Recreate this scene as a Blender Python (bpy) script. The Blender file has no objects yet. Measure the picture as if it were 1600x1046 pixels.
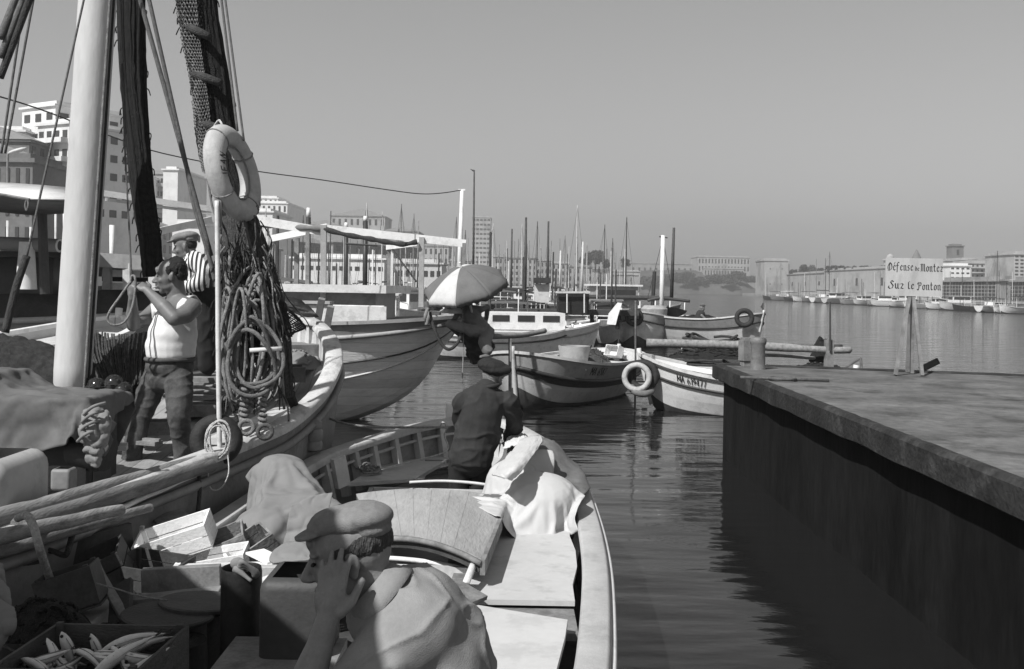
import bpy, math, random
from mathutils import Vector as V, Matrix, Euler, noise
R = math.radians
sc = bpy.context.scene
col = sc.collection
rnd = random.Random(7)

# ---------------- camera ----------------
H = 2.5; FPX = 1600.0; ROLL = R(1.0)
cam = bpy.data.objects.new('camera', bpy.data.cameras.new('camera')); col.objects.link(cam)
cam.data.sensor_width = 36; cam.data.lens = 36.0
cam.data.shift_y = -74 / 1600.0
cam.data.clip_start = 0.1; cam.data.clip_end = 6000
cam.location = (0, 0, H); cam.rotation_euler = (R(90), -ROLL, 0)
cam.data.dof.use_dof = False
sc.camera = cam

# ---------------- sky, sun, exposure ----------------
SUN_AZ = R(220)      # compass azimuth of the sun, clockwise from +Y (left, behind the camera)
SUN_EL = R(47)
w = bpy.data.worlds.new('World'); sc.world = w; w.use_nodes = True
nt = w.node_tree; nt.nodes.clear()
sky = nt.nodes.new('ShaderNodeTexSky'); sky.sky_type = 'NISHITA'; sky.sun_disc = False
sky.sun_elevation = SUN_EL; sky.sun_rotation = SUN_AZ
sky.air_density = 1.0; sky.dust_density = 0.5; sky.ozone_density = 1.0; sky.altitude = 0
bw = nt.nodes.new('ShaderNodeSeparateColor')   # black and white film: the blue part of the skylight only
bg = nt.nodes.new('ShaderNodeBackground'); bg.inputs[1].default_value = 0.06
ow = nt.nodes.new('ShaderNodeOutputWorld')
nt.links.new(sky.outputs[0], bw.inputs[0]); nt.links.new(bw.outputs[2], bg.inputs[0]); nt.links.new(bg.outputs[0], ow.inputs[0])
sl = bpy.data.lights.new('sun', 'SUN'); sl.energy = 4.8; sl.angle = R(0.5); sl.color = (1, 0.995, 0.985)
so = bpy.data.objects.new('sun', sl); col.objects.link(so)
sdir = V((math.sin(SUN_AZ) * math.cos(SUN_EL), math.cos(SUN_AZ) * math.cos(SUN_EL), math.sin(SUN_EL)))
so.rotation_euler = sdir.to_track_quat('Z', 'Y').to_euler(); so.location = (-20, -20, 40)
sc.view_settings.view_transform = 'Standard'; sc.view_settings.look = 'None'
sc.view_settings.exposure = 0.32; sc.view_settings.gamma = 1.0; sc.view_settings.use_curve_mapping = False
sc.cycles.volume_bounces = 1

# ---------------- helpers: pixel of the 1600x1046 photograph -> point in the world ----------------
def ray(px, py):
    u = px - 800.0; v = 449.0 - py
    return ((u * math.cos(ROLL) - v * math.sin(ROLL)) / FPX, (u * math.sin(ROLL) + v * math.cos(ROLL)) / FPX)
def P(px, py, Y):
    a, b = ray(px, py); return V((a * Y, Y, H + b * Y))
def G(px, py, z):
    a, b = ray(px, py); Y = (z - H) / b; return V((a * Y, Y, z))

def setp(o, label=None, cat=None, group=None, kind=None):
    if label:
        o['label'] = label
        if len(label.split()) > 16: print('LONG', label)
    if cat: o['category'] = cat
    if group: o['group'] = group
    if kind: o['kind'] = kind
    return o
def thing(name, label, cat, loc=(0, 0, 0), rz=0.0, group=None):
    o = bpy.data.objects.new(name, None); col.objects.link(o); o.empty_display_size = .2
    o.location = loc; o.rotation_euler = (0, 0, rz)
    return setp(o, label, cat, group)
def wl(o):
    l = V((0, 0, 0))
    while o is not None: l = l + o.location; o = o.parent
    return l
def wmx(o):
    M = Matrix.Identity(4)
    while o is not None:
        M = Matrix.Translation(o.location) @ o.rotation_euler.to_matrix().to_4x4() @ M; o = o.parent
    return M
def copy_tree(o, parent=None):
    c = o.copy(); col.objects.link(c)
    if parent is not None: c.parent = parent
    for ch in list(o.children): copy_tree(ch, c)
    return c

def cr(pts, n=6, closed=False):
    """Catmull-Rom through points."""
    pts = [V(p) for p in pts]; out = []; N = len(pts)
    rng = range(N if closed else N - 1)
    for i in rng:
        if closed: a, b, c, d = pts[(i - 1) % N], pts[i], pts[(i + 1) % N], pts[(i + 2) % N]
        else: a, b, c, d = pts[max(i - 1, 0)], pts[i], pts[i + 1], pts[min(i + 2, N - 1)]
        for k in range(n):
            t = k / n
            out.append(0.5 * ((2 * b) + (c - a) * t + (2 * a - 5 * b + 4 * c - d) * t * t + (3 * b - a - 3 * c + d) * t ** 3))
    if not closed: out.append(pts[-1])
    return out

class MB:
    def __init__(s): s.v = []; s.f = []; s.m = []; s.cur = 0; s.c = []
    def add(s, vs, fs):
        o = len(s.v); s.c.append((o, len(s.f))); s.v += [tuple(p) for p in vs]
        s.f += [tuple(i + o for i in f) for f in fs]; s.m += [s.cur] * len(fs); return s
    def box(s, c, size, rot=None):
        c = V(c); x, y, z = [k / 2 for k in size]
        vs = [V((a * x, b * y, d * z)) for a in (-1, 1) for b in (-1, 1) for d in (-1, 1)]
        if rot is not None:
            M = rot if isinstance(rot, Matrix) else Euler(rot).to_matrix()
            vs = [M @ p for p in vs]
        return s.add([p + c for p in vs], [(0, 1, 3, 2), (4, 6, 7, 5), (0, 4, 5, 1), (2, 3, 7, 6), (0, 2, 6, 4), (1, 5, 7, 3)])
    def beam(s, a, b, wd, ht, up=(0, 0, 1)):
        a = V(a); b = V(b); d = (b - a); L = d.length; d.normalize(); u = V(up)
        if abs(d.dot(u)) > .98: u = V((1, 0, 0))
        sd = d.cross(u).normalized(); u = sd.cross(d)
        M = Matrix((sd, d, u)).transposed()
        return s.box((a + b) / 2, (wd, L, ht), M)
    def tube(s, pts, r, n=8, closed=False, flat=1.0):
        pts = [V(p) for p in pts]; N = len(pts)
        rr = r if isinstance(r, (list, tuple)) else [r] * N
        vs = []; u = None
        for i, p in enumerate(pts):
            if closed: d = pts[(i + 1) % N] - pts[(i - 1) % N]
            else: d = pts[min(i + 1, N - 1)] - pts[max(i - 1, 0)]
            if d.length < 1e-9: d = V((0, 0, 1))
            d.normalize()
            if u is None:
                u = V((0, 0, 1)) if abs(d.z) < .9 else V((1, 0, 0))
            u = (u - d * u.dot(d))
            if u.length < 1e-6: u = V((1, .3, .1)) - d * V((1, .3, .1)).dot(d)
            u.normalize(); sd = d.cross(u)
            for k in range(n):
                a = 2 * math.pi * k / n
                vs.append(p + sd * math.cos(a) * rr[i] + u * math.sin(a) * rr[i] * flat)
        fs = []
        for i in range(N if closed else N - 1):
            j = (i + 1) % N
            for k in range(n):
                l = (k + 1) % n
                fs.append((i * n + k, i * n + l, j * n + l, j * n + k))
        if not closed:
            fs.append(tuple(range(n - 1, -1, -1))); fs.append(tuple(range((N - 1) * n, N * n)))
        return s.add(vs, fs)
    def cyl(s, a, b, r0, r1=None, n=16): return s.tube([a, b], [r0, r0 if r1 is None else r1], n)
    def grid(s, rows, flip=False):
        n = len(rows[0]); vs = [p for r in rows for p in r]; fs = []
        for i in range(len(rows) - 1):
            for j in range(n - 1):
                q = (i * n + j, i * n + j + 1, (i + 1) * n + j + 1, (i + 1) * n + j)
                fs.append(q[::-1] if flip else q)
        return s.add(vs, fs)
    def ell(s, c, r, M=None, n=16, m=10):
        c = V(c); vs = []; fs = []
        if not isinstance(r, (tuple, list)): r = (r, r, r)
        for i in range(m + 1):
            th = math.pi * i / m
            for k in range(n):
                a = 2 * math.pi * k / n
                p = V((r[0] * math.sin(th) * math.cos(a), r[1] * math.sin(th) * math.sin(a), r[2] * math.cos(th)))
                if M is not None: p = M @ p
                vs.append(p + c)
        for i in range(m):
            for k in range(n):
                l = (k + 1) % n
                if i == 0: fs.append((k, n + k, n + l))
                elif i == m - 1: fs.append((i * n + k, (i + 1) * n + k, i * n + l))
                else: fs.append((i * n + k, (i + 1) * n + k, (i + 1) * n + l, i * n + l))
        return s.add(vs, fs)
    def lathe(s, prof, c=(0, 0, 0), n=24, M=None, cap=True):
        c = V(c); vs = []; fs = []
        for (r, z) in prof:
            for k in range(n):
                a = 2 * math.pi * k / n; p = V((r * math.cos(a), r * math.sin(a), z))
                if M is not None: p = M @ p
                vs.append(p + c)
        for i in range(len(prof) - 1):
            for k in range(n):
                l = (k + 1) % n; fs.append((i * n + k, i * n + l, (i + 1) * n + l, (i + 1) * n + k))
        if cap:
            fs.append(tuple(range(n - 1, -1, -1))); fs.append(tuple(range((len(prof) - 1) * n, len(prof) * n)))
        return s.add(vs, fs)
    def torus(s, c, Rm, r, M=None, n=40, m=14, squash=1.0):
        c = V(c); pts = []
        for k in range(n):
            a = 2 * math.pi * k / n; p = V((Rm * math.cos(a), Rm * math.sin(a), 0))
            if M is not None: p = M @ p
            pts.append(p + c)
        return s.tube(pts, r, m, closed=True)
    def build(s, name, mats, parent=None, smooth=False, local=False, split=False):
        if split and len(s.c) > 1:      # every added piece becomes an object of its own
            out = []
            for i, (v0, f0) in enumerate(s.c):
                v1, f1 = s.c[i + 1] if i + 1 < len(s.c) else (len(s.v), len(s.f))
                q = MB(); q.v = s.v[v0:v1]; q.f = [tuple(k - v0 for k in fc) for fc in s.f[f0:f1]]; q.m = s.m[f0:f1]
                out.append(q.build(name, mats, parent, smooth, local))
            return out
        me = bpy.data.meshes.new(name)
        o = bpy.data.objects.new(name, me); col.objects.link(o)
        off = V((0, 0, 0))
        if not local:
            if parent is None:
                xs = [p[0] for p in s.v]; ys = [p[1] for p in s.v]; zs = [p[2] for p in s.v]
                off = V(((min(xs) + max(xs)) / 2, (min(ys) + max(ys)) / 2, min(zs)))
                o.location = off
            else:
                Mi = wmx(parent).inverted(); s.v = [tuple(Mi @ V(p)) for p in s.v]
        me.from_pydata([(p[0] - off.x, p[1] - off.y, p[2] - off.z) for p in s.v], [], s.f)
        if not isinstance(mats, (list, tuple)): mats = [mats]
        for m in mats: me.materials.append(m)
        if len(mats) > 1: me.polygons.foreach_set('material_index', s.m)
        if smooth is not False:
            if smooth is True: me.polygons.foreach_set('use_smooth', [True] * len(s.f))
            else:
                me.polygons.foreach_set('use_smooth', [True] * len(s.f)); me.set_sharp_from_angle(angle=R(smooth))
        me.update()
        if parent is not None: o.parent = parent
        return o

# ---------------- materials (black and white photograph: every tone is a grey) ----------------
_m = {}
def mat(name, v, rough=.7, var=.18, scale=6.0, bump=.15, bscale=40.0, stretch=(1, 1, 1), metal=0.0, stain=0.0, stain_v=.3,
        spec=.4, sscale=1.6, planks=None, bands=None, trans=0.0, coat=0.0):
    if name in _m: return _m[name]
    m = bpy.data.materials.new(name); m.use_nodes = True; n = m.node_tree; n.nodes.clear(); L = n.links.new
    out = n.nodes.new('ShaderNodeOutputMaterial'); b = n.nodes.new('ShaderNodeBsdfPrincipled'); L(b.outputs[0], out.inputs[0])
    b.inputs['Roughness'].default_value = rough; b.inputs['Metallic'].default_value = metal
    b.inputs['Specular IOR Level'].default_value = spec
    if coat: b.inputs['Coat Weight'].default_value = coat
    tc = n.nodes.new('ShaderNodeTexCoord'); mp = n.nodes.new('ShaderNodeMapping'); mp.inputs['Scale'].default_value = stretch
    L(tc.outputs['Object'], mp.inputs[0])
    def noi(sc_, det=4, src=None):
        q = n.nodes.new('ShaderNodeTexNoise'); q.inputs['Scale'].default_value = sc_; q.inputs['Detail'].default_value = det
        L((src or mp).outputs[0] if src is not None or True else None, q.inputs['Vector']); return q
    def rng(src, a, b_, c, d):
        q = n.nodes.new('ShaderNodeMapRange'); q.inputs[1].default_value = a; q.inputs[2].default_value = b_
        q.inputs[3].default_value = c; q.inputs[4].default_value = d; L(src, q.inputs[0]); return q.outputs[0]
    def mul(a, b_):
        q = n.nodes.new('ShaderNodeMath'); q.operation = 'MULTIPLY'
        for i, x in enumerate((a, b_)):
            if isinstance(x, (int, float)): q.inputs[i].default_value = x
            else: L(x, q.inputs[i])
        return q.outputs[0]
    n1 = noi(scale, 6)
    val = rng(n1.outputs[0], .28, .72, v * (1 - var), v * (1 + var))
    n1b = noi(scale * 7, 3); val = mul(val, rng(n1b.outputs[0], .3, .7, 1 - var * .5, 1 + var * .5))
    if stain > 0:
        mp2 = n.nodes.new('ShaderNodeMapping'); mp2.inputs['Location'].default_value = (3.1, 7.7, 1.3); mp2.inputs['Scale'].default_value = stretch
        L(tc.outputs['Object'], mp2.inputs[0])
        q = n.nodes.new('ShaderNodeTexNoise'); q.inputs['Scale'].default_value = sscale; q.inputs['Detail'].default_value = 9; q.inputs['Roughness'].default_value = .68
        L(mp2.outputs[0], q.inputs['Vector'])
        val = mul(val, rng(q.outputs[0], .52, .62, 1, 1 - stain * (1 - stain_v)))
    hgt = None
    if bump > 0:
        n2 = noi(bscale, 5); hgt = n2.outputs[0]
    if planks:   # (axis, width, gapdepth)
        ax, wd, dark = planks
        sp = n.nodes.new('ShaderNodeSeparateXYZ'); L(tc.outputs['Object'], sp.inputs[0])
        dv = mul(sp.outputs[ax], 1.0 / wd)
        fr = n.nodes.new('ShaderNodeMath'); fr.operation = 'FRACT'; L(dv, fr.inputs[0])
        pg = n.nodes.new('ShaderNodeMath'); pg.operation = 'PINGPONG'; pg.inputs[1].default_value = .5; L(fr.outputs[0], pg.inputs[0])
        g = rng(pg.outputs[0], 0.0, .05, dark, 1.0)
        val = mul(val, g)
        fl = n.nodes.new('ShaderNodeMath'); fl.operation = 'FLOOR'; L(dv, fl.inputs[0])
        wn = n.nodes.new('ShaderNodeTexWhiteNoise'); wn.noise_dimensions = '1D'; L(fl.outputs[0], wn.inputs['W'])
        val = mul(val, rng(wn.outputs[0], 0, 1, .86, 1.12))
        if hgt is not None: hgt = mul(hgt, rng(pg.outputs[0], 0, .08, 0.0, 1.0))
    if bands:    # hard painted stripes along an axis: (axis, period, frac, other value)
        ax, per, fc, v2 = bands
        sp = n.nodes.new('ShaderNodeSeparateXYZ'); L(tc.outputs['Object'], sp.inputs[0])
        fr = n.nodes.new('ShaderNodeMath'); fr.operation = 'FRACT'; L(mul(sp.outputs[ax], 1.0 / per), fr.inputs[0])
        gt = n.nodes.new('ShaderNodeMath'); gt.operation = 'GREATER_THAN'; gt.inputs[1].default_value = fc; L(fr.outputs[0], gt.inputs[0])
        val = mul(val, rng(gt.outputs[0], 0, 1, 1.0, v2 / v))
    cb = n.nodes.new('ShaderNodeCombineColor')
    for i in range(3): L(val, cb.inputs[i])
    L(cb.outputs[0], b.inputs['Base Color'])
    if hgt is not None:
        bp = n.nodes.new('ShaderNodeBump'); bp.inputs['Strength'].default_value = bump; bp.inputs['Distance'].default_value = .02
        L(hgt, bp.inputs['Height']); L(bp.outputs[0], b.inputs['Normal'])
    _m[name] = m; return m

M_white = mat('white_paint', .72, .5, .08, 4, .08, 30, stain=.25, sscale=5)
M_cream = mat('cream_paint', .55, .55, .1, 4, .1, 30, stain=.3, sscale=4)
M_grey = mat('grey_paint', .33, .55, .12, 4, .12, 30, stain=.3, sscale=4)
M_lgrey = mat('light_grey_deck_paint', .5, .75, .08, 5, .12, 90, stain=.22, stain_v=.5, sscale=3.2)
M_mgrey = mat('mid_grey_paint', .2, .55, .14, 4, .12, 30, stain=.3, sscale=4)
M_dark = mat('dark_paint', .035, .5, .3, 5, .12, 30)
M_black = mat('black_tar', .012, .55, .4, 6, .2, 30)
M_bottom = mat('antifouling', .05, .8, .3, 5, .2, 30, stain=.4)
M_wlight = mat('pale_wood', .62, .75, .12, 8, .2, 50, (1, 1, 6), stain=.2, sscale=6)
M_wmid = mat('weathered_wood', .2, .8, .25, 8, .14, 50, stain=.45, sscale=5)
M_wdark = mat('dark_shaded_wood', .055, .7, .35, 8, .15, 50, stain=.3, sscale=5)  # dark tone also stands in for shade on the lower left gear
M_spar = mat('spar_wood', .24, .75, .3, 5, .4, 30, (4, .35, 4), stain=.5, sscale=5)
M_rope = mat('rope', .26, .95, .3, 30, .9, 160, stain=.3, sscale=12)
M_ropel = mat('pale_rope', .6, .95, .2, 30, .9, 160)
M_roped = mat('tarred_rope', .05, .95, .35, 30, .9, 120)
M_net = mat('tarred_net', .018, .95, .5, 30, 1.0, 140)
M_netm = mat('brown_net', .07, .95, .5, 30, 1.0, 140)
M_canvas = mat('canvas_tarp', .2, .95, .07, 3, .2, 300, stain=.25, stain_v=.55, sscale=2.0)
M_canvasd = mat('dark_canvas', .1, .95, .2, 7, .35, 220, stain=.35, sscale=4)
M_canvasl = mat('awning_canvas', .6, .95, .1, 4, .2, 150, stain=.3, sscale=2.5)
M_cloth = mat('white_cloth', .5, .95, .04, 5, .3, 260)
M_skin = mat('skin', .2, .5, .14, 22, .10, 230, spec=.45)
M_skind = mat('tanned_skin', .15, .5, .12, 18, .1, 120, spec=.45)
M_hair = mat('dark_hair', .02, .6, .4, 60, 1.0, 200, (1, 1, .3))
M_vest = mat('white_vest', .7, .95, .03, 6, .15, 260)
M_jeans = mat('worn_jeans', .075, .9, .3, 12, .35, 260, stain=.55, sscale=9, stain_v=.2)
M_black_cloth = mat('black_wool', .016, .95, .3, 14, .35, 260)
M_blue_work = mat('dark_work_jacket', .03, .95, .22, 10, .35, 260)
M_shirt = mat('grey_cotton_shirt', .24, .92, .09, 14, .22, 340, stain=.15, stain_v=.6, sscale=5)
M_cap = mat('flat_cap_wool', .19, .95, .16, 60, .3, 380)
M_capd = mat('dark_cap_wool', .09, .95, .25, 60, .6, 320)
M_rubber = mat('rubber', .022, .75, .3, 15, .3, 60)
M_iron = mat('rusty_iron', .09, .7, .4, 14, .4, 60, stain=.4, sscale=6)
M_steel = mat('grey_metal', .3, .4, .2, 8, .1, 40, metal=.6)
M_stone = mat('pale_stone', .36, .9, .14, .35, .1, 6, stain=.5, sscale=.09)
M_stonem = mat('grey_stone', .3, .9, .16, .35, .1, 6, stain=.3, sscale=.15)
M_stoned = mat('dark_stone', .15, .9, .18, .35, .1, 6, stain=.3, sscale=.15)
M_wall = mat('white_render', .68, .85, .08, .4, .05, 6, stain=.2, sscale=.2)
M_roof = mat('roof_tiles', .2, .9, .2, 1, .2, 6)
M_win = mat('window_glass', .04, .25, .3, .3, 0, 6)
M_foliage = mat('foliage', .055, .8, .45, 1.5, .2, 8)
M_fish = mat('fish_skin', .62, .3, .12, 9, .12, 120, stain=.15, sscale=10, spec=.7)
M_fishd = mat('fish_back', .12, .3, .3, 20, .25, 90, spec=.8)
M_glassf = mat('dark_glass_float', .02, .06, .2, 10, 0, 10, spec=.9)
M_print = mat('black_lettering', .014, .7, .3, 20, .1, 60)
# ================= setting =================
# water: one sheet to the horizon
def water_mat():
    m = bpy.data.materials.new('harbour_water'); m.use_nodes = True; n = m.node_tree; L = n.links.new
    b = n.nodes['Principled BSDF']; b.inputs['Base Color'].default_value = (.012, .012, .012, 1)
    b.inputs['Roughness'].default_value = .06; b.inputs['IOR'].default_value = 1.333
    tc = n.nodes.new('ShaderNodeTexCoord')
    def nz(sx, sy, s, det, rot=0):
        mp = n.nodes.new('ShaderNodeMapping'); mp.inputs['Scale'].default_value = (sx, sy, 1); mp.inputs['Rotation'].default_value = (0, 0, rot)
        L(tc.outputs['Object'], mp.inputs[0]); q = n.nodes.new('ShaderNodeTexNoise'); q.inputs['Scale'].default_value = s
        q.inputs['Detail'].default_value = det; q.inputs['Roughness'].default_value = .5; L(mp.outputs[0], q.inputs['Vector']); return q.outputs[0]
    a = nz(.45, 1.5, 1.0, 2, .1); c = nz(1, 2.2, 3.2, 3, -.15); d = nz(1, 1.6, 11, 3)
    def ma(op, x, y):
        q = n.nodes.new('ShaderNodeMath'); q.operation = op
        for i, z in enumerate((x, y)):
            if isinstance(z, (int, float)): q.inputs[i].default_value = z
            else: L(z, q.inputs[i])
        return q.outputs[0]
    h = ma('ADD', ma('MULTIPLY', a, .055), ma('ADD', ma('MULTIPLY', c, .0055), ma('MULTIPLY', d, .0010)))
    # wind patches: ripples stronger far out in the open basin
    sp = n.nodes.new('ShaderNodeSeparateXYZ'); L(tc.outputs['Object'], sp.inputs[0])
    mr = n.nodes.new('ShaderNodeMapRange'); mr.inputs[1].default_value = 16; mr.inputs[2].default_value = 70; mr.inputs[3].default_value = .8; mr.inputs[4].default_value = 3.4
    L(sp.outputs[1], mr.inputs[0])
    h = ma('MULTIPLY', h, mr.outputs[0])
    bp = n.nodes.new('ShaderNodeBump'); bp.inputs['Strength'].default_value = .75; bp.inputs['Distance'].default_value = 1.0
    L(h, bp.inputs['Height']); L(bp.outputs[0], b.inputs['Normal'])
    return m
M_water = water_mat()
o = MB().add([(-1500, -60, 0), (2500, -60, 0), (2500, 3000, 0), (-1500, 3000, 0)], [(0, 1, 2, 3)]).build('water', M_water, local=True)
setp(o, 'dark rippled harbour water of the old port', kind='structure')

# the pontoon on the right: concrete top, coping with a lip, dark wall
hp = P(1110, 567, 15.6).z
pc = P(1113, 567, 15.6)                    # far left corner
far_r = G(1600, 585, hp)
dirf = (far_r - pc); dirf.z = 0
near_x = pc.x - .14
def pont(inset, ext=0):
    # outline, counter-clockwise from far-left corner
    a = V((pc.x + inset, pc.y - inset, 0)); b = V((near_x + inset, -6, 0)); c = V((24, -6, 0)); d = pc + dirf * 2.6 + V((0, -inset, 0)); d.z = 0
    return [a, b, c, d]
t = thing('pontoon', 'low concrete pontoon with a dark tarred wall and worn paved top, running along the right', 'pontoon', (pc.x + 3, 8, 0))
M_pave = mat('pontoon_paving', .12, .9, .35, 1.6, .5, 30, (1, 1, 1), stain=.6, stain_v=.3, sscale=1.5, spec=.2)
M_cop = mat('pontoon_coping', .028, .9, .4, 3.0, .7, 22, stain=.7, stain_v=2.2, sscale=3.2, spec=.2)
M_pwall = mat('pontoon_tar_wall', .009, .9, .45, 3.0, .5, 10, (1, 1, .3), stain=.5, sscale=1.6, spec=.12)
def prism(pts, z0, z1):
    mb = MB(); n = len(pts)
    mb.add([(p.x, p.y, z0) for p in pts] + [(p.x, p.y, z1) for p in pts],
           [tuple(range(n, 2 * n))[::1]] + [(i, (i + 1) % n, n + (i + 1) % n, n + i) for i in range(n)] + [tuple(range(n - 1, -1, -1))])
    return mb
prism(pont(.15), -1.5, hp - .235).build('wall', M_pwall, t)
prism(pont(.115), hp - .24, hp - .012).build('paving', M_pave, t)
# coping: edge beam with worn, wavy lower edge
mb = MB(); rows = []
e0 = pont(0)[0]; e1 = pont(0)[1]
N = 140
for i in range(N + 1):
    k = i / N; p = e0.lerp(e1, k); q = noise.noise(V((p.y * 1.3, 0, 0))) * .018; q2 = noise.noise(V((p.y * 5, 3, 0))) * .008
    rows.append([V((p.x + .10, p.y, hp - .05)), V((p.x + .10, p.y, hp + .0 + q2)), V((p.x + .03 + q2, p.y, hp + .004 + q2)), V((p.x + q2, p.y, hp - .03)), V((p.x + .004 + q, p.y, hp - .215 + q)), V((p.x + .03, p.y, hp - .232 + q)), V((p.x + .27, p.y, hp - .232))])
mb.grid(rows)
rows = []
f1 = pont(0)[3]
for i in range(60):
    k = i / 59; p = e0.lerp(f1, k); q2 = noise.noise(V((p.x * 5, 3, 0))) * .01
    rows.append([V((p.x, p.y - .3, hp - .05)), V((p.x, p.y - .3, hp + q2)), V((p.x, p.y - .02, hp + .004 + q2)), V((p.x, p.y, hp - .03)), V((p.x, p.y, hp - .22)), V((p.x, p.y - .3, hp - .232))])
mb.grid(rows, True)
mb.build('coping', M_cop, t, smooth=40)
# land: hill across the harbour mouth, far shores
def terrain(name, label, x0, x1, y0, y1, hf, material, nx=60, ny=24):
    rows = []
    for j in range(ny + 1):
        Y = y0 + (y1 - y0) * j / ny
        rows.append([V((x0 + (x1 - x0) * i / nx, Y, hf(i / nx, j / ny, x0 + (x1 - x0) * i / nx, Y))) for i in range(nx + 1)])
    mb = MB().grid(rows); o = mb.build(name, material, local=True, smooth=True); setp(o, label, kind='structure'); return o
M_hill = mat('scrub_hillside', .085, .95, .35, .05, .6, .3, stain=.4, stain_v=.5, sscale=.06)
M_ground = mat('quay_ground', .3, .9, .15, .1, .2, 2, stain=.3, sscale=.1)
hx0 = P(915, 455, 700).x; hx1 = P(1215, 455, 700).x
def hf(u, v, x, y):
    e = min(1, u / .10) * min(1, (1 - u) / .2); e = e * e * (3 - 2 * e)
    s = min(1, v / .22); s = s ** .6
    return -1 + (17.5 * s) * e + noise.noise(V((x * .05, y * .05, 0))) * 1.5 * s * e
terrain('hillside', 'dark scrubby hillside across the harbour mouth under the palace', hx0, hx1, 690, 900, hf, M_hill)
# left quay apron where the town stands and right quay
def slab(name, label, pts, z, m):
    pts = [V((p[0], p[1], 0)) for p in pts]; mb = prism(pts, -2, z); o = mb.build(name, m, local=True); setp(o, label, kind='structure'); return o
slab('left_quay', 'quay ground below the town on the left shore', [(-75, 40), (-38, 90), (-30, 170), (-22, 420), (20, 640), (-40, 1000), (-600, 1000), (-600, 40)], 1.3, M_ground)
q0 = G(1900, 512, 0); q1 = G(1600, 489.5, 0); q2 = G(1400, 477, 0); q3 = G(1200, 463.4, 0)
slab('right_quay', 'stone quay below the fort on the right shore', [(q3.x, q3.y), (q2.x, q2.y), (q1.x, q1.y), (q0.x, q0.y), (q0.x + 400, q0.y), (q3.x + 500, q3.y + 300), (q3.x, q3.y + 60)], 1.4, M_stonem)
terrain('hills', 'low land behind the town in the haze', -500, P(950, 450, 900).x, 650, 1100,
        lambda u, v, x, y: -1 + 16 * min(1, v / .3) * (1 - u * .55) + noise.noise(V((x * .01, y * .01, 2))) * 5, M_hill, 40, 14)

# ================= buildings =================
wm = {}
def win_mesh(key='window'):
    if key not in wm:
        me = bpy.data.meshes.new(key); mb = MB().box((0, 0, 0), (1, 1, 1)); me.from_pydata(mb.v, [], mb.f); me.materials.append(M_win); wm[key] = me
    return wm[key]
def building(name, label, cat, A, B, z1, depth, wallm, rows, cols, z0=1.2, wfrac=(.38, .55), roof='flat', roofm=None, side=0, balc=False, group=None, ground_gap=.08, cornice=True, sill_rows=None, para=1.0):
    """front face from A to B (left to right as seen), depth away from camera."""
    A = V((A[0], A[1], 0)); B = V((B[0], B[1], 0)); d = B - A; Lw = d.length; ang = math.atan2(d.y, d.x)
    c = (A + B) / 2
    t = thing(name, label, cat, (c.x, c.y, z0), ang, group); h = z1 - z0
    mb = MB().box((0, depth / 2, h / 2), (Lw, depth, h)); mb.build('wall', wallm, t, local=True)
    if cornice:
        mb = MB(); mb.box((0, depth / 2, h + .15 * para), (Lw + .7, depth + .7, .3 * para))
        if roof == 'flat': mb.box((0, depth / 2, h + .3 * para + .3), (Lw - 1.0, depth - 1.0, .6))
        mb.build('cornice' if roof != 'flat' else 'roof', wallm, t, local=True)
    if roof == 'hip':
        e = .5; rh = min(Lw, depth) * .18; z = h + .3 * para
        mb = MB().add([(-Lw / 2 - e, -e, z), (Lw / 2 + e, -e, z), (Lw / 2 + e, depth + e, z), (-Lw / 2 - e, depth + e, z),
                       (-Lw / 2 + depth * .4 if Lw > depth else 0, depth / 2, z + rh), (Lw / 2 - depth * .4 if Lw > depth else 0, depth / 2, z + rh)],
                      [(0, 1, 5, 4), (1, 2, 5), (2, 3, 4, 5), (3, 0, 4), (3, 2, 1, 0)])
        mb.build('roof', roofm or M_roof, t, local=True)
    fh = h * (1 - ground_gap) / max(rows, 1); cw = Lw / max(cols, 1)
    for r in range(rows):
        for k in range(cols):
            o = bpy.data.objects.new('window', win_mesh()); col.objects.link(o); o.parent = t
            o.location = (-Lw / 2 + cw * (k + .5), -.02, h * ground_gap + fh * (r + .5)); o.scale = (cw * wfrac[0], .12, fh * wfrac[1])
    if balc:
        for r in range(rows):
            mb = MB().box((0, -.5, h * ground_gap + fh * r + .1 + fh * .12), (Lw * (.94 if r % 2 else .9), 1.1, fh * .26)); mb.build('balcony', wallm, t, local=True)
    if side:
        n = max(1, int(depth / max(cw, 1.5)))
        n = min(n, side)
        for r in range(rows):
            for k in range(n):
                o = bpy.data.objects.new('window', win_mesh()); col.objects.link(o); o.parent = t
                o.location = (Lw / 2 + .02, depth / n * (k + .5), h * ground_gap + fh * (r + .5)); o.scale = (.12, depth / n * wfrac[0], fh * wfrac[1])
    return t
def fb(x0, x1, ytop, Y, Y2=None):
    """front line and roof height from the photograph's columns"""
    Y2 = Y2 or Y
    a = P(x0, 440, Y); b = P(x1, 440, Y2); z = P(x0, ytop, Y).z
    return (a.x, a.y), (b.x, b.y), z
def quick(name, label, cat, x0, x1, ytop, Y, depth, m, rows, cols, Y2=None, **k):
    a, b, z = fb(x0, x1, ytop, Y, Y2); return building(name, label, cat, a, b, z, depth, m, rows, cols, **k)

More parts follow.
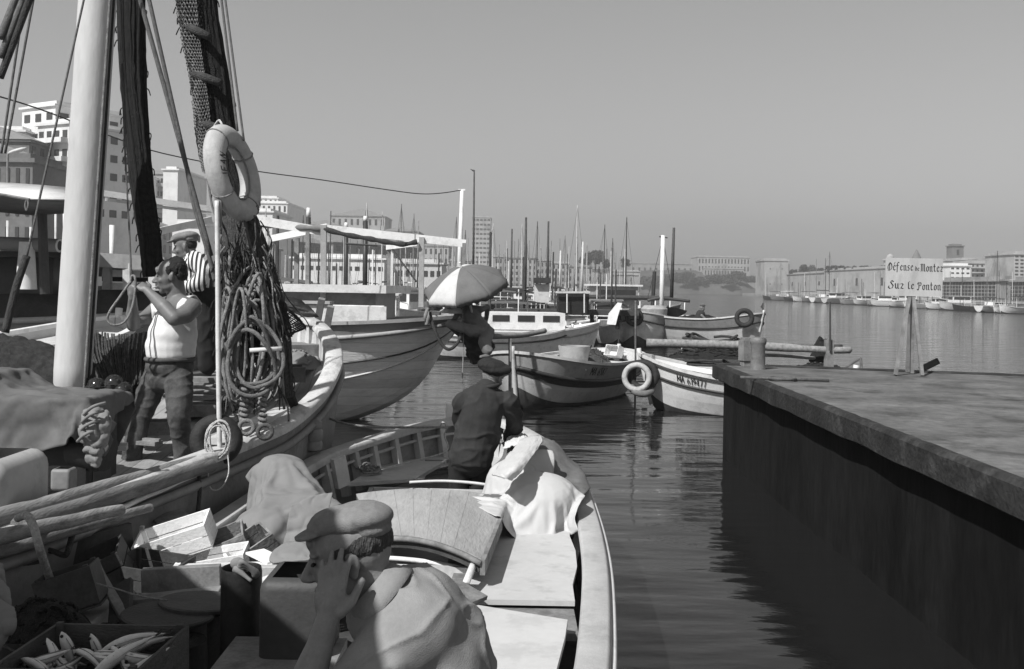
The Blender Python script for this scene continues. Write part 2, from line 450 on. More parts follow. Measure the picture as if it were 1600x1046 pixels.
# -- left: white stepped apartment block on top of older houses
quick('apartment_building', 'tall white modernist apartment block with stepped balconies, top left', 'building', 30, 82, 172, 150, 14, M_wall, 5, 3, wfrac=(.5, .4), side=6, ground_gap=.45, Y2=146)
quick('apartment_building', 'white stepped wing with long balconies beside the tall apartment block', 'building', 55, 104, 198, 143, 13, M_wall, 5, 4, wfrac=(.55, .4), balc=True, side=6, ground_gap=.42, Y2=140)
quick('apartment_building', 'low white apartment wing at the left edge below the tall block', 'building', -60, 34, 205, 146, 12, M_wall, 5, 6, wfrac=(.45, .4), ground_gap=.4)
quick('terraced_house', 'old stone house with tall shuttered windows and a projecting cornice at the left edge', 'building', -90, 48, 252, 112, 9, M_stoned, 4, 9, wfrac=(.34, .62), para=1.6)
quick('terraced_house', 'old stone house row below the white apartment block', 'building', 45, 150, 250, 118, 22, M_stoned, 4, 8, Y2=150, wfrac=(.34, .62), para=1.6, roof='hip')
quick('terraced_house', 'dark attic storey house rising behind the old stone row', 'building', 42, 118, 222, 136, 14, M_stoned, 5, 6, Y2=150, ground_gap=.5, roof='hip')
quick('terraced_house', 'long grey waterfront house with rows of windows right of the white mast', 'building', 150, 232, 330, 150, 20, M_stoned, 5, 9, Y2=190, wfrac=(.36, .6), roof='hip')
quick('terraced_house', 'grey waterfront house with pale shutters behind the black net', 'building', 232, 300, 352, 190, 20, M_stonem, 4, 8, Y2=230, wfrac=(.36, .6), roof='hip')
quick('apartment_building', 'white apartment block standing up behind the black net', 'building', 188, 232, 278, 235, 30, M_wall, 6, 4, ground_gap=.3, wfrac=(.4, .3))
quick('apartment_building', 'grey side wing of the block behind the black net', 'building', 232, 262, 272, 240, 26, M_stonem, 6, 4, ground_gap=.3, wfrac=(.6, .35), balc=True)
quick('apartment_building', 'narrow white tower at the end of the block behind the black net', 'building', 252, 275, 266, 232, 22, M_wall, 0, 0)
quick('white_building', 'plain white building behind the man in the striped shirt', 'building', 268, 318, 352, 150, 18, M_wall, 2, 3, wfrac=(.2, .25), ground_gap=.2)
quick('white_building', 'white building with a flat roof just right of the lifebuoy', 'building', 396, 424, 332, 210, 18, M_wall, 1, 2, wfrac=(.2, .2), ground_gap=.5)
quick('apartment_building', 'pale stepped hillside apartments right of the lifebuoy', 'building', 398, 447, 318, 330, 30, M_wall, 4, 6, ground_gap=.5)
quick('apartment_building', 'small upper terrace block above the hillside apartments', 'building', 402, 432, 310, 345, 16, M_wall, 4, 4, ground_gap=.7, side=3)
quick('town_house', 'hazy town house behind the awning posts', 'building', 470, 528, 352, 420, 25, M_stone, 5, 8, roof='hip')
quick('town_house', 'hazy town house with attic openings behind the awning', 'building', 515, 600, 338, 460, 25, M_stone, 6, 9, roof='hip')
quick('town_house', 'low hazy house right of the awning posts', 'building', 595, 652, 362, 430, 25, M_stonem, 4, 7, roof='hip')
quick('town_house', 'hazy house with a tiled roof left of the parasol', 'building', 645, 700, 385, 430, 20, M_stone, 4, 7, roof='hip')
quick('waterfront_building', 'low white waterfront club building with a long veranda', 'building', 455, 600, 404, 170, 14, M_wall, 1, 12, wfrac=(.6, .22), ground_gap=.45)
quick('waterfront_building', 'low white shed on the quay with a flat roof behind the awning posts', 'building', 600, 690, 412, 175, 12, M_cream, 1, 9, wfrac=(.6, .3), ground_gap=.35)
quick('terraced_house', 'grey quayside house row behind the dark hanging nets', 'building', 300, 400, 385, 170, 18, M_stonem, 3, 9, wfrac=(.36, .5), roof='hip')
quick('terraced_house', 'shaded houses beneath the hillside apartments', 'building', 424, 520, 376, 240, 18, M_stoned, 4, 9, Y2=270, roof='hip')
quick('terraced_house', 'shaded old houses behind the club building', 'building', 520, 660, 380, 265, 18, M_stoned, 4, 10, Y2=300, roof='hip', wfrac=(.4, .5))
quick('tower_block', 'tall pale tower block with many floors, far behind the parasol', 'building', 736, 765, 340, 640, 26, M_stone, 14, 5, wfrac=(.7, .4), side=3)
for (x0, x1, yt, lab, m, r_, c_) in [(765, 792, 402, 'hazy quayside house directly right of the tower block', M_stonem, 4, 4), (790, 838, 404, 'hazy five storey house with regular windows right of the parasol', M_stone, 5, 7),
        (838, 862, 408, 'narrow hazy house in the row behind the masts', M_stonem, 4, 4), (862, 890, 412, 'hazy flat roofed house in the row behind the masts', M_stone, 4, 4), (888, 925, 418, 'low hazy house below the dark trees', M_stone, 3, 6), (700, 737, 408, 'hazy houses left of the tower block', M_stonem, 4, 6)]:
    quick('quayside_house', lab, 'building', x0, x1, yt, 420, 20, m, r_, c_, roof='hip' if r_ != 4 else 'flat')
quick('fort', 'stone fort with a stepped wall left of the hill', 'fort', 925, 1000, 424, 470, 40, M_stone, 1, 4, wfrac=(.1, .15), ground_gap=.3)
quick('fort', 'low square bastion of the fort at the foot of the hill', 'fort', 962, 998, 430, 450, 30, M_stone, 0, 0)
quick('fort', 'long low barracks wall on the hill left of the palace', 'fort', 985, 1092, 412, 760, 20, M_stonem, 1, 12, z0=8, wfrac=(.3, .4), ground_gap=.3)
# palace on the hill
quick('palace', 'long pale palace with two rows of tall windows on the hilltop', 'palace', 1090, 1171, 402, 735, 30, M_stone, 2, 16, z0=13, wfrac=(.42, .6), side=4, ground_gap=.2, para=2)
quick('palace_terrace', 'pale arcaded terrace below the hilltop palace', 'terrace', 1100, 1162, 420, 725, 8, M_stone, 1, 14, z0=12, wfrac=(.4, .55), ground_gap=.1)
# fort on the right shore
quick('fort_tower', 'tall square stone tower of the fort on the right shore', 'tower', 1194, 1231, 408, 480, 17, M_stone, 2, 2, wfrac=(.07, .1), para=2.5)
quick('fort_wall', 'sloping stone curtain wall right of the square tower', 'wall', 1229, 1292, 430, 470, 30, M_stone, 1, 3, wfrac=(.1, .2), ground_gap=.1, Y2=400)
quick('fort_wall', 'long high stone wall of the fort left of the sign', 'wall', 1288, 1400, 424, 400, 40, M_stone, 1, 3, wfrac=(.08, .3), ground_gap=.1, Y2=330)
quick('fort_wall', 'stone fort wall hidden behind the sign', 'wall', 1400, 1472, 418, 330, 40, M_stonem, 1, 2, wfrac=(.08, .3), Y2=300)
for nm, lb, x, yb, Y, rad, mm in (('lantern_dome', 'pale domed lantern roof peeping above the left corner of the sign', 1391, 404, 420, 1.6, M_stone),):
    p = P(x, yb, Y); mb = MB().lathe([(rad * 1.6, -8), (rad * 1.6, -1), (rad * 2.1, -.9), (rad * 2.1, -.4), (rad, -.4), (rad, .3), (rad * .8, 1.1), (rad * .4, 1.7), (.05, 1.9)], p, 16)
    setp(mb.build(nm, mm, smooth=30), lb, 'dome')
p = P(1432, 400, 420); mb = MB().lathe([(1.6, -20), (1.6, -1.2), (1.9, -1), (1.3, .4), (.5, 2), (.05, 2.6)], p, 12)
setp(mb.build('church_spire', M_stoned, smooth=30), 'small dark steeple peeping above the middle of the sign', 'steeple')
# cathedral-like dark tower and modern blocks
t = quick('bell_tower', 'tall dark bell tower rising over the pale flats on the right', 'tower', 1487, 1505, 385, 380, 5, M_stoned, 3, 1, wfrac=(.2, .45), ground_gap=.3)
quick('apartment_building', 'bright white flats below the bell tower', 'building', 1484, 1516, 416, 290, 14, M_wall, 4, 4, ground_gap=.45, wfrac=(.55, .3))
quick('apartment_building', 'grey stepped flats right of the bright white flats', 'building', 1516, 1545, 412, 300, 14, M_stone, 4, 4, ground_gap=.45, balc=True)
quick('apartment_building', 'tall grey flats with a roof terrace near the right edge', 'building', 1540, 1568, 408, 310, 14, M_stonem, 5, 4, ground_gap=.4, balc=True)
quick('apartment_building', 'long upper storey of flats behind the concrete grid block', 'building', 1502, 1535, 407, 330, 14, M_stone, 3, 6, ground_gap=.7)
quick('office_block', 'long dark grid fronted concrete block on the right quay', 'building', 1470, 1556, 441, 205, 16, M_stonem, 5, 17, Y2=182, wfrac=(.72, .66), ground_gap=.12)
quick('office_block', 'blank pale end wall between the two grid fronted blocks', 'building', 1556, 1580, 440, 185, 16, M_stone, 4, 2, Y2=176, wfrac=(.12, .2))
quick('office_block', 'second dark grid fronted concrete block at the right edge', 'building', 1580, 1680, 441, 176, 16, M_stonem, 5, 15, Y2=150, wfrac=(.72, .66), ground_gap=.12)
quick('tower_block', 'pale tower block cut by the right edge of the picture', 'building', 1584, 1625, 398, 260, 16, M_stone, 9, 5, wfrac=(.6, .4), ground_gap=.3)

# trees: tapered trunk, limbs and leaf clumps
def tree(label, base, h, w_, seed=1, group=None):
    r = random.Random(seed)
    t = thing('tree', label, 'tree', base, 0, group); base = V(base)
    mb = MB(); mb.tube([base, base + V((0, 0, h * .35)), base + V((w_ * .05, 0, h * .8))], [h * .035, h * .028, h * .01], 8)
    for k in range(6):
        a = r.random() * 6.28; mb.tube([base + V((0, 0, h * .3)), base + V((math.cos(a) * w_ * .3, math.sin(a) * w_ * .3, h * (.55 + .3 * r.random())))], [h * .015, h * .004], 5)
    mb.build('trunk', M_wdark, t)
    mb = MB(); cl = []
    for k in range(16):
        a = r.random() * 6.28; q = r.random() ** .5; z = h * (.4 + .5 * r.random())
        s = w_ * (.5 - .35 * abs(z / h - .6)); cl.append((base + V((math.cos(a) * q * s, math.sin(a) * q * s, z)), w_ * (.12 + .1 * r.random())))
    for c, rad in cl:
        for j in range(170):
            d = V((r.gauss(0, 1), r.gauss(0, 1), r.gauss(0, 1))).normalized() * rad * (.55 + .55 * r.random())
            q = c + d; s = w_ * .05 * (0.6 + r.random()); n1 = V((r.gauss(0, 1), r.gauss(0, 1), r.gauss(0, 1))).normalized(); n2 = n1.orthogonal().normalized(); n3 = n1.cross(n2)
            mb.add([q - n2 * s, q + n3 * s * .6, q + n2 * s, q - n3 * s * .6], [(0, 1, 2, 3)])
    mb.build('crown', M_foliage, t)
    return t
def tr(x, yb, yt, Y, wpx, lab, seed):
    b = P(x, yb, Y); tp = P(x, yt, Y); return tree(lab, (b.x, b.y, b.z), tp.z - b.z, wpx * Y / 1600, seed)
tr(930, 424, 392, 470, 30, 'large dark round tree above the low hazy house', 3)
tr(912, 424, 402, 480, 18, 'small dark tree left of the large round tree', 4)
tr(947, 424, 406, 475, 16, 'small dark tree right of the large round tree', 5)
tr(977, 424, 404, 480, 15, 'round dark tree standing alone left of the palace', 6)
tr(1262, 431, 416, 460, 26, 'spreading dark trees on top of the fort wall by the square tower', 8)
tr(1240, 431, 422, 462, 14, 'low bush on the fort wall beside the square tower', 9)
tr(1282, 431, 420, 440, 16, 'low dark tree at the right end of the lower fort wall', 10)
for k in range(7):
    tr(1300 + k * 14, 426, 417 + (k % 3), 395 - 8 * k, 18, ['low dark bush along the top of the high fort wall'][0], 20 + k)['group'] = 'bushes on the fort wall'
for k in range(9):
    tr(1010 + k * 21, 448 - (k % 3) * 5, 436 - (k % 4) * 3, 695 + (k % 3) * 6, 26, 'dark bush on the scrubby hillside below the palace', 40 + k)['group'] = 'bushes on the hillside'
# ================= generic boats =================
def hull_fn(L, B, hm, hb, hs, kd=.35, stern='pointed', pw=2.4, qw=.75, rake=.1, tw=.7, fl=.5, kr=0.0):
    def zs(s): return hm + (hb - hm) * max(s, 0) ** 2.2 + (hs - hm) * max(-s, 0) ** 2.2
    def zk(s): return -kd + kd * 1.3 * abs(s) ** 7 + kr * (max(0, s + .25) / 1.25) ** 2
    def b(s):
        if s < 0 and stern == 'transom': return B / 2 * (1 - (1 - tw) * abs(s) ** 2.5)
        return B / 2 * max(0, 1 - abs(s) ** pw) ** qw
    def f(s, t, off=0.0):
        k = .38 + fl * abs(s) ** 2 if not (s < 0 and stern == 'transom') else .38
        y = max(0, b(s) * (t ** k) - off)
        z = zk(s) + (zs(s) - zk(s)) * t
        rk = rake if (s > 0 or stern == 'pointed') else rake * .3
        return V((L / 2 * s * (1 - (1 - t) * rk * abs(s) ** 4) - (off if abs(s) > .985 else 0) * (1 if s > 0 else -1), y, z))
    f.zs = zs; f.zk = zk; f.b = b; f.L = L; f.B = B
    return f
def spts(n=33): return [-math.cos(math.pi * i / (n - 1)) for i in range(n)]
def make_hull(t, f, mats, tb=.35, tr=.8, deck_drop=.25, deckm=None, capm=None, capw=.09, railm=None, railt=None, stem=True, railr=.035, stripe=True, stern='pointed', ns=33, wells=None, stem_h=.12):
    S = spts(ns); Ts = [0, .05, .12, .22, tb - .01, tb + .01, .5, .62, tr - .01, tr + .01, .9, 1.0]; Ts = sorted(Ts)
    mb = MB()
    for sg in (1, -1):
        rows = [[V((p.x, p.y * sg, p.z)) for p in (f(s, tt) for s in S)] for tt in Ts]
        for i in range(len(Ts) - 1):
            tm = (Ts[i] + Ts[i + 1]) / 2; mb.cur = 0 if tm < tb else (1 if tm < tr else 2)
            mb.grid([rows[i], rows[i + 1]], flip=(sg == 1))
    mb.cur = 1
    if stern == 'transom':
        a = [f(-1, tt) for tt in Ts]; mb.add(a + [V((p.x, -p.y, p.z)) for p in a[::-1]], [tuple(range(2 * len(a)))])
    # inner skin
    mb.cur = 3
    for sg in (1, -1):
        rows = [[V((p.x, p.y * sg, p.z)) for p in (f(s, tt, .045) for s in S)] for tt in (.55, .75, 1.0)]
        mb.grid(rows, flip=(sg == -1))
    h = mb.build('hull', mats, t, smooth=35, local=True)
    # deck
    dm = deckm or mats[3]; mb = MB(); rows = []
    for s in S:
        zd = f.zs(s) - deck_drop; tt = (zd - f.zk(s)) / (f.zs(s) - f.zk(s)); p = f(s, max(.05, min(1, tt)), .05)
        rows.append([V((p.x, p.y * q, p.z + .03 * (1 - q * q))) for q in (-1, -.6, -.2, .2, .6, 1)])
    mb.grid(rows, True); mb.build('deck', dm, t, smooth=True, local=True)
    # gunwale cap
    mb = MB(); cm = capm or mats[2]
    for sg in (1, -1):
        rows = []
        for s in S:
            p = f(s, 1.0); yi = max(0, p.y - capw + .03); yo = p.y + .03; zt = p.z + .03
            xo = p.x + (.03 if s > .9 else (-.03 if s < -.9 else 0)) * (abs(s) - .9) * 10
            rows.append([V((p.x, sg * yi, p.z - .02)), V((p.x, sg * yi, zt)), V((xo, sg * yo, zt)), V((xo, sg * yo, p.z - .03)), V((p.x, sg * yi, p.z - .02))])
        mb.grid(rows, flip=(sg == 1))
    mb.build('gunwale', cm, t, smooth=30, local=True)
    if railm:
        rt = railt or tr; mb = MB()
        for sg in (1, -1):
            mb.tube([V((p.x, sg * (p.y + railr * .4), p.z)) for p in (f(s, rt) for s in S)], railr, 6)
        mb.build('rubbing_rail', railm, t, smooth=True, local=True)
    if stem:
        mb = MB()
        for e in ((1, -1) if stern == 'pointed' else (1,)):
            pts = [f(e * 1.0, tt) + V((.02 * e, 0, 0)) for tt in (0, .15, .35, .6, .85, 1.0)]
            pts.append(pts[-1] + V((.02 * e, 0, stem_h)))
            mb.tube(pts, .05, 6)
        mb.build('stem_post', cm, t, smooth=True, split=True, local=True)
    return h
def place(t, f_, bow, heading):
    """put the thing so that the bow point (s=1) stands over (x,y), heading in radians from +X."""
    t.rotation_euler = (0, 0, heading)
    t.location = (bow[0] - math.cos(heading) * f_.L / 2, bow[1] - math.sin(heading) * f_.L / 2, 0)
def W(t, p):
    return Matrix.Translation(t.location) @ Matrix.Rotation(t.rotation_euler[2], 4, 'Z') @ V(p)
def tyre(label, c, nrm, Rm, r, m=None, group=None, name='tyre_fender', tread=True):
    M = V(nrm).normalized().to_track_quat('Z', 'Y').to_matrix()
    mb = MB(); mb.torus(c, Rm, r, M, 36, 10)
    o = mb.build(name, m or M_rubber, smooth=True); setp(o, label, 'tyre', group); return o

# ---- the boat numbered MA 6587, bow towards the camera
f = hull_fn(5.4, 2.65, .86, 1.17, 1.0, .35, pw=3.4, qw=.62, rake=.07, fl=.2)
boatA = thing('fishing_boat', 'grey fishing boat with a painted rail shadow and registration number, bow toward the camera', 'boat')
b0 = P(801, 600, 21.0); hd = math.atan2(-.87, -.49)
place(boatA, f, (b0.x, b0.y), hd)
make_hull(boatA, f, [M_bottom, mat('boat_grey', .46, .5, .12, 3, .1, 30, stain=.35, sscale=4), mat('boat_grey_upper', .3, .5, .12, 3, .1, 30, stain=.3, sscale=4), M_lgrey], tb=.33, tr=.72, deck_drop=.3, deckm=M_lgrey, capm=M_cream, railm=M_dark, railt=.70, railr=.05)
# the rail's shadow, painted as a broad dark band on the hull
mb = MB()
for sg in (1, -1):
    mb.grid([[V((p.x * 1.003, sg * (p.y + .012), p.z)) for p in (f(s, tt) for s in spts(33))] for tt in (.58, .64, .70)], flip=(sg == 1))
mb.build('rail_shadow_band', M_dark, boatA, local=True, smooth=True)
mb = MB()
for s in (-.55, .1, .55):
    p = f(s, .93, .05); mb.box((p.x, 0, p.z - .05), (.22, p.y * 2, .035))
mb.build('thwart', M_wlight, boatA, split=True, local=True)
# stern knee boards seen from inside
mb = MB()
for sg in (1, -1):
    mb.beam((-2.55, 0, 1.0), (-1.5, sg * .75, .96), .16, .05)
mb.box((-2.2, 0, .98), (.5, .5, .05)); mb.build('stern_board', M_white, boatA, split=True, local=True)
# ---- lettering helpers (broad nib strokes)
DIG = {
 'M': [[(0, 0), (0, 1.5), (.45, .5), (.9, 1.5), (.9, 0)]], 'A': [[(0, 0), (.4, 1.5), (.8, 0)], [(.15, .5), (.65, .5)]],
 '6': [[(.7, 1.4), (.3, 1.3), (.05, .7), (.1, .15), (.4, 0), (.7, .2), (.65, .65), (.35, .8), (.08, .6)]],
 '5': [[(.7, 1.5), (.15, 1.5), (.1, .85), (.5, .95), (.72, .6), (.6, .1), (.05, 0)]],
 '8': [[(.35, .8), (.1, 1.1), (.35, 1.5), (.65, 1.15), (.35, .8), (.05, .4), (.35, 0), (.7, .4), (.35, .8)]],
 '7': [[(.05, 1.5), (.7, 1.5), (.25, 0)]], '1': [[(.1, 1.2), (.35, 1.5), (.35, 0)]],
 '4': [[(.55, 0), (.55, 1.5), (0, .5), (.75, .5)]], '9': [[(.65, .9), (.35, .7), (.08, 1.0), (.3, 1.5), (.68, 1.2), (.6, .4), (.2, 0)]],
 'J': [[(.55, 1.5), (.55, .3), (.3, 0), (0, .25)]], 'E': [[(.65, 1.5), (0, 1.5), (0, 0), (.65, 0)], [(0, .8), (.5, .8)]],
 'N': [[(0, 0), (0, 1.5), (.7, 0), (.7, 1.5)]], 'U': [[(0, 1.5), (0, .3), (.35, 0), (.7, .3), (.7, 1.5)]], 'L': [[(0, 1.5), (0, 0), (.6, 0)]],
 'F': [[(.6, 1.5), (0, 1.5), (0, 0)], [(0, .8), (.45, .8)]], 'I': [[(.1, 0), (.1, 1.5)]], '0': [[(.35, 0), (.05, .4), (.05, 1.1), (.35, 1.5), (.68, 1.1), (.68, .4), (.35, 0)]],
}
def nib_text(mb, text, glyphs, mapf, size, nib=(.09, .06), track=.28, widths=None):
    """strokes of a broad nib; mapf(u, v, d) -> world point, u along, v up, d out of the surface"""
    u = 0; k = 0
    for ch in text:
        if ch == ' ': u += .7; continue
        g = glyphs[ch]; wmax = max(p[0] for st in g for p in st)
        for st in g:
            for a, b in zip(st[:-1], st[1:]):
                k += 1; d = .002 + (k % 9) * .00022
                q = [(a[0] - nib[0], a[1] - nib[1]), (a[0] + nib[0], a[1] + nib[1]), (b[0] + nib[0], b[1] + nib[1]), (b[0] - nib[0], b[1] - nib[1])]
                mb.add([mapf((u + x) * size, y * size, d) for x, y in q], [(0, 1, 2, 3)])
                for e in (a, b):   # round the joint a little
                    k += 1; d = .002 + (k % 9) * .00022; rx = nib[0] * .8
                    mb.add([mapf((u + e[0] + x) * size, (e[1] + y) * size, d) for x, y in ((-nib[0], -nib[1]), (rx, -nib[1] * .2), (nib[0], nib[1]), (-rx, nib[1] * .2))], [(0, 1, 2, 3)])
        u += wmax + track
    return u * size
# on which side is the camera? starboard/port chosen by the sign of the hull's right-hand side in view
def on_hull(f, s0, t0, sg, L):
    def m(u, v, d):
        s = s0 - u / (f.L / 2) * sg * (1 if sg > 0 else 1); p = f(s, t0 + v / .9); return V((p.x, sg * (p.y + .014 + d), p.z))
    return m
sgA = 1
def hullmap(f, s0, t0, sg, dirn):
    def m(u, v, d):
        p = f(s0 + dirn * u / (f.L / 2), t0 + v); return V((p.x, sg * (p.y + .012 + d), p.z))
    return m
mb = MB(); nib_text(mb, 'MA 6587', DIG, hullmap(f, .52, .80, 1, -1), .085, (.12, .05)); mb.build('registration_number', M_print, boatA, local=True)
fA = f
# things in and on it
for (s, lab) in ((-.80, 'black tyre fender hanging on the stern quarter of the numbered boat'),):
    p = f(s, .9); tyre(lab, W(boatA, (p.x, p.y + .1, p.z - .12)), Matrix.Rotation(hd, 3, 'Z') @ V((-.4, 1, 0)), .2, .075)
def crate(label, c, size, rot=(0, 0, 0), m=None, slats=2, group='wooden fish crates', th=.012, cat='crate', name='fish_crate', bottom=True):
    L_, W_, H_ = size; t = thing(name, label, cat, c, 0, group); M = Euler(rot).to_matrix(); m = m or M_wmid
    def bx(nm, cc, sz):
        mb = MB().box(M @ V(cc), sz, M); mb.build(nm, m, t, local=True)
    sh = H_ / slats
    for sg in (1, -1):
        mb = MB()
        for k in range(slats):
            mb.box(M @ V((0, sg * (W_ / 2 - th / 2), sh * (k + .5))), (L_, th, sh * .9), M)
        mb.build('side_board', m, t, local=True)
        mb = MB()
        for k in range(slats):
            mb.box(M @ V((sg * (L_ / 2 - th / 2), 0, sh * (k + .5))), (th, W_ - 2 * th - .002, sh * .9), M)
        mb.build('end_board', m, t, local=True)
    mb = MB()
    for a in (1, -1):
        for b_ in (1, -1): mb.box(M @ V((a * (L_ / 2 - th - .012), b_ * (W_ / 2 - th - .012), H_ / 2)), (.022, .022, H_ * .99), M)
    mb.build('corner_post', m, t, local=True, split=True)
    if bottom:
        mb = MB(); nb = 5
        for k in range(nb): mb.box(M @ V((0, -W_ / 2 + W_ / nb * (k + .5), -.005)), (L_, W_ / nb * .9, .01), M)
        mb.build('bottom_board', m, t, local=True)
    return t
c = W(boatA, (-1.55, .45, .98)); crate('white slatted crate tipped on the rail of the numbered boat', c, (.42, .26, .2), (R(70), 0, hd + R(70)), M_white, 3)
# tub and net heap
c = W(boatA, (.15, .15, .78)); mb = MB().lathe([(.3, 0), (.36, .4), (.36, .42), (.33, .42), (.29, .04)], c, 24)
# overhead tub is a cut-down drum
setp(mb.build('tub', M_grey, smooth=30), 'pale stained tub standing amidships in the numbered boat', 'tub')
def heap(label, c, rx, ry, h, m, seed=0, name='net_heap', cat='net', n=60, rs=.018, rz=0.0, group=None):
    """a heap of net: lumpy mound plus loose strands lying over it"""
    r = random.Random(seed); c = V(c); t = thing(name, label, cat, c, rz, group); rows = []
    N = 28; K = 14
    def hh(a, q):
        x = math.cos(a) * q * rx; y = math.sin(a) * q * ry
        z = h * (1 - q ** 2.2) + .16 * h * (noise.noise(V((x * 6 / max(rx, .3), y * 6 / max(ry, .3), seed))) + .5 * noise.noise(V((x * 15, y * 15, seed + 3)))) * (1.3 - q)
        return V((x, y, max(z, 0)))
    for i in range(K + 1): rows.append([hh(2 * math.pi * k / N, i / K) for k in range(N + 1)])
    MB().grid(rows, True).build('mound', m, t, smooth=True, local=True)
    mb = MB()
    for k in range(n):
        a = r.random() * 6.28; q = r.random() ** .6 * .85; da = r.uniform(-.9, .9); dq = r.uniform(-.4, .3); pts = []
        for j in range(8):
            u = j / 7; qq = min(1, max(0.02, q + dq * u)); p = hh(a + da * u, qq); p.z += rs * .5 + .01 * math.sin(u * 9 + k); pts.append(p)
        mb.tube(pts, rs * r.uniform(.5, 1.1), 5)
    mb.build('strands', m, t, smooth=True, local=True)
    return t
heap('dark net heaped in the middle of the numbered boat beside the tub', W(boatA, (-.75, -.1, .72)), .75, .6, .38, M_netm, 3)
heap('small net heap at the stern of the numbered boat', W(boatA, (-1.9, -.35, .8)), .42, .36, .2, M_netm, 4)

# ---- white boat with the big pale tyre, beyond the end of the pontoon
f = hull_fn(6.2, 2.1, .72, 1.14, .9, .3, pw=2.6, qw=.7, rake=.09, fl=.25)
boatB = thing('fishing_boat', 'white fishing boat with a rope pile on its foredeck beside the pale tyre', 'boat')
b0 = P(1000, 600, 21.6); hdB = math.atan2(.36, -.93); place(boatB, f, (b0.x, b0.y), hdB)
make_hull(boatB, f, [M_bottom, M_white, M_white, M_white], tb=.30, tr=.7, deck_drop=.12, deckm=M_cream, capm=M_cream, railm=M_dark, railt=.74, railr=.028)
mb = MB()
for sg in (1, -1):
    mb.tube([V((p.x, sg * (p.y + .01), p.z)) for p in (f(s, .93) for s in spts(33))], .014, 5)
mb.build('stripe', M_dark, boatB, smooth=True, local=True)
mb = MB(); nib_text(mb, 'MA 619477', DIG, hullmap(f, .70, .79, 1, -1), .075, (.13, .05)); mb.build('registration_number', M_print, boatB, local=True)
fB = f
tyre('big pale rimmed tyre hanging from a post at the bow of the white boat', P(995, 590, 20.9), (-.25, -1, .1), .25, .06, mat('pale_rubber', .42, .7, .2, 14, .2, 60, stain=.5, sscale=6))
tyre('thin dark tyre behind the big pale one at the white bow', P(1005, 587, 21.05), (-.35, -1, .1), .26, .075)
tyre('second tyre lying at the waterline under the pale tyre', P(1003, 608, 21.0), (0, -.45, 1), .2, .07, mat('worn_rubber', .14, .8, .25, 12, .3, 60))
def rope_pile(label, c, R_, n, r, m, seed=0, tail=None, rz=0, zs=.35, name='rope_coil'):
    rr = random.Random(seed); t = thing(name, label, 'rope', c); mb = MB()
    for k in range(n):
        a0 = rr.random() * 6.28; ra = R_ * rr.uniform(.55, 1.05); rb = R_ * rr.uniform(.35, .8); cx = rr.uniform(-.2, .2) * R_; cy = rr.uniform(-.2, .2) * R_; z0 = R_ * zs * rr.random() + r; tl = rr.uniform(-.4, .4); tl2 = rr.uniform(-.4, .4)
        pts = []
        for j in range(22):
            a = a0 + 2 * math.pi * j / 21 * .95; x = math.cos(a) * ra + cx; y = math.sin(a) * rb + cy
            pts.append(V((x, y, max(r, z0 + tl * x + tl2 * y + .02 * math.sin(3 * a + k)))))
        mb.tube(pts, r, 6)
    mb.build('coil', m, t, smooth=True, local=True)
    return t
rope_pile('thick tangle of dark rope heaped on the foredeck of the white boat', W(boatB, (1.55, .25, .98)), .55, 20, .028, M_roped, 5, zs=.8)
mb = MB()
for k in range(9):
    a = W(boatB, (1.45 - .03 * k, .5, 1.25)); b = W(boatB, (.85 - .05 * k, 1.05, 1.0)); cc = W(boatB, (.55 - .04 * k, 1.12, .72 + .02 * (k % 4)))
    mb.tube(cr([a, b, cc, cc + V((.12, -.05, .1))], 6), .024, 6)
setp(mb.build('rope_coil', M_roped, smooth=True), 'bights of dark rope hanging over the side of the white boat', 'rope')
c = W(boatB, (.75, -.1, .78)); mb = MB().lathe([(.2, 0), (.24, .12), (.23, .24), (.21, .25), (.19, .08)], c, 20)
setp(mb.build('basket', M_wlight, smooth=False), 'round wicker basket behind the rope on the white boat', 'basket')
heap('dark nets and gear heaped amidships in the white boat', W(boatB, (-.5, -.2, .66)), .9, .55, .42, M_net, 8)
mb = MB().box(W(boatB, (2.15, .05, 1.28)), (.13, .1, .34), (0, 0, hdB)); setp(mb.build('mooring_bitt', M_cream), 'short pale post standing in the bow of the white boat', 'post')

# ---- mooring pole in front of the numbered boat
mb = MB().tube([P(797, 522, 19.6), P(797, 640, 19.6), P(796, 668, 19.6)], [.035, .035, .03], 10)
setp(mb.build('mooring_pole', M_wmid, smooth=True), 'slim wooden pole standing in the water at the bow of the numbered boat', 'pole')
mb = MB().tube([P(993, 470, 21.2), P(993, 560, 21.2), P(992, 640, 21.2)], .02, 8)
setp(mb.build('mooring_pole', M_iron, smooth=True), 'thin iron pole standing through the pale tyre', 'pole')

# ---- two moored fishing boats further out
def far_fisher(label, bowpx, Y, hd_, L, B, hm, hb, hs, mats, lab2=None, **k):
    f = hull_fn(L, B, hm, hb, hs, .35, **k); t = thing('fishing_boat', label, 'boat'); b = P(bowpx, 500, Y); place(t, f, (b.x, b.y), hd_)
    make_hull(t, f, mats, tb=.3, tr=.78, deck_drop=.22, deckm=M_mgrey, capm=M_cream, railm=M_dark, railt=.76, railr=.04)
    return t, f
bC, fC = far_fisher('grey moored fishing boat with a tall white mast and a tyre on its bow', 992, 44, R(-108), 6.0, 3.1, 1.2, 1.55, 1.35, [M_bottom, mat('boat_c', .72, .5, .12, 3, .1, 30, stain=.3), M_grey, M_grey], pw=3.0, qw=.62, rake=.06, fl=.15)
tyre('black tyre hanging on the stem of the grey boat with the white mast', P(991, 496, 43.6), (-.15, -1, 0), .3, .1)
mb = MB().tube([P(1033, 505, 46), P(1036, 368, 46)], [.11, .09], 12); mb.build('mast', M_white, bC, smooth=True)
mb = MB()
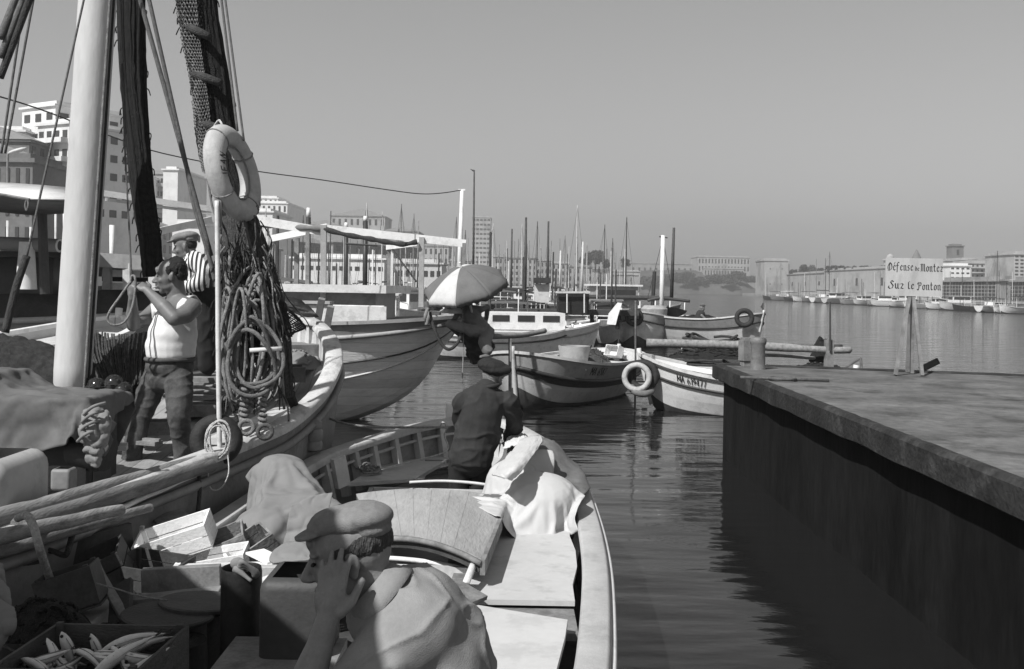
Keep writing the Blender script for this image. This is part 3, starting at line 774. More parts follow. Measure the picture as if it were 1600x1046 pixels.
for (x, y) in ((1043, 372), (1030, 372)): mb.tube([P(1036, 371, 46), P(x + (4 if x > 1036 else -19), 470 if x < 1036 else 440, 46)], .012, 5)
mb.tube([P(1030, 370, 46), P(1043, 372, 46)], .03, 6)
mb.build('rigging', M_roped, bC)
mb = MB().tube([P(1049, 470, 47.5), P(1053, 356, 47.5)], [.09, .06], 10)
setp(mb.build('mast', M_wdark, smooth=True), 'bare dark mast standing just right of the tall white mast', 'mast')
mb = MB(); mb.lathe([(.55, 0), (.6, .4), (.45, .55)], P(1022, 497, 45.5), 14); mb.build('engine_box', M_grey, bC, smooth=30)
mb = MB().tube(cr([P(1012, 470, 46), P(1030, 466, 46), P(1052, 468, 46), P(1078, 471, 46)], 5), .07, 8); mb.build('boom', M_wdark, bC, smooth=True)
mb = MB()
for x in (1024, 1047, 1070): mb.tube([P(x, 470, 46), P(x - 1, 500, 46)], .025, 6)
mb.build('awning_post', M_white, bC, smooth=True, split=True)
mb = MB().grid([[P(1026, 484, 45.6), P(1040, 480, 45.6), P(1056, 481, 45.6), P(1074, 486, 45.6)], [P(1028, 490, 46), P(1040, 494, 46), P(1058, 496, 46), P(1070, 491, 46)]]); mb.build('folded_canvas', M_black, bC)
bD, fD = far_fisher('weathered moored fishing boat right of the one with the white mast', 1192, 42.0, R(-48), 5.4, 2.6, 1.3, 1.62, 1.4, [M_bottom, mat('boat_d', .5, .55, .15, 3, .1, 30, stain=.4), M_mgrey, M_mgrey], pw=3.0, qw=.65, rake=.12, fl=.15)
tyre('black tyre leaning on the rail of the weathered boat', P(1163, 497, 41.4), (-.1, -1, .1), .3, .1)
heap('dark nets and gear piled in the weathered boat', W(bD, (-.6, 0, 1.12)), 1.3, .7, .3, M_net, 11)
mb = MB().tube([P(1192, 497, 42), P(1192, 474, 42)], .03, 6); mb.add([P(1192, 474, 42), P(1188, 480, 42), P(1192, 484, 42)], [(0, 1, 2)])
mb.build('bow_staff', M_wdark, bD)

# ---- small covered boat and its tyres, in the gap beyond the numbered boat
f = hull_fn(4.4, 1.9, .7, 1.0, .8, .3, pw=2.8, qw=.65, rake=.07); t = thing('rowing_boat', 'small white boat under a grey canvas cover, moored beyond the numbered boat', 'boat'); b = P(906, 500, 41); place(t, f, (b.x, b.y), R(-38))
make_hull(t, f, [M_bottom, M_white, M_white, M_white], tb=.34, tr=.8, railm=M_grey, railt=.8)
rows = []
for i in range(13):
    s = -1 + 1.85 * i / 12; p = f(s, 1.0); rows.append([V((p.x, p.y * q * 1.04, p.z + .02 + .5 * (1 - abs(q)) * (1 - abs(s) ** 3) + .02 * math.sin(i * 2 + q * 5))) for q in (-1, -.75, -.5, -.25, 0, .25, .5, .75, 1)])
MB().grid(rows, True).build('canvas_cover', M_canvas, t, local=True, smooth=True)
for k, (x, y) in enumerate(((858, 506), (868, 508), (876, 510))):
    tyre(['black tyre at the stern of the canvas covered boat', 'middle tyre on the side of the canvas covered boat', 'pale worn tyre on the side of the canvas covered boat'][k], P(x, y, 40.0 - .3 * k), (-.5, -1, 0), .22, .08, M_rubber if k < 2 else M_white)

# ---- floating spars behind the pontoon end
mb = MB().tube(cr([P(1010, 536, 17.6), P(1160, 540, 17.4), P(1290, 547, 17.2), P(1331, 547, 17.2)], 6), [.075] * 10 + [.06] * 8 + [.025], 10)
setp(mb.build('spar', M_spar, smooth=True), 'long pale wooden spar lying level behind the far end of the pontoon', 'spar')
mb = MB().tube(cr([P(1170, 538, 17.9), P(1250, 541, 17.9), P(1316, 541, 17.9)], 5), .028, 8)
setp(mb.build('spar', M_wdark, smooth=True), 'thin dark spar lying just above the pale one behind the pontoon', 'spar')
mb = MB().tube(cr([P(1150, 555, 17.5), P(1220, 556, 17.5), P(1290, 562, 17.4)], 5), .03, 8)
setp(mb.build('spar', M_wmid, smooth=True), 'lower thin spar under the long pale one behind the pontoon', 'spar')
mb = MB().box(P(1295, 560, 17.2), (.13, .13, .62)); setp(mb.build('post', M_wmid), 'squared post carrying the right end of the long spar', 'post')
mb = MB().tube([P(1297, 548, 17.1), P(1297, 472, 17.1)], [.02, .014], 6); setp(mb.build('pole', M_wdark), 'thin dark pole standing up from the squared post', 'pole')
f = hull_fn(1.7, 1.0, .95, 1.1, 1.0, .3, pw=2.8, qw=.65); t = thing('rowing_boat', 'low white boat lying behind the pontoon under the spars', 'boat'); b = P(1335, 560, 18.2); place(t, f, (b.x, b.y), R(6))
make_hull(t, f, [M_bottom, M_white, M_white, M_white], deck_drop=.05, railm=M_grey, railt=.8)
heap('dark rope and net heap hanging at the right end of the long spar', P(1283, 566, 17.5), .2, .15, .4, M_net, 12, n=25)
heap('dark gear piled on the white boat just beyond the pontoon edge', P(1110, 560, 18.3), .8, .3, .14, M_net, 13, n=40)
mb = MB().tube([P(1318, 577, 15.6), P(1345, 560, 15.4)], .018, 6); mb.tube([P(1345, 560, 15.4), P(1346, 578, 15.2)], .018, 6)
setp(mb.build('handrail', M_iron), 'bent thin iron rail at the far edge of the pontoon', 'rail')
f = hull_fn(2.2, 1.1, 1.2, 1.33, 1.25, .3); t = thing('rowing_boat', 'pale boat only just showing over the pontoon edge behind the sign', 'boat'); b = P(1462, 580, 15.3); place(t, f, (b.x, b.y), R(3)); make_hull(t, f, [M_bottom, M_white, M_white, M_white], deck_drop=.05, stem=False)
mb = MB().box(P(1452, 571, 15.2), (.3, .05, .09), (0, R(-28), 0)); setp(mb.build('tiller', M_wdark), 'short dark tiller blade poking up behind the sign', 'tiller')

# ---- bollards on the pontoon
p = G(1184, 576, hp); mb = MB().lathe([(.115, -.02), (.105, .03), (.098, .33), (.115, .36), (.12, .41), (.10, .44), (.03, .45)], p, 20)
setp(mb.build('bollard', mat('bollard_iron', .16, .6, .25, 10, .3, 60, stain=.4, sscale=6), smooth=40), 'round iron bollard on the far corner of the pontoon', 'bollard')
p = G(1170, 572, hp) + V((-.02, .12, .2)); mb = MB().box(p, (.12, .12, .42), (0, 0, .3)).box(p + V((0, 0, .02)), (.16, .16, .3), (0, 0, .3))
setp(mb.build('bollard', M_wmid), 'squared wooden bollard just behind the round iron one', 'bollard')
# iron ring plate and repair patch on the paving
mb = MB(); c = G(1222, 594, hp); mb.torus(c + V((0, 0, .02)), .16, .02, None, 20, 6); mb.tube([c + V((-.5, .1, .015)), c + V((.55, -.12, .015))], .022, 6)
setp(mb.build('mooring_ring', M_iron, smooth=True), 'iron ring and bar lying on the paving by the bollards', 'mooring ring')

# ---- the sign
GL = {
 'D': [[(-.25, .25), (-.32, .7), (-.05, 1.3), (.3, 1.5)], [(.12, 1.45), (.12, .15)], [(-.25, .05), (.1, .0), (.45, .12), (.72, .6), (.6, 1.2), (.2, 1.55)]],
 'e': [[(.15, .8), (.15, .2), (.4, 0), (.6, .2)], [(.15, .8), (.4, 1.05), (.58, .8), (.18, .5)]],
 '^': [[(.15, .8), (.15, .2), (.4, 0), (.6, .2)], [(.15, .8), (.4, 1.05), (.58, .8), (.18, .5)], [(.3, 1.25), (.5, 1.6)]],
 'f': [[(.2, -.35), (.25, 1.4), (.5, 1.65), (.68, 1.5)], [(.0, .95), (.55, 1.0)]],
 'n': [[(.0, .9), (.18, 1.0), (.18, .12), (.3, 0)], [(.18, .85), (.48, 1.05), (.62, .85), (.62, .12), (.76, 0)]],
 's': [[(.55, .95), (.3, 1.0), (.12, .75), (.5, .35), (.4, .05), (.05, .08)]],
 'd': [[(.5, .85), (.25, 1.0), (.1, .8), (.1, .2), (.35, 0), (.58, .2), (.58, .8), (.1, 1.5)]],
 'M': [[(-.1, 1.4), (.12, 1.5), (.12, .1), (.0, 0)], [(.12, 1.35), (.4, 1.5), (.5, 1.3), (.5, .05)], [(.5, 1.35), (.78, 1.5), (.9, 1.3), (.9, .12), (1.05, 0)]],
 'o': [[(.15, .8), (.15, .2), (.4, 0), (.62, .2), (.62, .8), (.38, 1.02), (.15, .8)]],
 't': [[(.22, 1.5), (.22, .2), (.42, 0), (.55, .12)], [(.0, 1.0), (.5, 1.0)]],
 'r': [[(.0, .9), (.35, 1.0), (.62, .85), (.2, .1), (.62, .0)]],
 'S': [[(.75, 1.35), (.45, 1.6), (.2, 1.3), (.4, .95), (.7, .55), (.5, .1), (.1, -.05), (-.2, .2), (-.1, .5)]],
 'u': [[(.0, .9), (.15, 1.0), (.15, .2), (.35, 0), (.6, .2)], [(.6, 1.0), (.6, .12), (.74, 0)]],
 'l': [[(.4, 1.55), (.18, 1.35), (.18, .2), (.35, 0), (.5, .12)]],
 'P': [[(-.15, 1.1), (.0, 1.4), (.2, 1.5), (.2, .3), (.0, -.1)], [(.2, 1.35), (.55, 1.5), (.72, 1.2), (.62, .85), (.25, .8)], [(-.2, .1), (.1, .0)]],
}
sg0 = G(1428, 583, hp); Ys = sg0.y - .12; zr = 1600 / Ys
signt = thing('warning_sign', 'white painted board on a wooden trestle forbidding people to climb onto the pontoon', 'sign', (sg0.x, Ys, hp))
tl = P(1384, 403, Ys); br = P(1472, 464, Ys); bw_ = br.x - tl.x; bh = tl.z - br.z; cx = (tl.x + br.x) / 2; cz = (tl.z + br.z) / 2; rS = R(1.2)
Ms = Matrix.Rotation(-.0, 3, 'Y')
mb = MB(); mb.box((cx, Ys, cz), (bw_, .018, bh))
signm = mat('sign_board_paint', .46, .7, .08, 3, .1, 20, (1, 1, .35), stain=.35, stain_v=.6, sscale=5)
mb.build('board', signm, signt)
mb = MB()
for sx in (-.27, .27): mb.box((cx + bw_ * sx, Ys + .02, cz), (.05, .018, bh * .98))
mb.build('batten', M_wmid, signt, split=True)
def smap(x0, z0): return lambda u, v, d: V((x0 + u, Ys - .009 - d, z0 + v))
# widths fitted to the photo
k = bw_ / 88.0
def line(txt, x0px, ypx, x1px, size, tr_=.24, nib=(.1, .055)):
    tmp = MB(); w_ = nib_text(tmp, txt, GL, smap(0, 0), 1.0, nib, tr_); s = (x1px - x0px) * k / w_
    m0 = smap(cx - bw_ / 2 + (x0px - 1384) * k, cz + bh / 2 - (ypx - 403.5) * k)
    vs = size * k / s
    mb = MB(); nib_text(mb, txt, GL, lambda u, v, d: m0(u, v * vs, d), s, nib, tr_); mb.build('word', M_print, signt)
line('D^fense', 1389, 422.5, 1427, 7.6); line('de', 1429, 422.5, 1436.5, 4.2); line('Monter', 1438, 423.5, 1472.5, 7.6)
line('Sur', 1390, 450.5, 1413, 7.6); line('le', 1418, 451, 1429, 7.4); line('Ponton', 1434, 452, 1470.5, 7.6)
mb = MB(); base = hp + .02
A = P(1424, 464, Ys + .06); zt = cz + bh * .3
for (px_, dy, wd) in ((1399, -.30, .045), (1441, -.32, .045), (1418, .32, .05), (1425, .05, .045)):
    q = P(px_, 583, Ys + dy); q = V((q.x, Ys + dy, hp + .0)); mb = MB().beam(q, V((cx + (q.x - cx) * .12, Ys + .05 + dy * .08, zt if px_ in (1418, 1425) else br.z + .02)), wd, .035, (0, 1, 0)); mb.build('leg', M_wmid, signt)
# ================= marina boats and masts =================
rm = random.Random(11)
def yacht_proto(kind, hm_, seed):
    """small moored boats of the marina, built once per kind"""
    if kind == 'sail':
        f = hull_fn(7, 2.3, 1.0, 1.25, 1.0, .3, stern='transom', pw=2.2, qw=.8)
    elif kind == 'motor':
        f = hull_fn(6.5, 2.4, 1.05, 1.35, .95, .3, stern='transom', pw=2.4, qw=.75)
    else:
        f = hull_fn(5.5, 2.1, .85, 1.2, 1.0, .3, pw=2.8, qw=.65)
    t = thing('moored_boat', 'moored boat', 'boat')
    make_hull(t, f, [M_bottom, hm_, hm_, M_cream], tb=.32, tr=.8, deck_drop=.1, deckm=M_lgrey, ns=15, stern='transom' if kind != 'open' else 'pointed', stem=(kind == 'open'), railm=None)
    mb = MB()
    if kind == 'sail':
        mb.box((.4, 0, 1.35), (2.8, 1.4, .5)); mb.build('cabin', M_white, t, local=True)
        mb = MB(); mb.box((.5, 0, 1.38), (2.0, 1.43, .2)); mb.build('cabin_window', M_win, t, local=True)
        MB().tube([(.9, 0, 1.5), (.9, 0, 9.5)], [.07, .045], 8).build('mast', [M_cream, M_wmid, M_wdark][seed % 3], t, local=True)
        mb = MB(); mb.tube([(.9, 0, 2.3), (-2.3, 0, 2.35)], .09, 8); mb.build('boom', M_canvasl if seed % 2 else M_canvasd, t, local=True)
        mb = MB()
        for a in ((3.4, 0, 1.2), (-3.4, 0, 1.0), (.7, 1.1, 1.0), (.7, -1.1, 1.0)): mb.tube([a, (.9, 0, 9.3)], .012, 4)
        mb.build('rigging', M_roped, t, local=True)
    elif kind == 'motor':
        mb.box((.3, 0, 1.6), (2.6, 1.8, .9)); mb.build('cabin', M_white, t, local=True)
        mb = MB(); mb.box((.3, 0, 1.75), (2.3, 1.83, .4)); mb.box((.3, 0, 1.75), (2.63, 1.5, .4)); mb.build('cabin_window', M_win, t, local=True)
        mb = MB(); mb.box((.2, 0, 2.08), (3.0, 1.95, .06)); mb.build('cabin_roof', M_cream if seed % 2 else M_mgrey, t, local=True)
        MB().tube([(.1, 0, 2.1), (.1, 0, 3.6)], .03, 6).build('mast', M_white, t, local=True)
        mb = MB()
        for y in (.9, -.9): mb.tube([(1.4, y, 1.4), (2.9, y * .5, 1.7), (3.1, 0, 1.7)], .02, 5)
        mb.build('pulpit', M_white, t, local=True, split=True)
    else:
        mb.box((-.2, 0, 1.05), (1.6, 1.0, .5)); mb.build('engine_box', M_mgrey, t, local=True)
        mb = MB(); mb.grid([[V((x, y, 2.2 + .12 * (1 - abs(y)) - .05 * math.sin(x * 2))) for y in (-1, -.5, 0, .5, 1)] for x in (-2.2, -1.2, -.2, .8)], True); mb.build('awning', M_black if seed % 2 else M_canvasd, t, local=True)
        mb = MB()
        for x in (-2.1, .7):
            for y in (.9, -.9): mb.tube([(x, y, .9), (x, y, 2.25)], .025, 5)
        mb.build('awning_post', M_white, t, local=True, split=True)
        MB().tube([(1.5, 0, 1.0), (1.55, 0, 4.2)], [.06, .04], 6).build('mast', M_wdark, t, local=True)
    return t
kinds = [('sail', M_white, 0), ('sail', M_mgrey, 1), ('motor', M_white, 0), ('motor', M_cream, 1), ('open', M_white, 1), ('open', M_grey, 0), ('sail', M_white, 2), ('open', M_dark, 1)]
words = {('sail', 0): 'white yacht with a pale mast', ('sail', 1): 'grey yacht with a brown mast', ('sail', 2): 'white yacht with a dark mast', ('motor', 0): 'white cabin cruiser', ('motor', 1): 'cream cabin cruiser', ('open', 0): 'grey awning boat', ('open', 1): 'pale awning boat'}
protos = [yacht_proto(*k) for k in kinds]
used = [False] * len(kinds)
def put(ki, x, y, rz, sc_=1.0, where='in the crowded marina'):
    if not used[ki]: t = protos[ki]; used[ki] = True
    else: t = copy_tree(protos[ki])
    t.location = (x, y, 0); t.rotation_euler = (0, 0, rz); t.scale = (sc_, sc_, sc_)
    k = kinds[ki]; t['label'] = words[(k[0], k[2])].replace('pale awning', 'dark awning' if k[1] is M_dark else 'pale awning') + ' ' + where
    if len(t['label'].split()) > 16: print('LONGB', t['label'])
    t['group'] = 'boats moored in the marina'
    return t
def where(px, Y):
    d = 'near row' if Y < 60 else ('middle rows' if Y < 120 else 'far rows')
    if px < 560: s = 'behind the awning posts'
    elif px < 660: s = 'beyond the rolled awning'
    elif px < 790: s = 'behind the parasol'
    elif px < 880: s = 'right of the parasol'
    else: s = 'left of the white mast'
    return 'in the marina %s, %s' % (d, s)
Y = 38.0; row = 0
while Y < 330:
    px0 = 400; px1 = 985 if Y > 75 else 960
    a = P(px0, 449, Y).x; b = P(px1, 449, Y).x
    x = a + rm.random() * 2
    step = 3.3 if Y < 80 else (4.2 if Y < 160 else 6.5)
    while x < b:
        px = 800 + 1600 * x / Y
        busy = (Y < 44 and 835 < px < 985)
        if rm.random() < .92 and not busy:
            ki = rm.choice([2, 3, 4, 5, 7] if Y < 65 else [2, 3, 4, 5, 7, 3, 2] if Y < 100 else [0, 1, 2, 6, 0, 6, 3])
            put(ki, x, Y + rm.uniform(-1.5, 1.5), R(rm.choice([-90, 90, -80, -100, -75])) + rm.uniform(-.15, .15), rm.uniform(.8, 1.25), where(px, Y))
        x += step * rm.uniform(.8, 1.4)
    Y += 9 if Y < 80 else (16 if Y < 160 else 34); row += 1
# masts that can be told apart
for (x, yt, yb, Y, r0, m, lab) in [
    (741, 266, 470, 40, .05, M_wdark, 'tallest thin dark mast with a little flag at its top, above the parasol'),
    (822, 340, 470, 52, .09, M_wdark, 'tall dark mast right of the parasol'),
    (857, 346, 465, 60, .09, M_wdark, 'second tall dark mast right of the parasol'),
    (800, 358, 465, 66, .08, M_wdark, 'dark mast rising beside the parasol rim'),
    (957, 388, 500, 46, .05, M_wdark, 'dark mast left of the tall white mast'),
    (911, 378, 460, 70, .08, M_cream, 'tall pale mast before the hazy houses'),
    (845, 388, 460, 80, .09, M_wmid, 'shorter brown mast between the two tall dark ones'),
    (876, 392, 460, 85, .1, M_cream, 'pale mast to the right of the two tall dark masts'),
    (899, 396, 460, 90, .09, M_wmid, 'slim brown mast left of the tall pale mast'),
    (780, 382, 430, 95, .09, M_wmid, 'slim mast just above the right rim of the parasol'),
    (654, 345, 450, 60, .05, M_wmid, 'slim mast right of the awning beam'),
    (517, 330, 450, 75, .06, M_wdark, 'thin dark mast between the mooring piles')]:
    mb = MB().tube([P(x - 2, yb, Y), P(x, yt, Y)], [r0, r0 * .6], 8); t = thing('mast', lab, 'mast', P(x - 2, yb, Y)); mb.build('pole', m, t, smooth=True)
    if x == 741:
        mb = MB(); a = P(741, 266, Y); mb.add([a, P(734, 264, Y), P(741, 270, Y), a + V((0, .03, 0)), P(734, 264, Y + .03), P(741, 270, Y + .03)], [(0, 1, 2), (5, 4, 3), (0, 3, 4, 1), (1, 4, 5, 2)]); mb.build('flag', M_dark, t)
for (x, yt, yw, yb, Y, lab) in [(482, 325, 340, 470, 34, 'leftmost dark mooring pile with a white top'), (541, 348, 356, 470, 38, 'middle thinner dark mooring pile with a white top'), (571, 338, 346, 470, 33, 'right dark mooring pile with a white top behind the awning')]:
    t = thing('mooring_pile', lab, 'pile', P(x, yb, Y)); t['group'] = 'white topped mooring piles'
    MB().tube([P(x - 1, yb + 25, Y), P(x, yw, Y)], .08, 10).build('shaft', M_dark, t, smooth=True); MB().tube([P(x, yw, Y), P(x, yt, Y)], [.08, .06], 10).build('cap', M_white, t, smooth=True)
# dark deckhouse and box just right of the parasol, jetty
t = thing('jetty', 'dark low wooden jetty crossing the marina beyond the numbered boat', 'jetty', P(870, 510, 44))
mb = MB(); mb.beam(P(772, 486, 44), P(995, 489, 44), 1.6, .22); mb.build('deck', M_wdark, t)
for x in (790, 830, 880, 925, 965):
    MB().tube([P(x, 486, 43.6), P(x, 515, 43.6)], .09, 8).build('pile', M_black, t)
t = thing('deckhouse', 'black canvas covered deckhouse with two pale posts on the jetty', 'deckhouse', P(896, 489, 42))
a = P(872, 489, 42); b = P(920, 489, 42); mb = MB().box(((a.x + b.x) / 2, 42.8, a.z + .38), (b.x - a.x, 1.6, .85)); mb.box(((a.x + b.x) / 2, 42.8, a.z + .84), (b.x - a.x - .3, 1.4, .1)); mb.build('cover', M_black, t)
for x in (886, 913): MB().tube([P(x, 489, 41.8), P(x, 457, 41.8)], .03, 6).build('post', M_white, t)
MB().beam(P(868, 457, 41.8), P(922, 457, 41.8), .08, .08).build('rail', M_cream, t)
t = thing('kiosk', 'pale box shaped kiosk with a dark signboard roof standing in the marina', 'kiosk', P(848, 472, 50))
a = P(835, 472, 50); b = P(858, 472, 50); MB().box(((a.x + b.x) / 2, 50.8, a.z + .42), (b.x - a.x, 1.5, .9)).build('box', M_cream, t); MB().box(((a.x + b.x) / 2, 50.6, a.z + 1.05), (b.x - a.x + .1, 1.7, .26)).build('roof', M_dark, t)
t = thing('wheelhouse_boat', 'boat with a high wheelhouse and dark spar left of the white mast', 'boat', P(955, 470, 62))
f = hull_fn(9, 3.2, 1.2, 1.6, 1.3, .35); t.rotation_euler = (0, 0, R(8)); t.location = (P(950, 470, 62).x, 62, 0)
make_hull(t, f, [M_bottom, M_mgrey, M_mgrey, M_grey], deck_drop=.2, railm=M_dark, ns=17)
MB().box((.3, 0, 1.9), (2.6, 2, 1.5)).build('wheelhouse', M_grey, t, local=True); MB().box((.3, 0, 2.72), (3.1, 2.3, .1)).build('wheelhouse_roof', M_white, t, local=True)
mb = MB(); mb.box((.3, 0, 2.2), (2.3, 2.03, .5)); mb.build('wheelhouse_window', M_win, t, local=True)
MB().tube([(-3, -1.3, 2.0), (3.6, -1.2, 2.0)], .14, 8).build('spar', M_wdark, t, local=True); MB().tube([(2.6, -.6, 1.2), (2.7, -.6, 3.6)], .12, 8).build('samson_post', M_dark, t, local=True)
# grey folded tarp tent left of the pair
t = thing('tarp_tent', 'pale canvas tent rigged over a boat left of the white masted one', 'tarp', P(960, 500, 43))
mb = MB().grid([[P(948, 507, 42.5), P(951, 490, 42.8), P(965, 473, 43), P(970, 474, 43.4)], [P(962, 508, 41.8), P(966, 492, 42), P(972, 474, 42.2), P(986, 484, 42.4)]])
mb.build('canvas', M_canvasl, t)
heap('dark gear under the pale canvas tent', P(962, 500, 43.6), .25, .3, .4, M_net, 15, n=20)
# dark low boats in the gap
for k, (x, y, Y, hd_, m, lab) in enumerate([(935, 516, 47, R(5), M_dark, 'low dark boat at the end of the jetty, beside the canvas tent'), (775, 515, 36, R(15), M_white, 'white boat half hidden behind the mooring pole'), (820, 500, 46, R(10), M_white, 'white boat with a broad cluttered deck right of the parasol sitter')]):
    f = hull_fn(4.6 + k, 1.9, .8, 1.1, .9, .3); t = thing('rowing_boat', lab, 'boat', (P(x, y, Y).x, Y, 0), hd_); make_hull(t, f, [M_bottom, m, m, M_grey], railm=M_dark, ns=17)
# white runabout with windows, right of the parasol
f = hull_fn(6, 2.3, .95, 1.25, 1.0, .3, stern='transom'); t = thing('cabin_cruiser', 'white cabin cruiser with side windows just behind the bare chested man', 'boat', (P(808, 500, 37).x, 37, 0), R(8)); make_hull(t, f, [M_bottom, M_white, M_white, M_white], stern='transom', railm=M_grey, deck_drop=.1)
MB().box((.2, 0, 1.3), (2.8, 1.7, .6)).build('cabin', M_white, t, local=True)
for x in (-.7, .2, 1.1): MB().box((x, 0, 1.4), (.6, 1.74, .22)).build('cabin_window', M_win, t, local=True)
# water seller: masts crowd further off, each a thing
for k in range(76):
    px = 405 + k * 7.7 + rm.uniform(-6, 6); Y = rm.uniform(90, 240); yt = rm.uniform(372, 412)
    t = thing('mast', 'thin %s mast in the %s' % (['pale', 'brown', 'dark'][k % 3], where(px, Y)[14:]), 'mast', P(px, 448, Y), 0, 'thin masts of the marina')
    MB().tube([P(px - 1, 450, Y), P(px, yt, Y)], [.07, .05], 6).build('pole', [M_cream, M_wmid, M_wdark][k % 3], t)

# ---- boats moored along the right quay
names = ['small pale boat', 'small dark boat']
for k in range(34):
    px = 1040 + k * 16.8 + rm.uniform(-4, 4)
    # waterline of the right quay
    yw = 455 + (px - 1000) * (489 - 455) / 600.0 + (1.5 if px > 1150 else 0)
    g = G(px, yw + .8, 0) if px > 1190 else None
    if g is None: continue
    ki = rm.choice([1, 2, 3, 5, 5, 6, 7, 7, 4])
    s = 'near the square tower' if px < 1290 else ('left of the sign' if px < 1384 else ('behind the sign' if px < 1475 else 'below the grid fronted blocks'))
    put(ki, g.x, g.y + 2, R(rm.choice([0, 180, 30, -90, 150, 200])), rm.uniform(.8, 1.2) * min(1.3, .55 + g.y / 420), 'along the right quay, ' + s)['group'] = 'boats along the right quay'
for ki in range(len(kinds)):
    if not used[ki]: put(ki, P(700, 449, 200).x, 200, 0)

for k in range(22):
    px = 1200 + k * 18 + rm.uniform(-6, 6); yw = 455 + (px - 1000) * 34 / 600.0 + 2; g = G(px, yw, 0); yt = rm.uniform(395, 435) if px < 1290 else rm.uniform(420, 448)
    t = thing('mast', 'thin mast of a boat on the right quay, ' + ('near the square tower' if px < 1290 else ('left of the sign' if px < 1384 else ('behind the sign' if px < 1475 else 'before the grid fronted blocks'))), 'mast', P(px, yw, g.y + 2), 0, 'thin masts of the right quay')
    MB().tube([P(px, yw - 4, g.y + 2), P(px, yt, g.y + 2)], [.08 * g.y / 200, .05 * g.y / 200], 6).build('pole', [M_cream, M_wmid, M_wdark][k % 3], t)

# extra small craft crowding the water between the parasol and the tall white mast
for k, (px, Y, ki, hd_) in enumerate([(800, 50, 4, 10), (828, 47, 7, -20), (862, 56, 3, 170), (905, 54, 5, 20), (935, 60, 2, 190), (780, 58, 2, 5), (845, 64, 3, 15), (885, 68, 2, 180), (920, 72, 5, 0), (960, 74, 4, 10), (770, 46, 5, 185), (815, 70, 2, 8), (985, 82, 3, 175)]):
    put(ki, P(px, 449, Y).x, Y, R(hd_), .8, where(px, Y))
# ================= middle boat with awning frame, parasol =================
f = hull_fn(7.6, 3.1, 1.8, 1.98, 2.0, .45, pw=3.6, qw=.6, rake=.16, fl=.2, kr=1.5)
midb = thing('fishing_boat', 'big pale planked fishing boat with an awning frame on deck, behind the rope bundle', 'boat')
bq = P(742, 490, 18.8); hdM = R(-7); place(midb, f, (bq.x, bq.y), hdM)
M_hullp = mat('pale_plank_hull', .8, .7, .1, 3, .3, 24, (.5, 1, 3), stain=.3, stain_v=.55, sscale=3, planks=(2, .165, .72))
make_hull(midb, f, [M_hullp, M_hullp, mat('mid_strake', .27, .6, .12, 3, .1, 30, stain=.3), M_lgrey], tb=.30, tr=.86, deck_drop=.3, capm=M_grey, railm=M_grey, railt=.86, railr=.045)
mb = MB()
for sg in (1, -1): mb.tube([V((p.x, sg * (p.y + .012), p.z)) for p in (f(s, .62 - .12 * abs(s) ** 3) for s in spts(33))], .016, 5)
mb.build('seam', M_dark, midb, smooth=True, local=True, split=True)
mb = MB()
for sg in (1, -1): mb.tube([V((p.x, sg * (p.y + .006), p.z)) for p in (f(s, .46) for s in spts(33))], .02, 5)
mb.build('moulding', M_cream, midb, smooth=True, local=True, split=True)
fM = f
# deck house and boards
mb = MB().box((.6, .1, 2.12), (3.0, 1.5, .5)); mb.build('deckhouse', M_mgrey, midb, local=True)
mb = MB().box((.6, .1, 2.42), (3.5, 2.0, .14)); mb.build('deckhouse_roof', M_cream, midb, local=True)
mb = MB()
for i, (x, m_) in enumerate(((-3.0, 0), (-1.45, 0), (.1, 0), (1.65, 0))):
    mb.box((x, -1.05, 1.98), (1.5, .04, .28))
mb.build('wash_board', M_cream, midb, local=True, split=True)
MB().box((.1, -.98, 2.17), (2.6, .3, .05)).build('side_shelf', M_grey, midb, local=True)
MB().box((1.6, -1.02, 2.1), (1.5, .05, .07)).build('toe_rail', M_white, midb, local=True)
aw = thing('awning_frame', 'white wooden awning frame on thin posts with a rolled dark awning under it', 'awning frame', P(560, 495, 19))
Yn = 18.6; Yf = 20.6
for (x, y0, y1, Y, m_, w_) in [(480, 363, 492, Yn, M_wmid, .07), (505, 352, 492, Yn - .1, M_grey, .1), (658, 371, 480, Yn, M_grey, .09), (427, 372, 455, Yf, M_wmid, .08), (463, 372, 455, Yf, M_wmid, .09), (608, 386, 455, Yf, M_wmid, .08), (724, 380, 460, Yn, M_wmid, .06), (612, 390, 450, Yf - .2, M_cream, .05)]:
    MB().beam(P(x, y1, Y), P(x + 1, y0, Y), w_, w_, (1, 0, 0)).build('post', m_, aw)
for (a, b, w_, h_, m_) in [(P(395, 343, Yn), P(505, 362, Yn), .06, .16, M_white), (P(506, 357, Yn), P(728, 381, Yn + .05), .06, .14, M_white), (P(425, 373, Yf), P(512, 355, Yn + .1), .05, .13, M_white), (P(605, 386, Yf), P(657, 379, Yn + .1), .05, .12, M_white),
                           (P(160, 302, 17.2), P(330, 327, 18.2), .05, .1, M_white), (P(330, 327, 18.2), P(396, 343, Yn), .05, .12, M_white), (P(247, 362, 17), P(330, 344, 18), .05, .12, M_white), (P(165, 312, 17.3), P(330, 334, 18.2), .04, .05, M_cream)]:
    MB().beam(a, b, w_, h_).build('beam', m_, aw)
mb = MB(); pts = cr([P(506, 358, Yn - .12), P(540, 367, Yn - .13), P(575, 373, Yn - .13), P(600, 378, Yn - .13), P(630, 382, Yn - .12), P(652, 378, Yn - .1)], 6)
mb.tube(pts, [.035 + .018 * math.sin(i * .6) ** 2 for i in range(len(pts))], 9); mb.build('rolled_awning', M_roped, aw, smooth=True)
mb = MB(); pts = cr([P(392, 352, Yn + .2), P(430, 352, Yn + .1), P(470, 356, Yn), P(508, 357, Yn - .1)], 6)
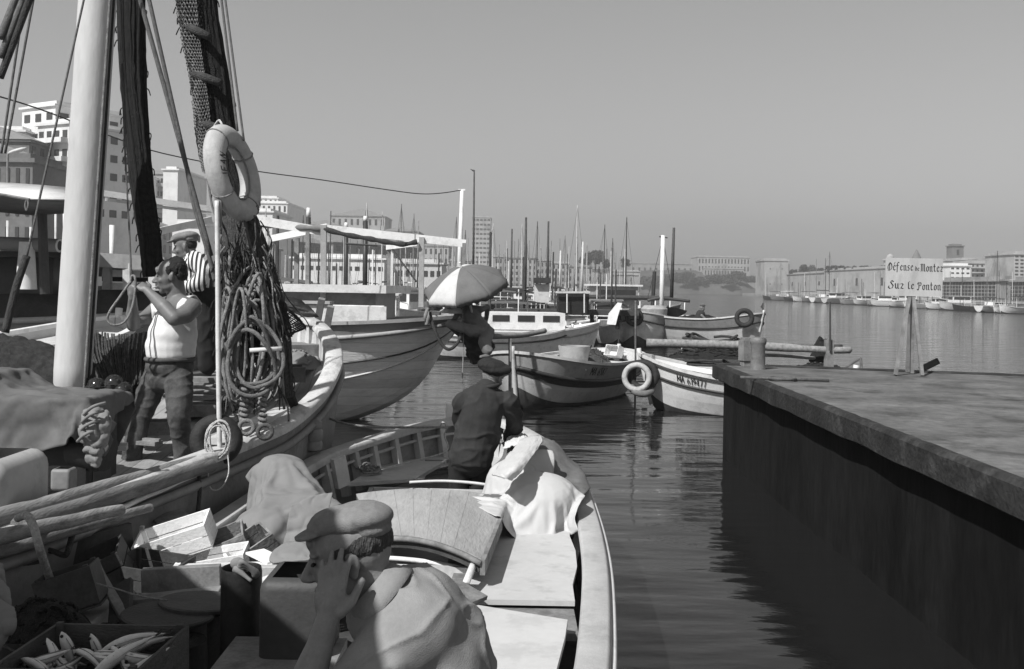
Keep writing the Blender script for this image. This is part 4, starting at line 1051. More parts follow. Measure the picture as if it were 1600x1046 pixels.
mb.tube(pts, [.055 + .015 * math.sin(i * 1.7) for i in range(len(pts))], 9); mb.build('rolled_awning', M_canvas, aw, smooth=True)
# thin cross ties
for (a, b) in ((P(613, 390, Yf - .3), P(650, 440, Yn)), (P(540, 381, Yf), P(590, 384, Yf))):
    MB().tube([a, b], .018, 5).build('tie_rod', M_dark, aw)
# white mast with lamp and the long wire
t = thing('mast', 'thin white mast with a cross bar, standing beside the parasol', 'mast', P(716, 470, 19.2))
MB().tube([P(716, 470, 19.2), P(722, 298, 19.2)], [.05, .035], 10).build('pole', M_white, t, smooth=True)
MB().beam(P(716, 297, 19.2), P(727, 297, 19.2), .03, .03).build('cross_bar', M_white, t)
w0 = cr([P(722, 297, 19.2), P(690, 302, 19), P(655, 303, 18.7), P(600, 296, 18), P(500, 281, 17), P(390, 266, 16), P(255, 240, 14.5), P(170, 212, 13), P(60, 170, 11), P(-40, 140, 10)], 5)
setp(MB().tube(w0, .009, 5).build('wire', M_dark, smooth=True), 'thin sagging wire running left from the white mast across the sky', 'wire')
# rope hanging in a loop from the bow and a rag on the rail
mb = MB().tube(cr([P(671, 488, 17.0), P(678, 512, 16.9), P(690, 538, 16.9), P(703, 546, 16.9), P(716, 534, 17.1), P(724, 512, 17.5), P(727, 495, 18)], 8), .028, 7)
setp(mb.build('rope', M_roped, smooth=True), 'dark rope hanging in a deep loop from the bow of the pale planked boat', 'rope')
def rag(label, pts, wd, m, th=.02, cat='cloth', name='rag', amp=.03):
    pts = cr(pts, 6); rows = []
    for i, p in enumerate(pts):
        d = (pts[min(i + 1, len(pts) - 1)] - pts[max(i - 1, 0)]).normalized(); s = d.cross(V((0, 1, .2))).normalized(); n_ = d.cross(s)
        rows.append([p + s * wd * q + n_ * amp * math.sin(q * 9 + i * .8) for q in [k / 8 - .5 for k in range(9)]])
    o = MB().grid(rows).build(name, m, smooth=True); md = o.modifiers.new('s', 'SOLIDIFY'); md.thickness = th; return setp(o, label, cat)
rag('limp grey rag tied over the rail of the pale planked boat', [P(668, 482, 16.95), P(667, 496, 16.9), P(668, 508, 16.9)], .08, M_canvas)
# parasol
pc_ = P(726, 452, 17.2); top = P(716, 405, 17.4)
par = thing('parasol', 'big striped parasol in grey and white shading the bare chested man', 'parasol', P(726, 500, 17.3))
ax = V((-.24, -.38, 1)).normalized(); Mp = ax.to_track_quat('Z', 'Y').to_matrix(); cen = P(727, 446, 17.3); Rp = .74
Mw_ = mat('parasol_pale', .5, .9, .1, 6, .1, 60); Mg = mat('parasol_shaded_grey', .13, .9, .12, 6, .1, 60); 
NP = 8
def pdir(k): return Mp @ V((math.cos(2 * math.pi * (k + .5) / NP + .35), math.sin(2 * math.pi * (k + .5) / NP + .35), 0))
LIGHT = sorted(range(NP), key=lambda k: (pdir(k) - V((-.55, -.8, 0))).length)[:1]; LIGHT += [(LIGHT[0] + 4) % NP, (LIGHT[0] + 5) % NP]  # grey panels: part stripe pattern, part painted shade away from the sun
for k in range(NP):
    rows = []
    for i in range(9):
        q = i / 8; row = []
        for j in range(9):
            a = 2 * math.pi * (k + j / 8) / NP + .35; sag = 1 - .10 * math.sin(math.pi * j / 8) * q
            r_ = Rp * q * sag; z = .42 * math.cos(q * 1.35) - .09 - .02 * q * math.sin(math.pi * j / 8)
            row.append(cen + Mp @ V((r_ * math.cos(a), r_ * math.sin(a), z)))
        rows.append(row)
    # valance
    rows.append([cen + Mp @ V((Rp * (1 - .10 * math.sin(math.pi * j / 8)) * math.cos(2 * math.pi * (k + j / 8) / NP + .35), Rp * (1 - .10 * math.sin(math.pi * j / 8)) * math.sin(2 * math.pi * (k + j / 8) / NP + .35), .42 * math.cos(1.35) - .09 - .10 - .03 * (j % 2))) for j in range(9)])
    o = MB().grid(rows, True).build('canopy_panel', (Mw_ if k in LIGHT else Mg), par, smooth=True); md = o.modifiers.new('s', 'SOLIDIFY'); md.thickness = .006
MB().tube([cen + Mp @ V((0, 0, .36)), cen + Mp @ V((0, 0, -.9))], .02, 8).build('pole', M_wlight, par, smooth=True)
mb = MB().tube([cen + Mp @ V((0, 0, .32)), cen + Mp @ V((0, 0, .42))], .02, 8); mb.build('finial', M_white, par)
for k in range(NP):
    a = 2 * math.pi * k / NP + .35; MB().tube([cen + Mp @ V((0, 0, .22)), cen + Mp @ V((Rp * .95 * math.cos(a), Rp * .95 * math.sin(a), -.0))], .006, 4).build('rib', M_dark, par)
# dark sagging cloth and bundle under the parasol
rag('dark cloth slung under the left side of the parasol', [P(672, 460, 17.6), P(700, 468, 17.5), P(728, 468, 17.5)], .28, M_canvasd, amp=.05)
heap('pale bundle lying on the rail behind the bare chested man', P(708, 490, 17.6), .22, .16, .16, M_canvasl, 21, n=14, name='bundle', cat='bundle')
# ---- boats and canopies at far left, behind the white mast
f = hull_fn(11.5, 3.0, 2.25, 2.5, 2.3, .45, pw=2.8, qw=.6); t = thing('fishing_boat', 'large fishing boat with a dark bulwark and cabin behind the thick white mast', 'boat')
q = P(340, 500, 15.8); place(t, f, (q.x, q.y), R(4)); make_hull(t, f, [M_bottom, M_grey, mat('bulwark_dark', .06, .6, .3, 5, .12, 30), M_cream], tb=.3, tr=.86, deck_drop=.4, capm=M_mgrey, railm=M_cream, railt=.85, railr=.05)
farl = t
t = thing('cabin', 'low cabin with a flat dark roof at the left edge behind the mast', 'cabin', P(40, 440, 13.6))
a = P(-120, 440, 13.6); b = P(62, 440, 13.6); MB().box(((a.x + b.x) / 2, 14.6, 2.55), (b.x - a.x, 1.2, .5)).build('wall', M_dark, t)
MB().box(((a.x + b.x) / 2 + .12, 14.4, P(0, 396, 13.6).z), (b.x - a.x + .5, 2.0, .09)).build('roof', M_dark, t)
MB().box(((a.x + b.x) / 2 + .12, 13.38, P(0, 394, 13.6).z + .03), (b.x - a.x + .5, .05, .05)).build('roof_edge', M_mgrey, t)
for x in (58, 103): MB().tube([P(x, 450, 13.5), P(x, 397, 13.5)], .035, 6).build('post', M_dark, t)
t = thing('canvas_roll', 'rolled pale canvas with a dark disc for its open end lying on the cabin roof', 'canvas roll', P(20, 388, 13))
p0 = P(-80, 377, 13.2); p1 = P(93, 384, 13.0); MB().tube([p0, p1], .085, 16).build('roll', M_canvas, t, smooth=40); d = (p1 - p0).normalized()
MB().tube([p1 + d * .001, p1 + d * .004], .062, 16).build('hollow_shade_disc', M_black, t); mb = MB(); mb.torus(p1, .074, .014, V(d).to_track_quat('Z', 'Y').to_matrix(), 24, 6); mb.build('end_rim', M_canvasl, t, smooth=True)  # black disc paints the darkness inside the open roll
mb = MB().lathe([(.13, -.1), (.115, .1), (.095, .42), (.09, .5)], P(41, 440, 13.0), 20); setp(mb.build('ventilator', M_canvasl, smooth=40), 'pale tapered ventilator standing in front of the dark cabin', 'ventilator')
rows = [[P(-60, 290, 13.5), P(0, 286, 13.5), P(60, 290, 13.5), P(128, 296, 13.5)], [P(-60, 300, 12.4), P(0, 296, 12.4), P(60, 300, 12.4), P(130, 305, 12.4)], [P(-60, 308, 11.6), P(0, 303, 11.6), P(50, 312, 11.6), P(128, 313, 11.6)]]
t = thing('canopy', 'pale canvas canopy with its underside shade coloured dark at the left edge', 'canopy', P(40, 330, 12))
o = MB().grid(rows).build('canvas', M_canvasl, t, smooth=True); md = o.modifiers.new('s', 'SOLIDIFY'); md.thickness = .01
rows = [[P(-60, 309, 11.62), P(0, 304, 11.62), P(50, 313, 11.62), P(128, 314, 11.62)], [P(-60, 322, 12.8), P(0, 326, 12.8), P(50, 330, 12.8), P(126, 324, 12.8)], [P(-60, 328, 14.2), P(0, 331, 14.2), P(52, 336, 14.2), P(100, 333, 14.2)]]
o = MB().grid(rows).build('underside', M_canvasd, t, smooth=True); md = o.modifiers.new('s', 'SOLIDIFY'); md.thickness = .01  # shade below the canopy painted as a darker canvas sheet
MB().tube([P(-60, 309, 11.6), P(0, 304, 11.6), P(46, 312, 11.6)], .018, 6).build('edge_pole', M_wmid, t)
MB().tube([P(66, 335, 12.6), P(68, 400, 12.6), P(70, 460, 12.6)], .06, 8).build('post', M_dark, t)
MB().tube(cr([P(42, 312, 11.5), P(39, 320, 11.5), P(41, 329, 11.5), P(44, 320, 11.5), P(43, 312, 11.5)], 5), .008, 5).build('cord', M_rope, t)
# deckhouse with openings right of the white mast
t = thing('deckhouse', 'pale deckhouse with open sides between the mast and the man in the vest', 'deckhouse', P(205, 446, 14.6))
MB().beam(P(150, 406, 14.6), P(258, 413, 14.8), .3, .2).build('roof', M_grey, t)
MB().beam(P(150, 400, 14.7), P(258, 406, 14.9), .5, .05).build('roof_board', M_cream, t)
for x, m_ in ((168, M_grey), (199, M_cream), (239, M_cream)): MB().beam(P(x, 452, 14.6), P(x, 412, 14.6), .1, .1, (1, 0, 0)).build('post', m_, t)
for y in (427, 447): MB().beam(P(160, y, 14.65), P(250, y + 2, 14.8), .05, .1).build('rail', M_cream, t)
MB().beam(P(160, 436, 14.9), P(250, 438, 15), .05, .07).build('shelf', M_black, t)
MB().box(P(208, 424, 15.4), (1.6, .05, .18)).build('side_panel', M_wmid, t)
f = hull_fn(5.2, 1.5, 1.82, 2.02, 1.95, .4, pw=2.8, qw=.6); t = thing('rowing_boat', 'grey boat with a pale gunwale lying along the far side of the net boat', 'boat'); a = P(20, 520, 9.9); b = P(236, 483, 13.0); dd = b - a
place(t, f, (b.x - .5, b.y + .2), math.atan2(dd.y, dd.x)); make_hull(t, f, [M_bottom, M_grey, M_grey, M_lgrey], deck_drop=.12, deckm=M_lgrey, capm=M_white, railm=M_mgrey)
# poles and street lamps of the far left quay
for k, (x, yt, yb, Y, m_, lab) in enumerate([(102, 334, 400, 30, M_white, 'white post standing on the quay left of the thick mast'), (175, 352, 400, 28, M_white, 'short white post right of the thick mast'), (12, 345, 400, 30, M_cream, 'thin pale post near the left edge'), (48, 355, 400, 32, M_cream, 'thin pale post left of the dark canopy post'), (87, 335, 400, 34, M_cream, 'thin grey post under the canopy edge')]):
    setp(MB().tube([P(x, yb + 40, Y), P(x, yt, Y)], .07 if k < 2 else .04, 8).build('post', m_, smooth=True), lab, 'post')
t = thing('street_lamp', 'street lamp with a long pale head at the top of the old house', 'street lamp', P(20, 330, 100))
MB().tube(cr([P(12, 330, 100), P(12, 250, 100), P(14, 240, 100), P(22, 235, 100)], 4), .12, 8).build('pole', M_mgrey, t, smooth=True)
MB().ell(P(27, 236, 100), (1.0, .35, .22), Matrix.Rotation(-.3, 3, 'Y')).build('lamp_head', M_cream, t, smooth=True)
# ================= left boat (nets, mast, man with the rope) =================
def open_hull(t, loop, mats, cap=.12, th=.05, inner_to=.35, zb=-.3, tuck=.42, capm=None, name='hull', bulge=.0, inm=None, z_in=None, outm=None):
    """loop: gunwale points from near right round the stem to near left. Outer skin, inner skin, capping."""
    n = len(loop); nr = []
    for i in range(n):
        d = loop[min(i + 1, n - 1)] - loop[max(i - 1, 0)]; d.z = 0; d.normalize(); nr.append(V((-d.y, d.x, 0)))   # inward for this winding
    prof = [(0, 0), (.0, .12), (.03, .3), (.10, .55), (.25, .8), (.55, 1.0)]
    mb = MB(); rows = []
    for (a, b) in prof:
        rows.append([loop[i] + nr[i] * (a * tuck * 1.6) + V((0, 0, (zb - loop[i].z) * b)) for i in range(n)])
    mb.grid(rows); mb.build(name, outm or mats[0], t, smooth=35)
    mb = MB(); rows = []
    for b in (0, .35, .7, 1):
        rows.append([loop[i] + nr[i] * (th + .04 * b) + V((0, 0, -b * ((loop[i].z - inner_to) if z_in is None else z_in) )) for i in range(n)])
    mb.grid(rows, True); mb.build('inner_planking', inm or mats[1], t, smooth=35)
    mb = MB(); rows = []
    for (a, z) in ((-.035, -.05), (-.035, .0), (-.015, .018), (cap - .015, .018), (cap, .0), (cap, -.04)):
        rows.append([loop[i] + nr[i] * a + V((0, 0, z)) for i in range(n)])
    mb.grid(rows); mb.build('gunwale', capm or mats[2], t, smooth=50)
    return nr
LB = thing('net_boat', 'large weathered fishing boat hung with nets and ropes, carrying the man in the vest', 'boat', (-3.6, 7.5, 0))
Rr = [V((-3.9, 1.8, 1.3)), V((-3.35, 3.2, 1.27)), V((-2.95, 4.3, 1.25)), G(0, 832, 1.25), G(150, 777, 1.27), G(330, 712, 1.3), G(400, 685, 1.33), G(450, 662, 1.4), G(492, 628, 1.5), G(516, 598, 1.62), G(530, 562, 1.8), G(524, 532, 1.95), G(508, 510, 2.06), G(490, 500, 2.12)]
Ll = [G(470, 499, 2.1), V((-3.35, 12.5, 2.02)), V((-4.1, 11.7, 1.86)), V((-4.75, 10.6, 1.66)), V((-5.15, 9.2, 1.46)), V((-5.3, 7.6, 1.36)), V((-5.4, 5.8, 1.3)), V((-5.4, 4.2, 1.28)), V((-5.2, 2.0, 1.3))]
loopL = cr(Rr + Ll, 5)
M_lbout = mat('netboat_hull', .2, .65, .15, 3, .25, 24, stain=.5, stain_v=.45, sscale=2.5)
M_lbdeck = mat('netboat_deck', .28, .8, .18, 4, .3, 40, (1, .3, 1), stain=.45, sscale=2.5, planks=(0, .13, .45))
nrL = open_hull(LB, loopL, [M_lbout, M_wmid, M_cream], cap=.13, z_in=.36, tuck=.6, capm=mat('netboat_gunwale', .5, .7, .15, 5, .3, 40, stain=.5, sscale=5), inm=M_cream)
# deck: follows the sheer
rows = []; n = len(loopL)
for i in range(n // 2):
    a = loopL[i] + nrL[i] * .08 - V((0, 0, .3)); b = loopL[n - 1 - i] + nrL[n - 1 - i] * .08 - V((0, 0, .3))
    if i < 3: a.y = b.y = max(a.y, 1.5)
    rows.append([a.lerp(b, k / 10) + V((0, 0, .05 * math.sin(math.pi * k / 10))) for k in range(11)])
MB().grid(rows).build('deck', M_lbdeck, LB, smooth=True)
# ribs along the inside of the right side
mb = MB()
for i in range(18, n - 20, 2):
    p = loopL[i] + nrL[i] * .075; mb.box(p - V((0, 0, .19)), (.05, .05, .34), Matrix.Rotation(math.atan2(nrL[i].y, nrL[i].x), 3, 'Z'))
mb.build('rib', M_cream, LB, split=True)
# rub rail outside
mb = MB().tube([loopL[i] - nrL[i] * .02 - V((0, 0, .16)) for i in range(0, 60)], .035, 6); mb.build('rubbing_rail', M_mgrey, LB, smooth=True)
# stem timbers (two leaning bitts) and rail board
for (a, b, c_) in ((P(497, 487, 11.7), P(503, 467, 11.6), 0), (P(510, 503, 11.5), P(517, 479, 11.4), 1)):
    MB().beam(a - V((0, 0, .1)), b, .055, .075, (1, 0, 0)).build('bitt', M_mgrey, LB)
MB().box(P(466, 546, 10.6), (.62, .5, .12), (0, 0, .5)).build('hatch', M_wmid, LB)
MB().box(P(430, 512, 11.3), (.5, .04, .4), (0, 0, .3)).build('bulkhead', M_cream, LB)
MB().beam(P(445, 640, 9.3), P(338, 690, 7.7), .14, .05).build('deck_board', M_cream, LB)
# white mast (thick)
mt_ = thing('mast', 'thick pale wooden mast rising out of the picture in front of the left boat', 'mast', P(112, 640, 8.0))
a = P(110, 640, 8.0); b = P(163, -160, 8.0)
pts = [a.lerp(b, k / 12) for k in range(13)]
MB().tube(pts, [.14] * 13, 28).build('spar', mat('mast_paint', .52, .6, .09, 3, .15, 30, (1, 1, .25), stain=.2, stain_v=.6, sscale=3), mt_, smooth=True)
o = MB().tube([p + V((.128, -.075, 0)) for p in pts], .011, 6); o.build('halyard', M_rope, mt_, smooth=True)
MB().tube([p + V((.145, -.04, 0)) for p in pts], .009, 6).build('halyard', M_roped, mt_, smooth=True)
# ---- hanging bundles of dark net
def bundle(label, path, widths, thick, m, seed, ns=46, rs=.014, name='hanging_net', core=True, group=None, rags=0):
    r = random.Random(seed); t = thing(name, label, 'net', path[-1]); pts = cr(path, 8); N = len(pts); wd = cr([V((w_, 0, 0)) for w_ in widths], 8)
    def side(i): return (pts[min(i + 1, N - 1)] - pts[max(i - 1, 0)]).normalized().cross(V((0, 1, 0))).normalized()
    if core:
        rows = []
        for i, p in enumerate(pts):
            s = side(i); w_ = wd[i].x; ring = []
            for k in range(25):
                a = 2 * math.pi * k / 24; q = 1 + .10 * noise.noise(V((math.cos(a) * 2.2, math.sin(a) * 2.2, p.z * 2.2 + seed))) + .10 * abs(math.sin(a * 3.5 + seed)); ring.append(p + s * math.cos(a) * w_ / 2 * q + V((0, 1, 0)) * math.sin(a) * thick / 2 * q)
            rows.append(ring)
        MB().grid(rows).build('core', m, t, smooth=True)
    mb = MB()
    for k in range(ns):
        a = 2 * math.pi * k / ns + r.uniform(-.1, .1); rr_ = r.uniform(.9, 1.08); ph = r.random() * 9; path_ = []
        for i, p in enumerate(pts):
            s = side(i); aa = a + .18 * math.sin(i * .21 + ph); path_.append(p + s * math.cos(aa) * wd[i].x / 2 * rr_ + V((0, 1, 0)) * math.sin(aa) * thick / 2 * rr_ + V((noise.noise(V((i * .5, k, 0))) * .012, 0, 0)))
        mb.tube(path_, rs * r.uniform(.7, 1.3), 5)
    for k in range(rags):
        i = r.randrange(2, N - 2); s = side(i); sg = -1 if r.random() < .7 else 1; p = pts[i] + s * sg * wd[i].x / 2; mb.tube(cr([p, p + s * sg * .03 + V((0, 0, -.02)), p + s * sg * r.uniform(.02, .05) + V((0, -.01, -.07))], 3), .005, 4)
    mb.build('strands', m, t, smooth=True); return t
bundle('long dark net hanging in a narrow band right of the thick mast', [P(204, -120, 8.6), P(206, 60, 8.6), P(212, 180, 8.6), P(222, 290, 8.55), P(234, 370, 8.5), P(240, 432, 8.5)], [.20, .2, .18, .165, .15, .14], .16, M_net, 1, ns=60, rs=.012, rags=40)
bundle('broad dark net hanging from the top with wooden rungs across it', [P(292, -120, 8.0), P(310, 20, 8.0), P(330, 130, 8.0), P(348, 240, 8.0), P(366, 320, 7.95), P(384, 420, 7.9)], [.27, .27, .26, .24, .22, .26], .2, M_net, 2, ns=64, rs=.013, rags=20)
for (a, b, lab) in ((P(294, 42, 7.86), P(327, 58, 7.8), 'upper wooden rung across the broad dark net'), (P(302, 115, 7.86), P(345, 130, 7.8), 'middle wooden rung across the broad dark net'), (P(310, 192, 7.86), P(352, 203, 7.8), 'lowest wooden rung behind the top of the lifebuoy')):
    o = MB().tube([a, a.lerp(b, .5), b], [.03, .034, .03], 10).build('rung', M_roped, smooth=True); setp(o, lab, 'rung', 'rungs across the hanging net')
# open mesh net: diamonds made of thin cords
def mesh_net(label, rows, m, r=.004, name='mesh_net', step=1):
    mb = MB(); nr_ = len(rows); nc = len(rows[0])
    for i in range(nr_ - 1):
        for j in range(nc):
            for dj in (-1, 1):
                k = j + dj
                if 0 <= k < nc and (i + j) % 2 == 0: mb.tube([rows[i][j], rows[i + 1][k]], r, 3)
    o = mb.build(name, m, smooth=True); return setp(o, label, 'net')
def surf(ctrl, nu, nv, wr=0.0, seed=0, wf=6.0):
    """smooth surface through a control grid, with wrinkles along its normal"""
    rows = [cr(r, 1) if False else [V(p) for p in r] for r in ctrl]; A = []
    for r in rows:
        q = cr(r, nu); A.append(q)
    cols = list(zip(*A)); B = [cr(list(c), nv) for c in cols]; g = [list(r) for r in zip(*B)]
    if wr:
        out = []
        for i, r in enumerate(g):
            row = []
            for j, p in enumerate(r):
                a = g[min(i + 1, len(g) - 1)][j] - g[max(i - 1, 0)][j]; b = r[min(j + 1, len(r) - 1)] - r[max(j - 1, 0)]; n_ = b.cross(a)
                if n_.length > 1e-9: n_.normalize()
                sd_ = V((seed * 2.3, seed, 0)); pw_ = p + V((noise.noise(p * wf * .5 + sd_), noise.noise(p * wf * .5 + sd_ + V((5, 0, 0))), 0)) * .12
                w1 = noise.noise(pw_ * wf * .7 + sd_); c_, s_ = math.cos(seed), math.sin(seed)
                q1 = V(((pw_.x * c_ + pw_.y * s_) * 2.4, (-pw_.x * s_ + pw_.y * c_) * .8, pw_.z * 1.6)); a1 = max(0, 1 - abs(noise.noise(q1 * wf * .8 + sd_)) * 2.6) ** 2
                q2 = V(((pw_.x * s_ - pw_.y * c_) * 2.2, (pw_.x * c_ + pw_.y * s_), pw_.z * 2)); a2 = max(0, 1 - abs(noise.noise(q2 * wf * 1.9 + sd_ * 2)) * 2.8) ** 2
                row.append(p + n_ * wr * (w1 * .35 + a1 * .8 + a2 * .35))
            out.append(row)
        g = out
    return g
def sheet(label, ctrl, m, nu=8, nv=8, wr=.02, seed=0, wf=6.0, th=.012, name='tarpaulin', cat='tarpaulin', parent=None):
    g = surf(ctrl, int(nu * 1.7), int(nv * 1.7), wr, seed, wf); o = MB().grid(g).build(name, m, parent, smooth=True); md = o.modifiers.new('s', 'SOLIDIFY'); md.thickness = th; md.offset = 0
    if parent is None: setp(o, label, cat)
    return o
g = surf([[P(270, -20, 7.9), P(290, -20, 7.85), P(306, -20, 7.85)], [P(282, 60, 7.9), P(298, 60, 7.84), P(312, 60, 7.84)], [P(296, 130, 7.9), P(310, 130, 7.82), P(322, 130, 7.84)], [P(303, 200, 7.9), P(314, 205, 7.82), P(330, 200, 7.84)], [P(314, 268, 7.9), P(322, 272, 7.82), P(332, 262, 7.84)]], 7, 14, .01, 3)
mesh_net('pale frayed mesh net hanging down the left edge of the broad dark net', g, M_rope, .0045)
g2 = surf([[P(272, -20, 7.88), P(284, -20, 7.86)], [P(286, 60, 7.88), P(296, 60, 7.86)], [P(298, 130, 7.88), P(308, 130, 7.86)], [P(308, 200, 7.88), P(318, 200, 7.86)], [P(318, 266, 7.88), P(324, 268, 7.86)]], 8, 16, .01, 5)
mesh_net('second layer of frayed pale netting beside the rungs', g2, M_netm, .006)
# lifebuoy
t = thing('lifebuoy', 'white canvas covered lifebuoy with faded painted letters hung on the dark net', 'lifebuoy', P(363, 340, 7.6))
nb = V((.978, -.21, .0)).normalized(); cb_ = P(364, 271, 7.62); tl_ = R(12)
e1 = V((0, 0, 1)).cross(nb).normalized(); e2 = nb.cross(e1); ca, sa = math.cos(tl_), math.sin(tl_)
ML = Matrix((e1, e2, nb)).transposed()
pts = []; Rb, rb = .262, .078
def buoy(a, b, k=1.0):
    c = V((math.cos(a), math.sin(a) * 1.06, 0)); p = c * Rb + c * (rb * k * math.cos(b)) + V((0, 0, rb * k * math.sin(b))); p = ML @ p
    p = p + V((p.z * -math.sin(tl_) * 1.0, 0, 0)); return cb_ + p
rows = [[buoy(2 * math.pi * i / 56, 2 * math.pi * j / 20) for j in range(21)] for i in range(57)]
MB().grid(rows, True).build('ring', mat('buoy_canvas', .42, .8, .1, 8, .25, 120, stain=.35, stain_v=.6, sscale=7), t, smooth=True)
for k in range(4):
    a0 = k * math.pi / 2 + .6; MB().tube([buoy(a0, 2 * math.pi * j / 16, 1.03) for j in range(16)], .006, 5, closed=True).build('lashing', M_rope, t, smooth=True)
MB().tube([buoy(2 * math.pi * i / 60, 2.75, 1.1 + .04 * math.sin(i)) for i in range(60)], .008, 6, closed=True).build('grab_line', M_rope, t, smooth=True)
# letters painted on the left limb:  J E A N
def bl(a0, txt, sz, bb=1.35, dr=-1):
    mb = MB(); nib_text(mb, txt, DIG, lambda u, v, d: buoy(a0 + dr * (u / Rb), bb + (sz * .75 - v) / rb, 1 + (.004 + d) / rb), sz, (.08, .1), .5); mb.build('lettering', M_print, t)
bl(3.32, 'JEAN', .036); bl(5.5, 'F L', .036)
MB().tube(cr([P(347, 195, 7.6), P(342, 188, 7.7), P(335, 197, 7.75)], 4), .008, 5).build('hanger', M_ropel, t)
# light boathook pole with bent foot, and coil of white cord
o = MB().tube(cr([P(339, 314, 7.35), P(340, 420, 7.33), P(341, 560, 7.3), P(343, 690, 7.28), P(344, 712, 7.27), P(340, 722, 7.22), P(322, 727, 7.15)], 6), .017, 10).build('boathook', mat('pole_paint', .62, .5, .1, 8, .1, 60, stain=.3, sscale=9), smooth=True)
setp(o, 'slim pale pole with a bent foot standing upright right of the man in the vest', 'pole')
o = MB().box(P(341, 330, 7.37), (.05, .03, .22)).build('cleat_board', M_wmid); setp(o, 'small wooden cleat board at the top of the slim pale pole', 'cleat board')
t = thing('cord_coil', 'skein of thin white cord hung over a tyre at the foot of the slim pole', 'cord', P(341, 690, 7.15)); rr = random.Random(4)
mb = MB()
for k in range(13):
    pts = []; a = rr.uniform(.05, .09); b = rr.uniform(.10, .15); ph = rr.uniform(-.4, .4)
    for j in range(20):
        u = 2 * math.pi * j / 20; x = math.cos(u) * a + math.sin(ph) * math.sin(u) * .06; z = math.sin(u) * b; pts.append(P(341, 688, 7.12) + V((x, .012 * math.sin(u * 2 + k) - .01, z)))
    mb.tube(pts, .0045, 5, closed=True)
mb.tube(cr([P(333, 715, 7.1), P(325, 745, 7.0), P(331, 765, 7.0), P(346, 762, 7.0), P(357, 740, 7.0), P(356, 712, 7.1)], 6), .0045, 5)
mb.build('cord', M_ropel, t, smooth=True)
tyre('dark tyre fender standing behind the skein of white cord', P(338, 688, 7.3), (.25, -1, .15), .13, .055)
# cork fender can hanging over the side
o = MB().lathe([(.04, .0), (.075, .02), (.08, .07), (.07, .09), (.08, .11), (.08, .17), (.065, .19), (.075, .21), (.07, .25), (.03, .27)], P(489, 706, 8.6), 18).build('fender', M_mgrey, smooth=40); setp(o, 'round banded fender hanging on a cord over the side by the mooring line', 'fender')
o = MB().tube(cr([P(470, 640, 8.9), P(480, 652, 8.7), P(488, 665, 8.6)], 5), .01, 6).build('fender_cord', M_rope, smooth=True); setp(o, 'short cord holding the round fender', 'cord'); o.name = 'short_cord'
o = MB().tube(cr([P(487, 635, 9.3), P(510, 652, 9.2), P(545, 663, 9.1), P(590, 668, 9.2), P(640, 668, 9.6), P(700, 668, 9.9)], 6), .011, 6).build('mooring_line', M_rope, smooth=True); setp(o, 'mooring line sagging between the net boat and the foreground boat', 'rope')
# ---- mass of ropes, nets and coils hanging above the rail
bundle('dark net bundle narrowing down below the lifebuoy to the rail', [P(372, 335, 7.9), P(384, 390, 7.85), P(398, 450, 7.8), P(418, 510, 7.8), P(432, 560, 7.85), P(446, 618, 8.3)], [.22, .3, .34, .3, .2, .1], .24, M_netm, 6, ns=60, rs=.012, rags=50)
bundle('thin dark net strand column left of the rope loops', [P(352, 395, 7.8), P(352, 450, 7.75), P(354, 520, 7.7), P(362, 600, 7.7), P(372, 640, 7.75)], [.1, .12, .13, .1, .08], .1, M_net, 7, ns=26, rs=.01, rags=30)
g = surf([[P(392, 395, 7.7), P(420, 430, 7.75), P(440, 465, 7.8)], [P(405, 440, 7.6), P(430, 465, 7.65), P(455, 485, 7.75)], [P(415, 500, 7.6), P(440, 505, 7.65), P(478, 510, 7.8)], [P(425, 538, 7.65), P(440, 535, 7.7), P(470, 518, 7.8)]], 14, 12, .02, 8)
mesh_net('fan of dark mesh netting spreading right of the rope loops', g, M_netm, .005)
sheet('dark net cloth behind the fan of mesh netting', [[P(395, 398, 7.78), P(415, 430, 7.8), P(430, 455, 7.85)], [P(402, 440, 7.75), P(425, 470, 7.78), P(448, 495, 7.85)], [P(410, 500, 7.75), P(430, 520, 7.78), P(455, 520, 7.85)]], M_net, wr=.03, seed=4, name='net', cat='net')
rg = random.Random(21)
def loops(label, cx, cy, Y, wpx, hpx, n, r, m, seed, jx=8, jy=10, name='rope_loops', tilt=0):
    q = random.Random(seed); t = thing(name, label, 'rope', P(cx, cy + hpx / 2, Y))
    for k in range(n):
        w2 = wpx / 2 * q.uniform(.6, 1.1); h2 = hpx / 2 * q.uniform(.75, 1.08); ox = q.uniform(-jx, jx); oy = q.uniform(-jy, jy); yy = Y + q.uniform(-.09, .09); pts = []; ti = tilt + q.uniform(-.15, .15)
        for j in range(26):
            a = 2 * math.pi * j / 26; x = math.cos(a) * w2 * (1 + .25 * math.sin(a)); y = math.sin(a) * h2
            x, y = x * math.cos(ti) - y * math.sin(ti), x * math.sin(ti) + y * math.cos(ti)
            pts.append(P(cx + ox + x, cy + oy + y, yy + .05 * math.sin(a * 2 + k)))
        MB().tube(pts, r * q.uniform(.85, 1.15), 8, closed=True).build('loop', m, t, smooth=True)
    return t
loops('thick weathered rope loops hanging in the middle of the net bundle', 392, 530, 7.5, 62, 190, 9, .014, M_rope, 3, 16, 20)
loops('narrow inner rope loops hanging beside the slim pole', 372, 545, 7.45, 26, 170, 7, .012, M_rope, 6, 12, 16)
loops('wide lower rope loop drooping toward the rail', 395, 560, 7.4, 88, 120, 4, .014, mat('grey_rope', .17, .95, .3, 30, .9, 160), 9, 5, 10, tilt=-.15)
loops('dark rope loops hanging behind the pale ones', 400, 500, 7.62, 60, 130, 9, .013, M_roped, 12, 20, 24)
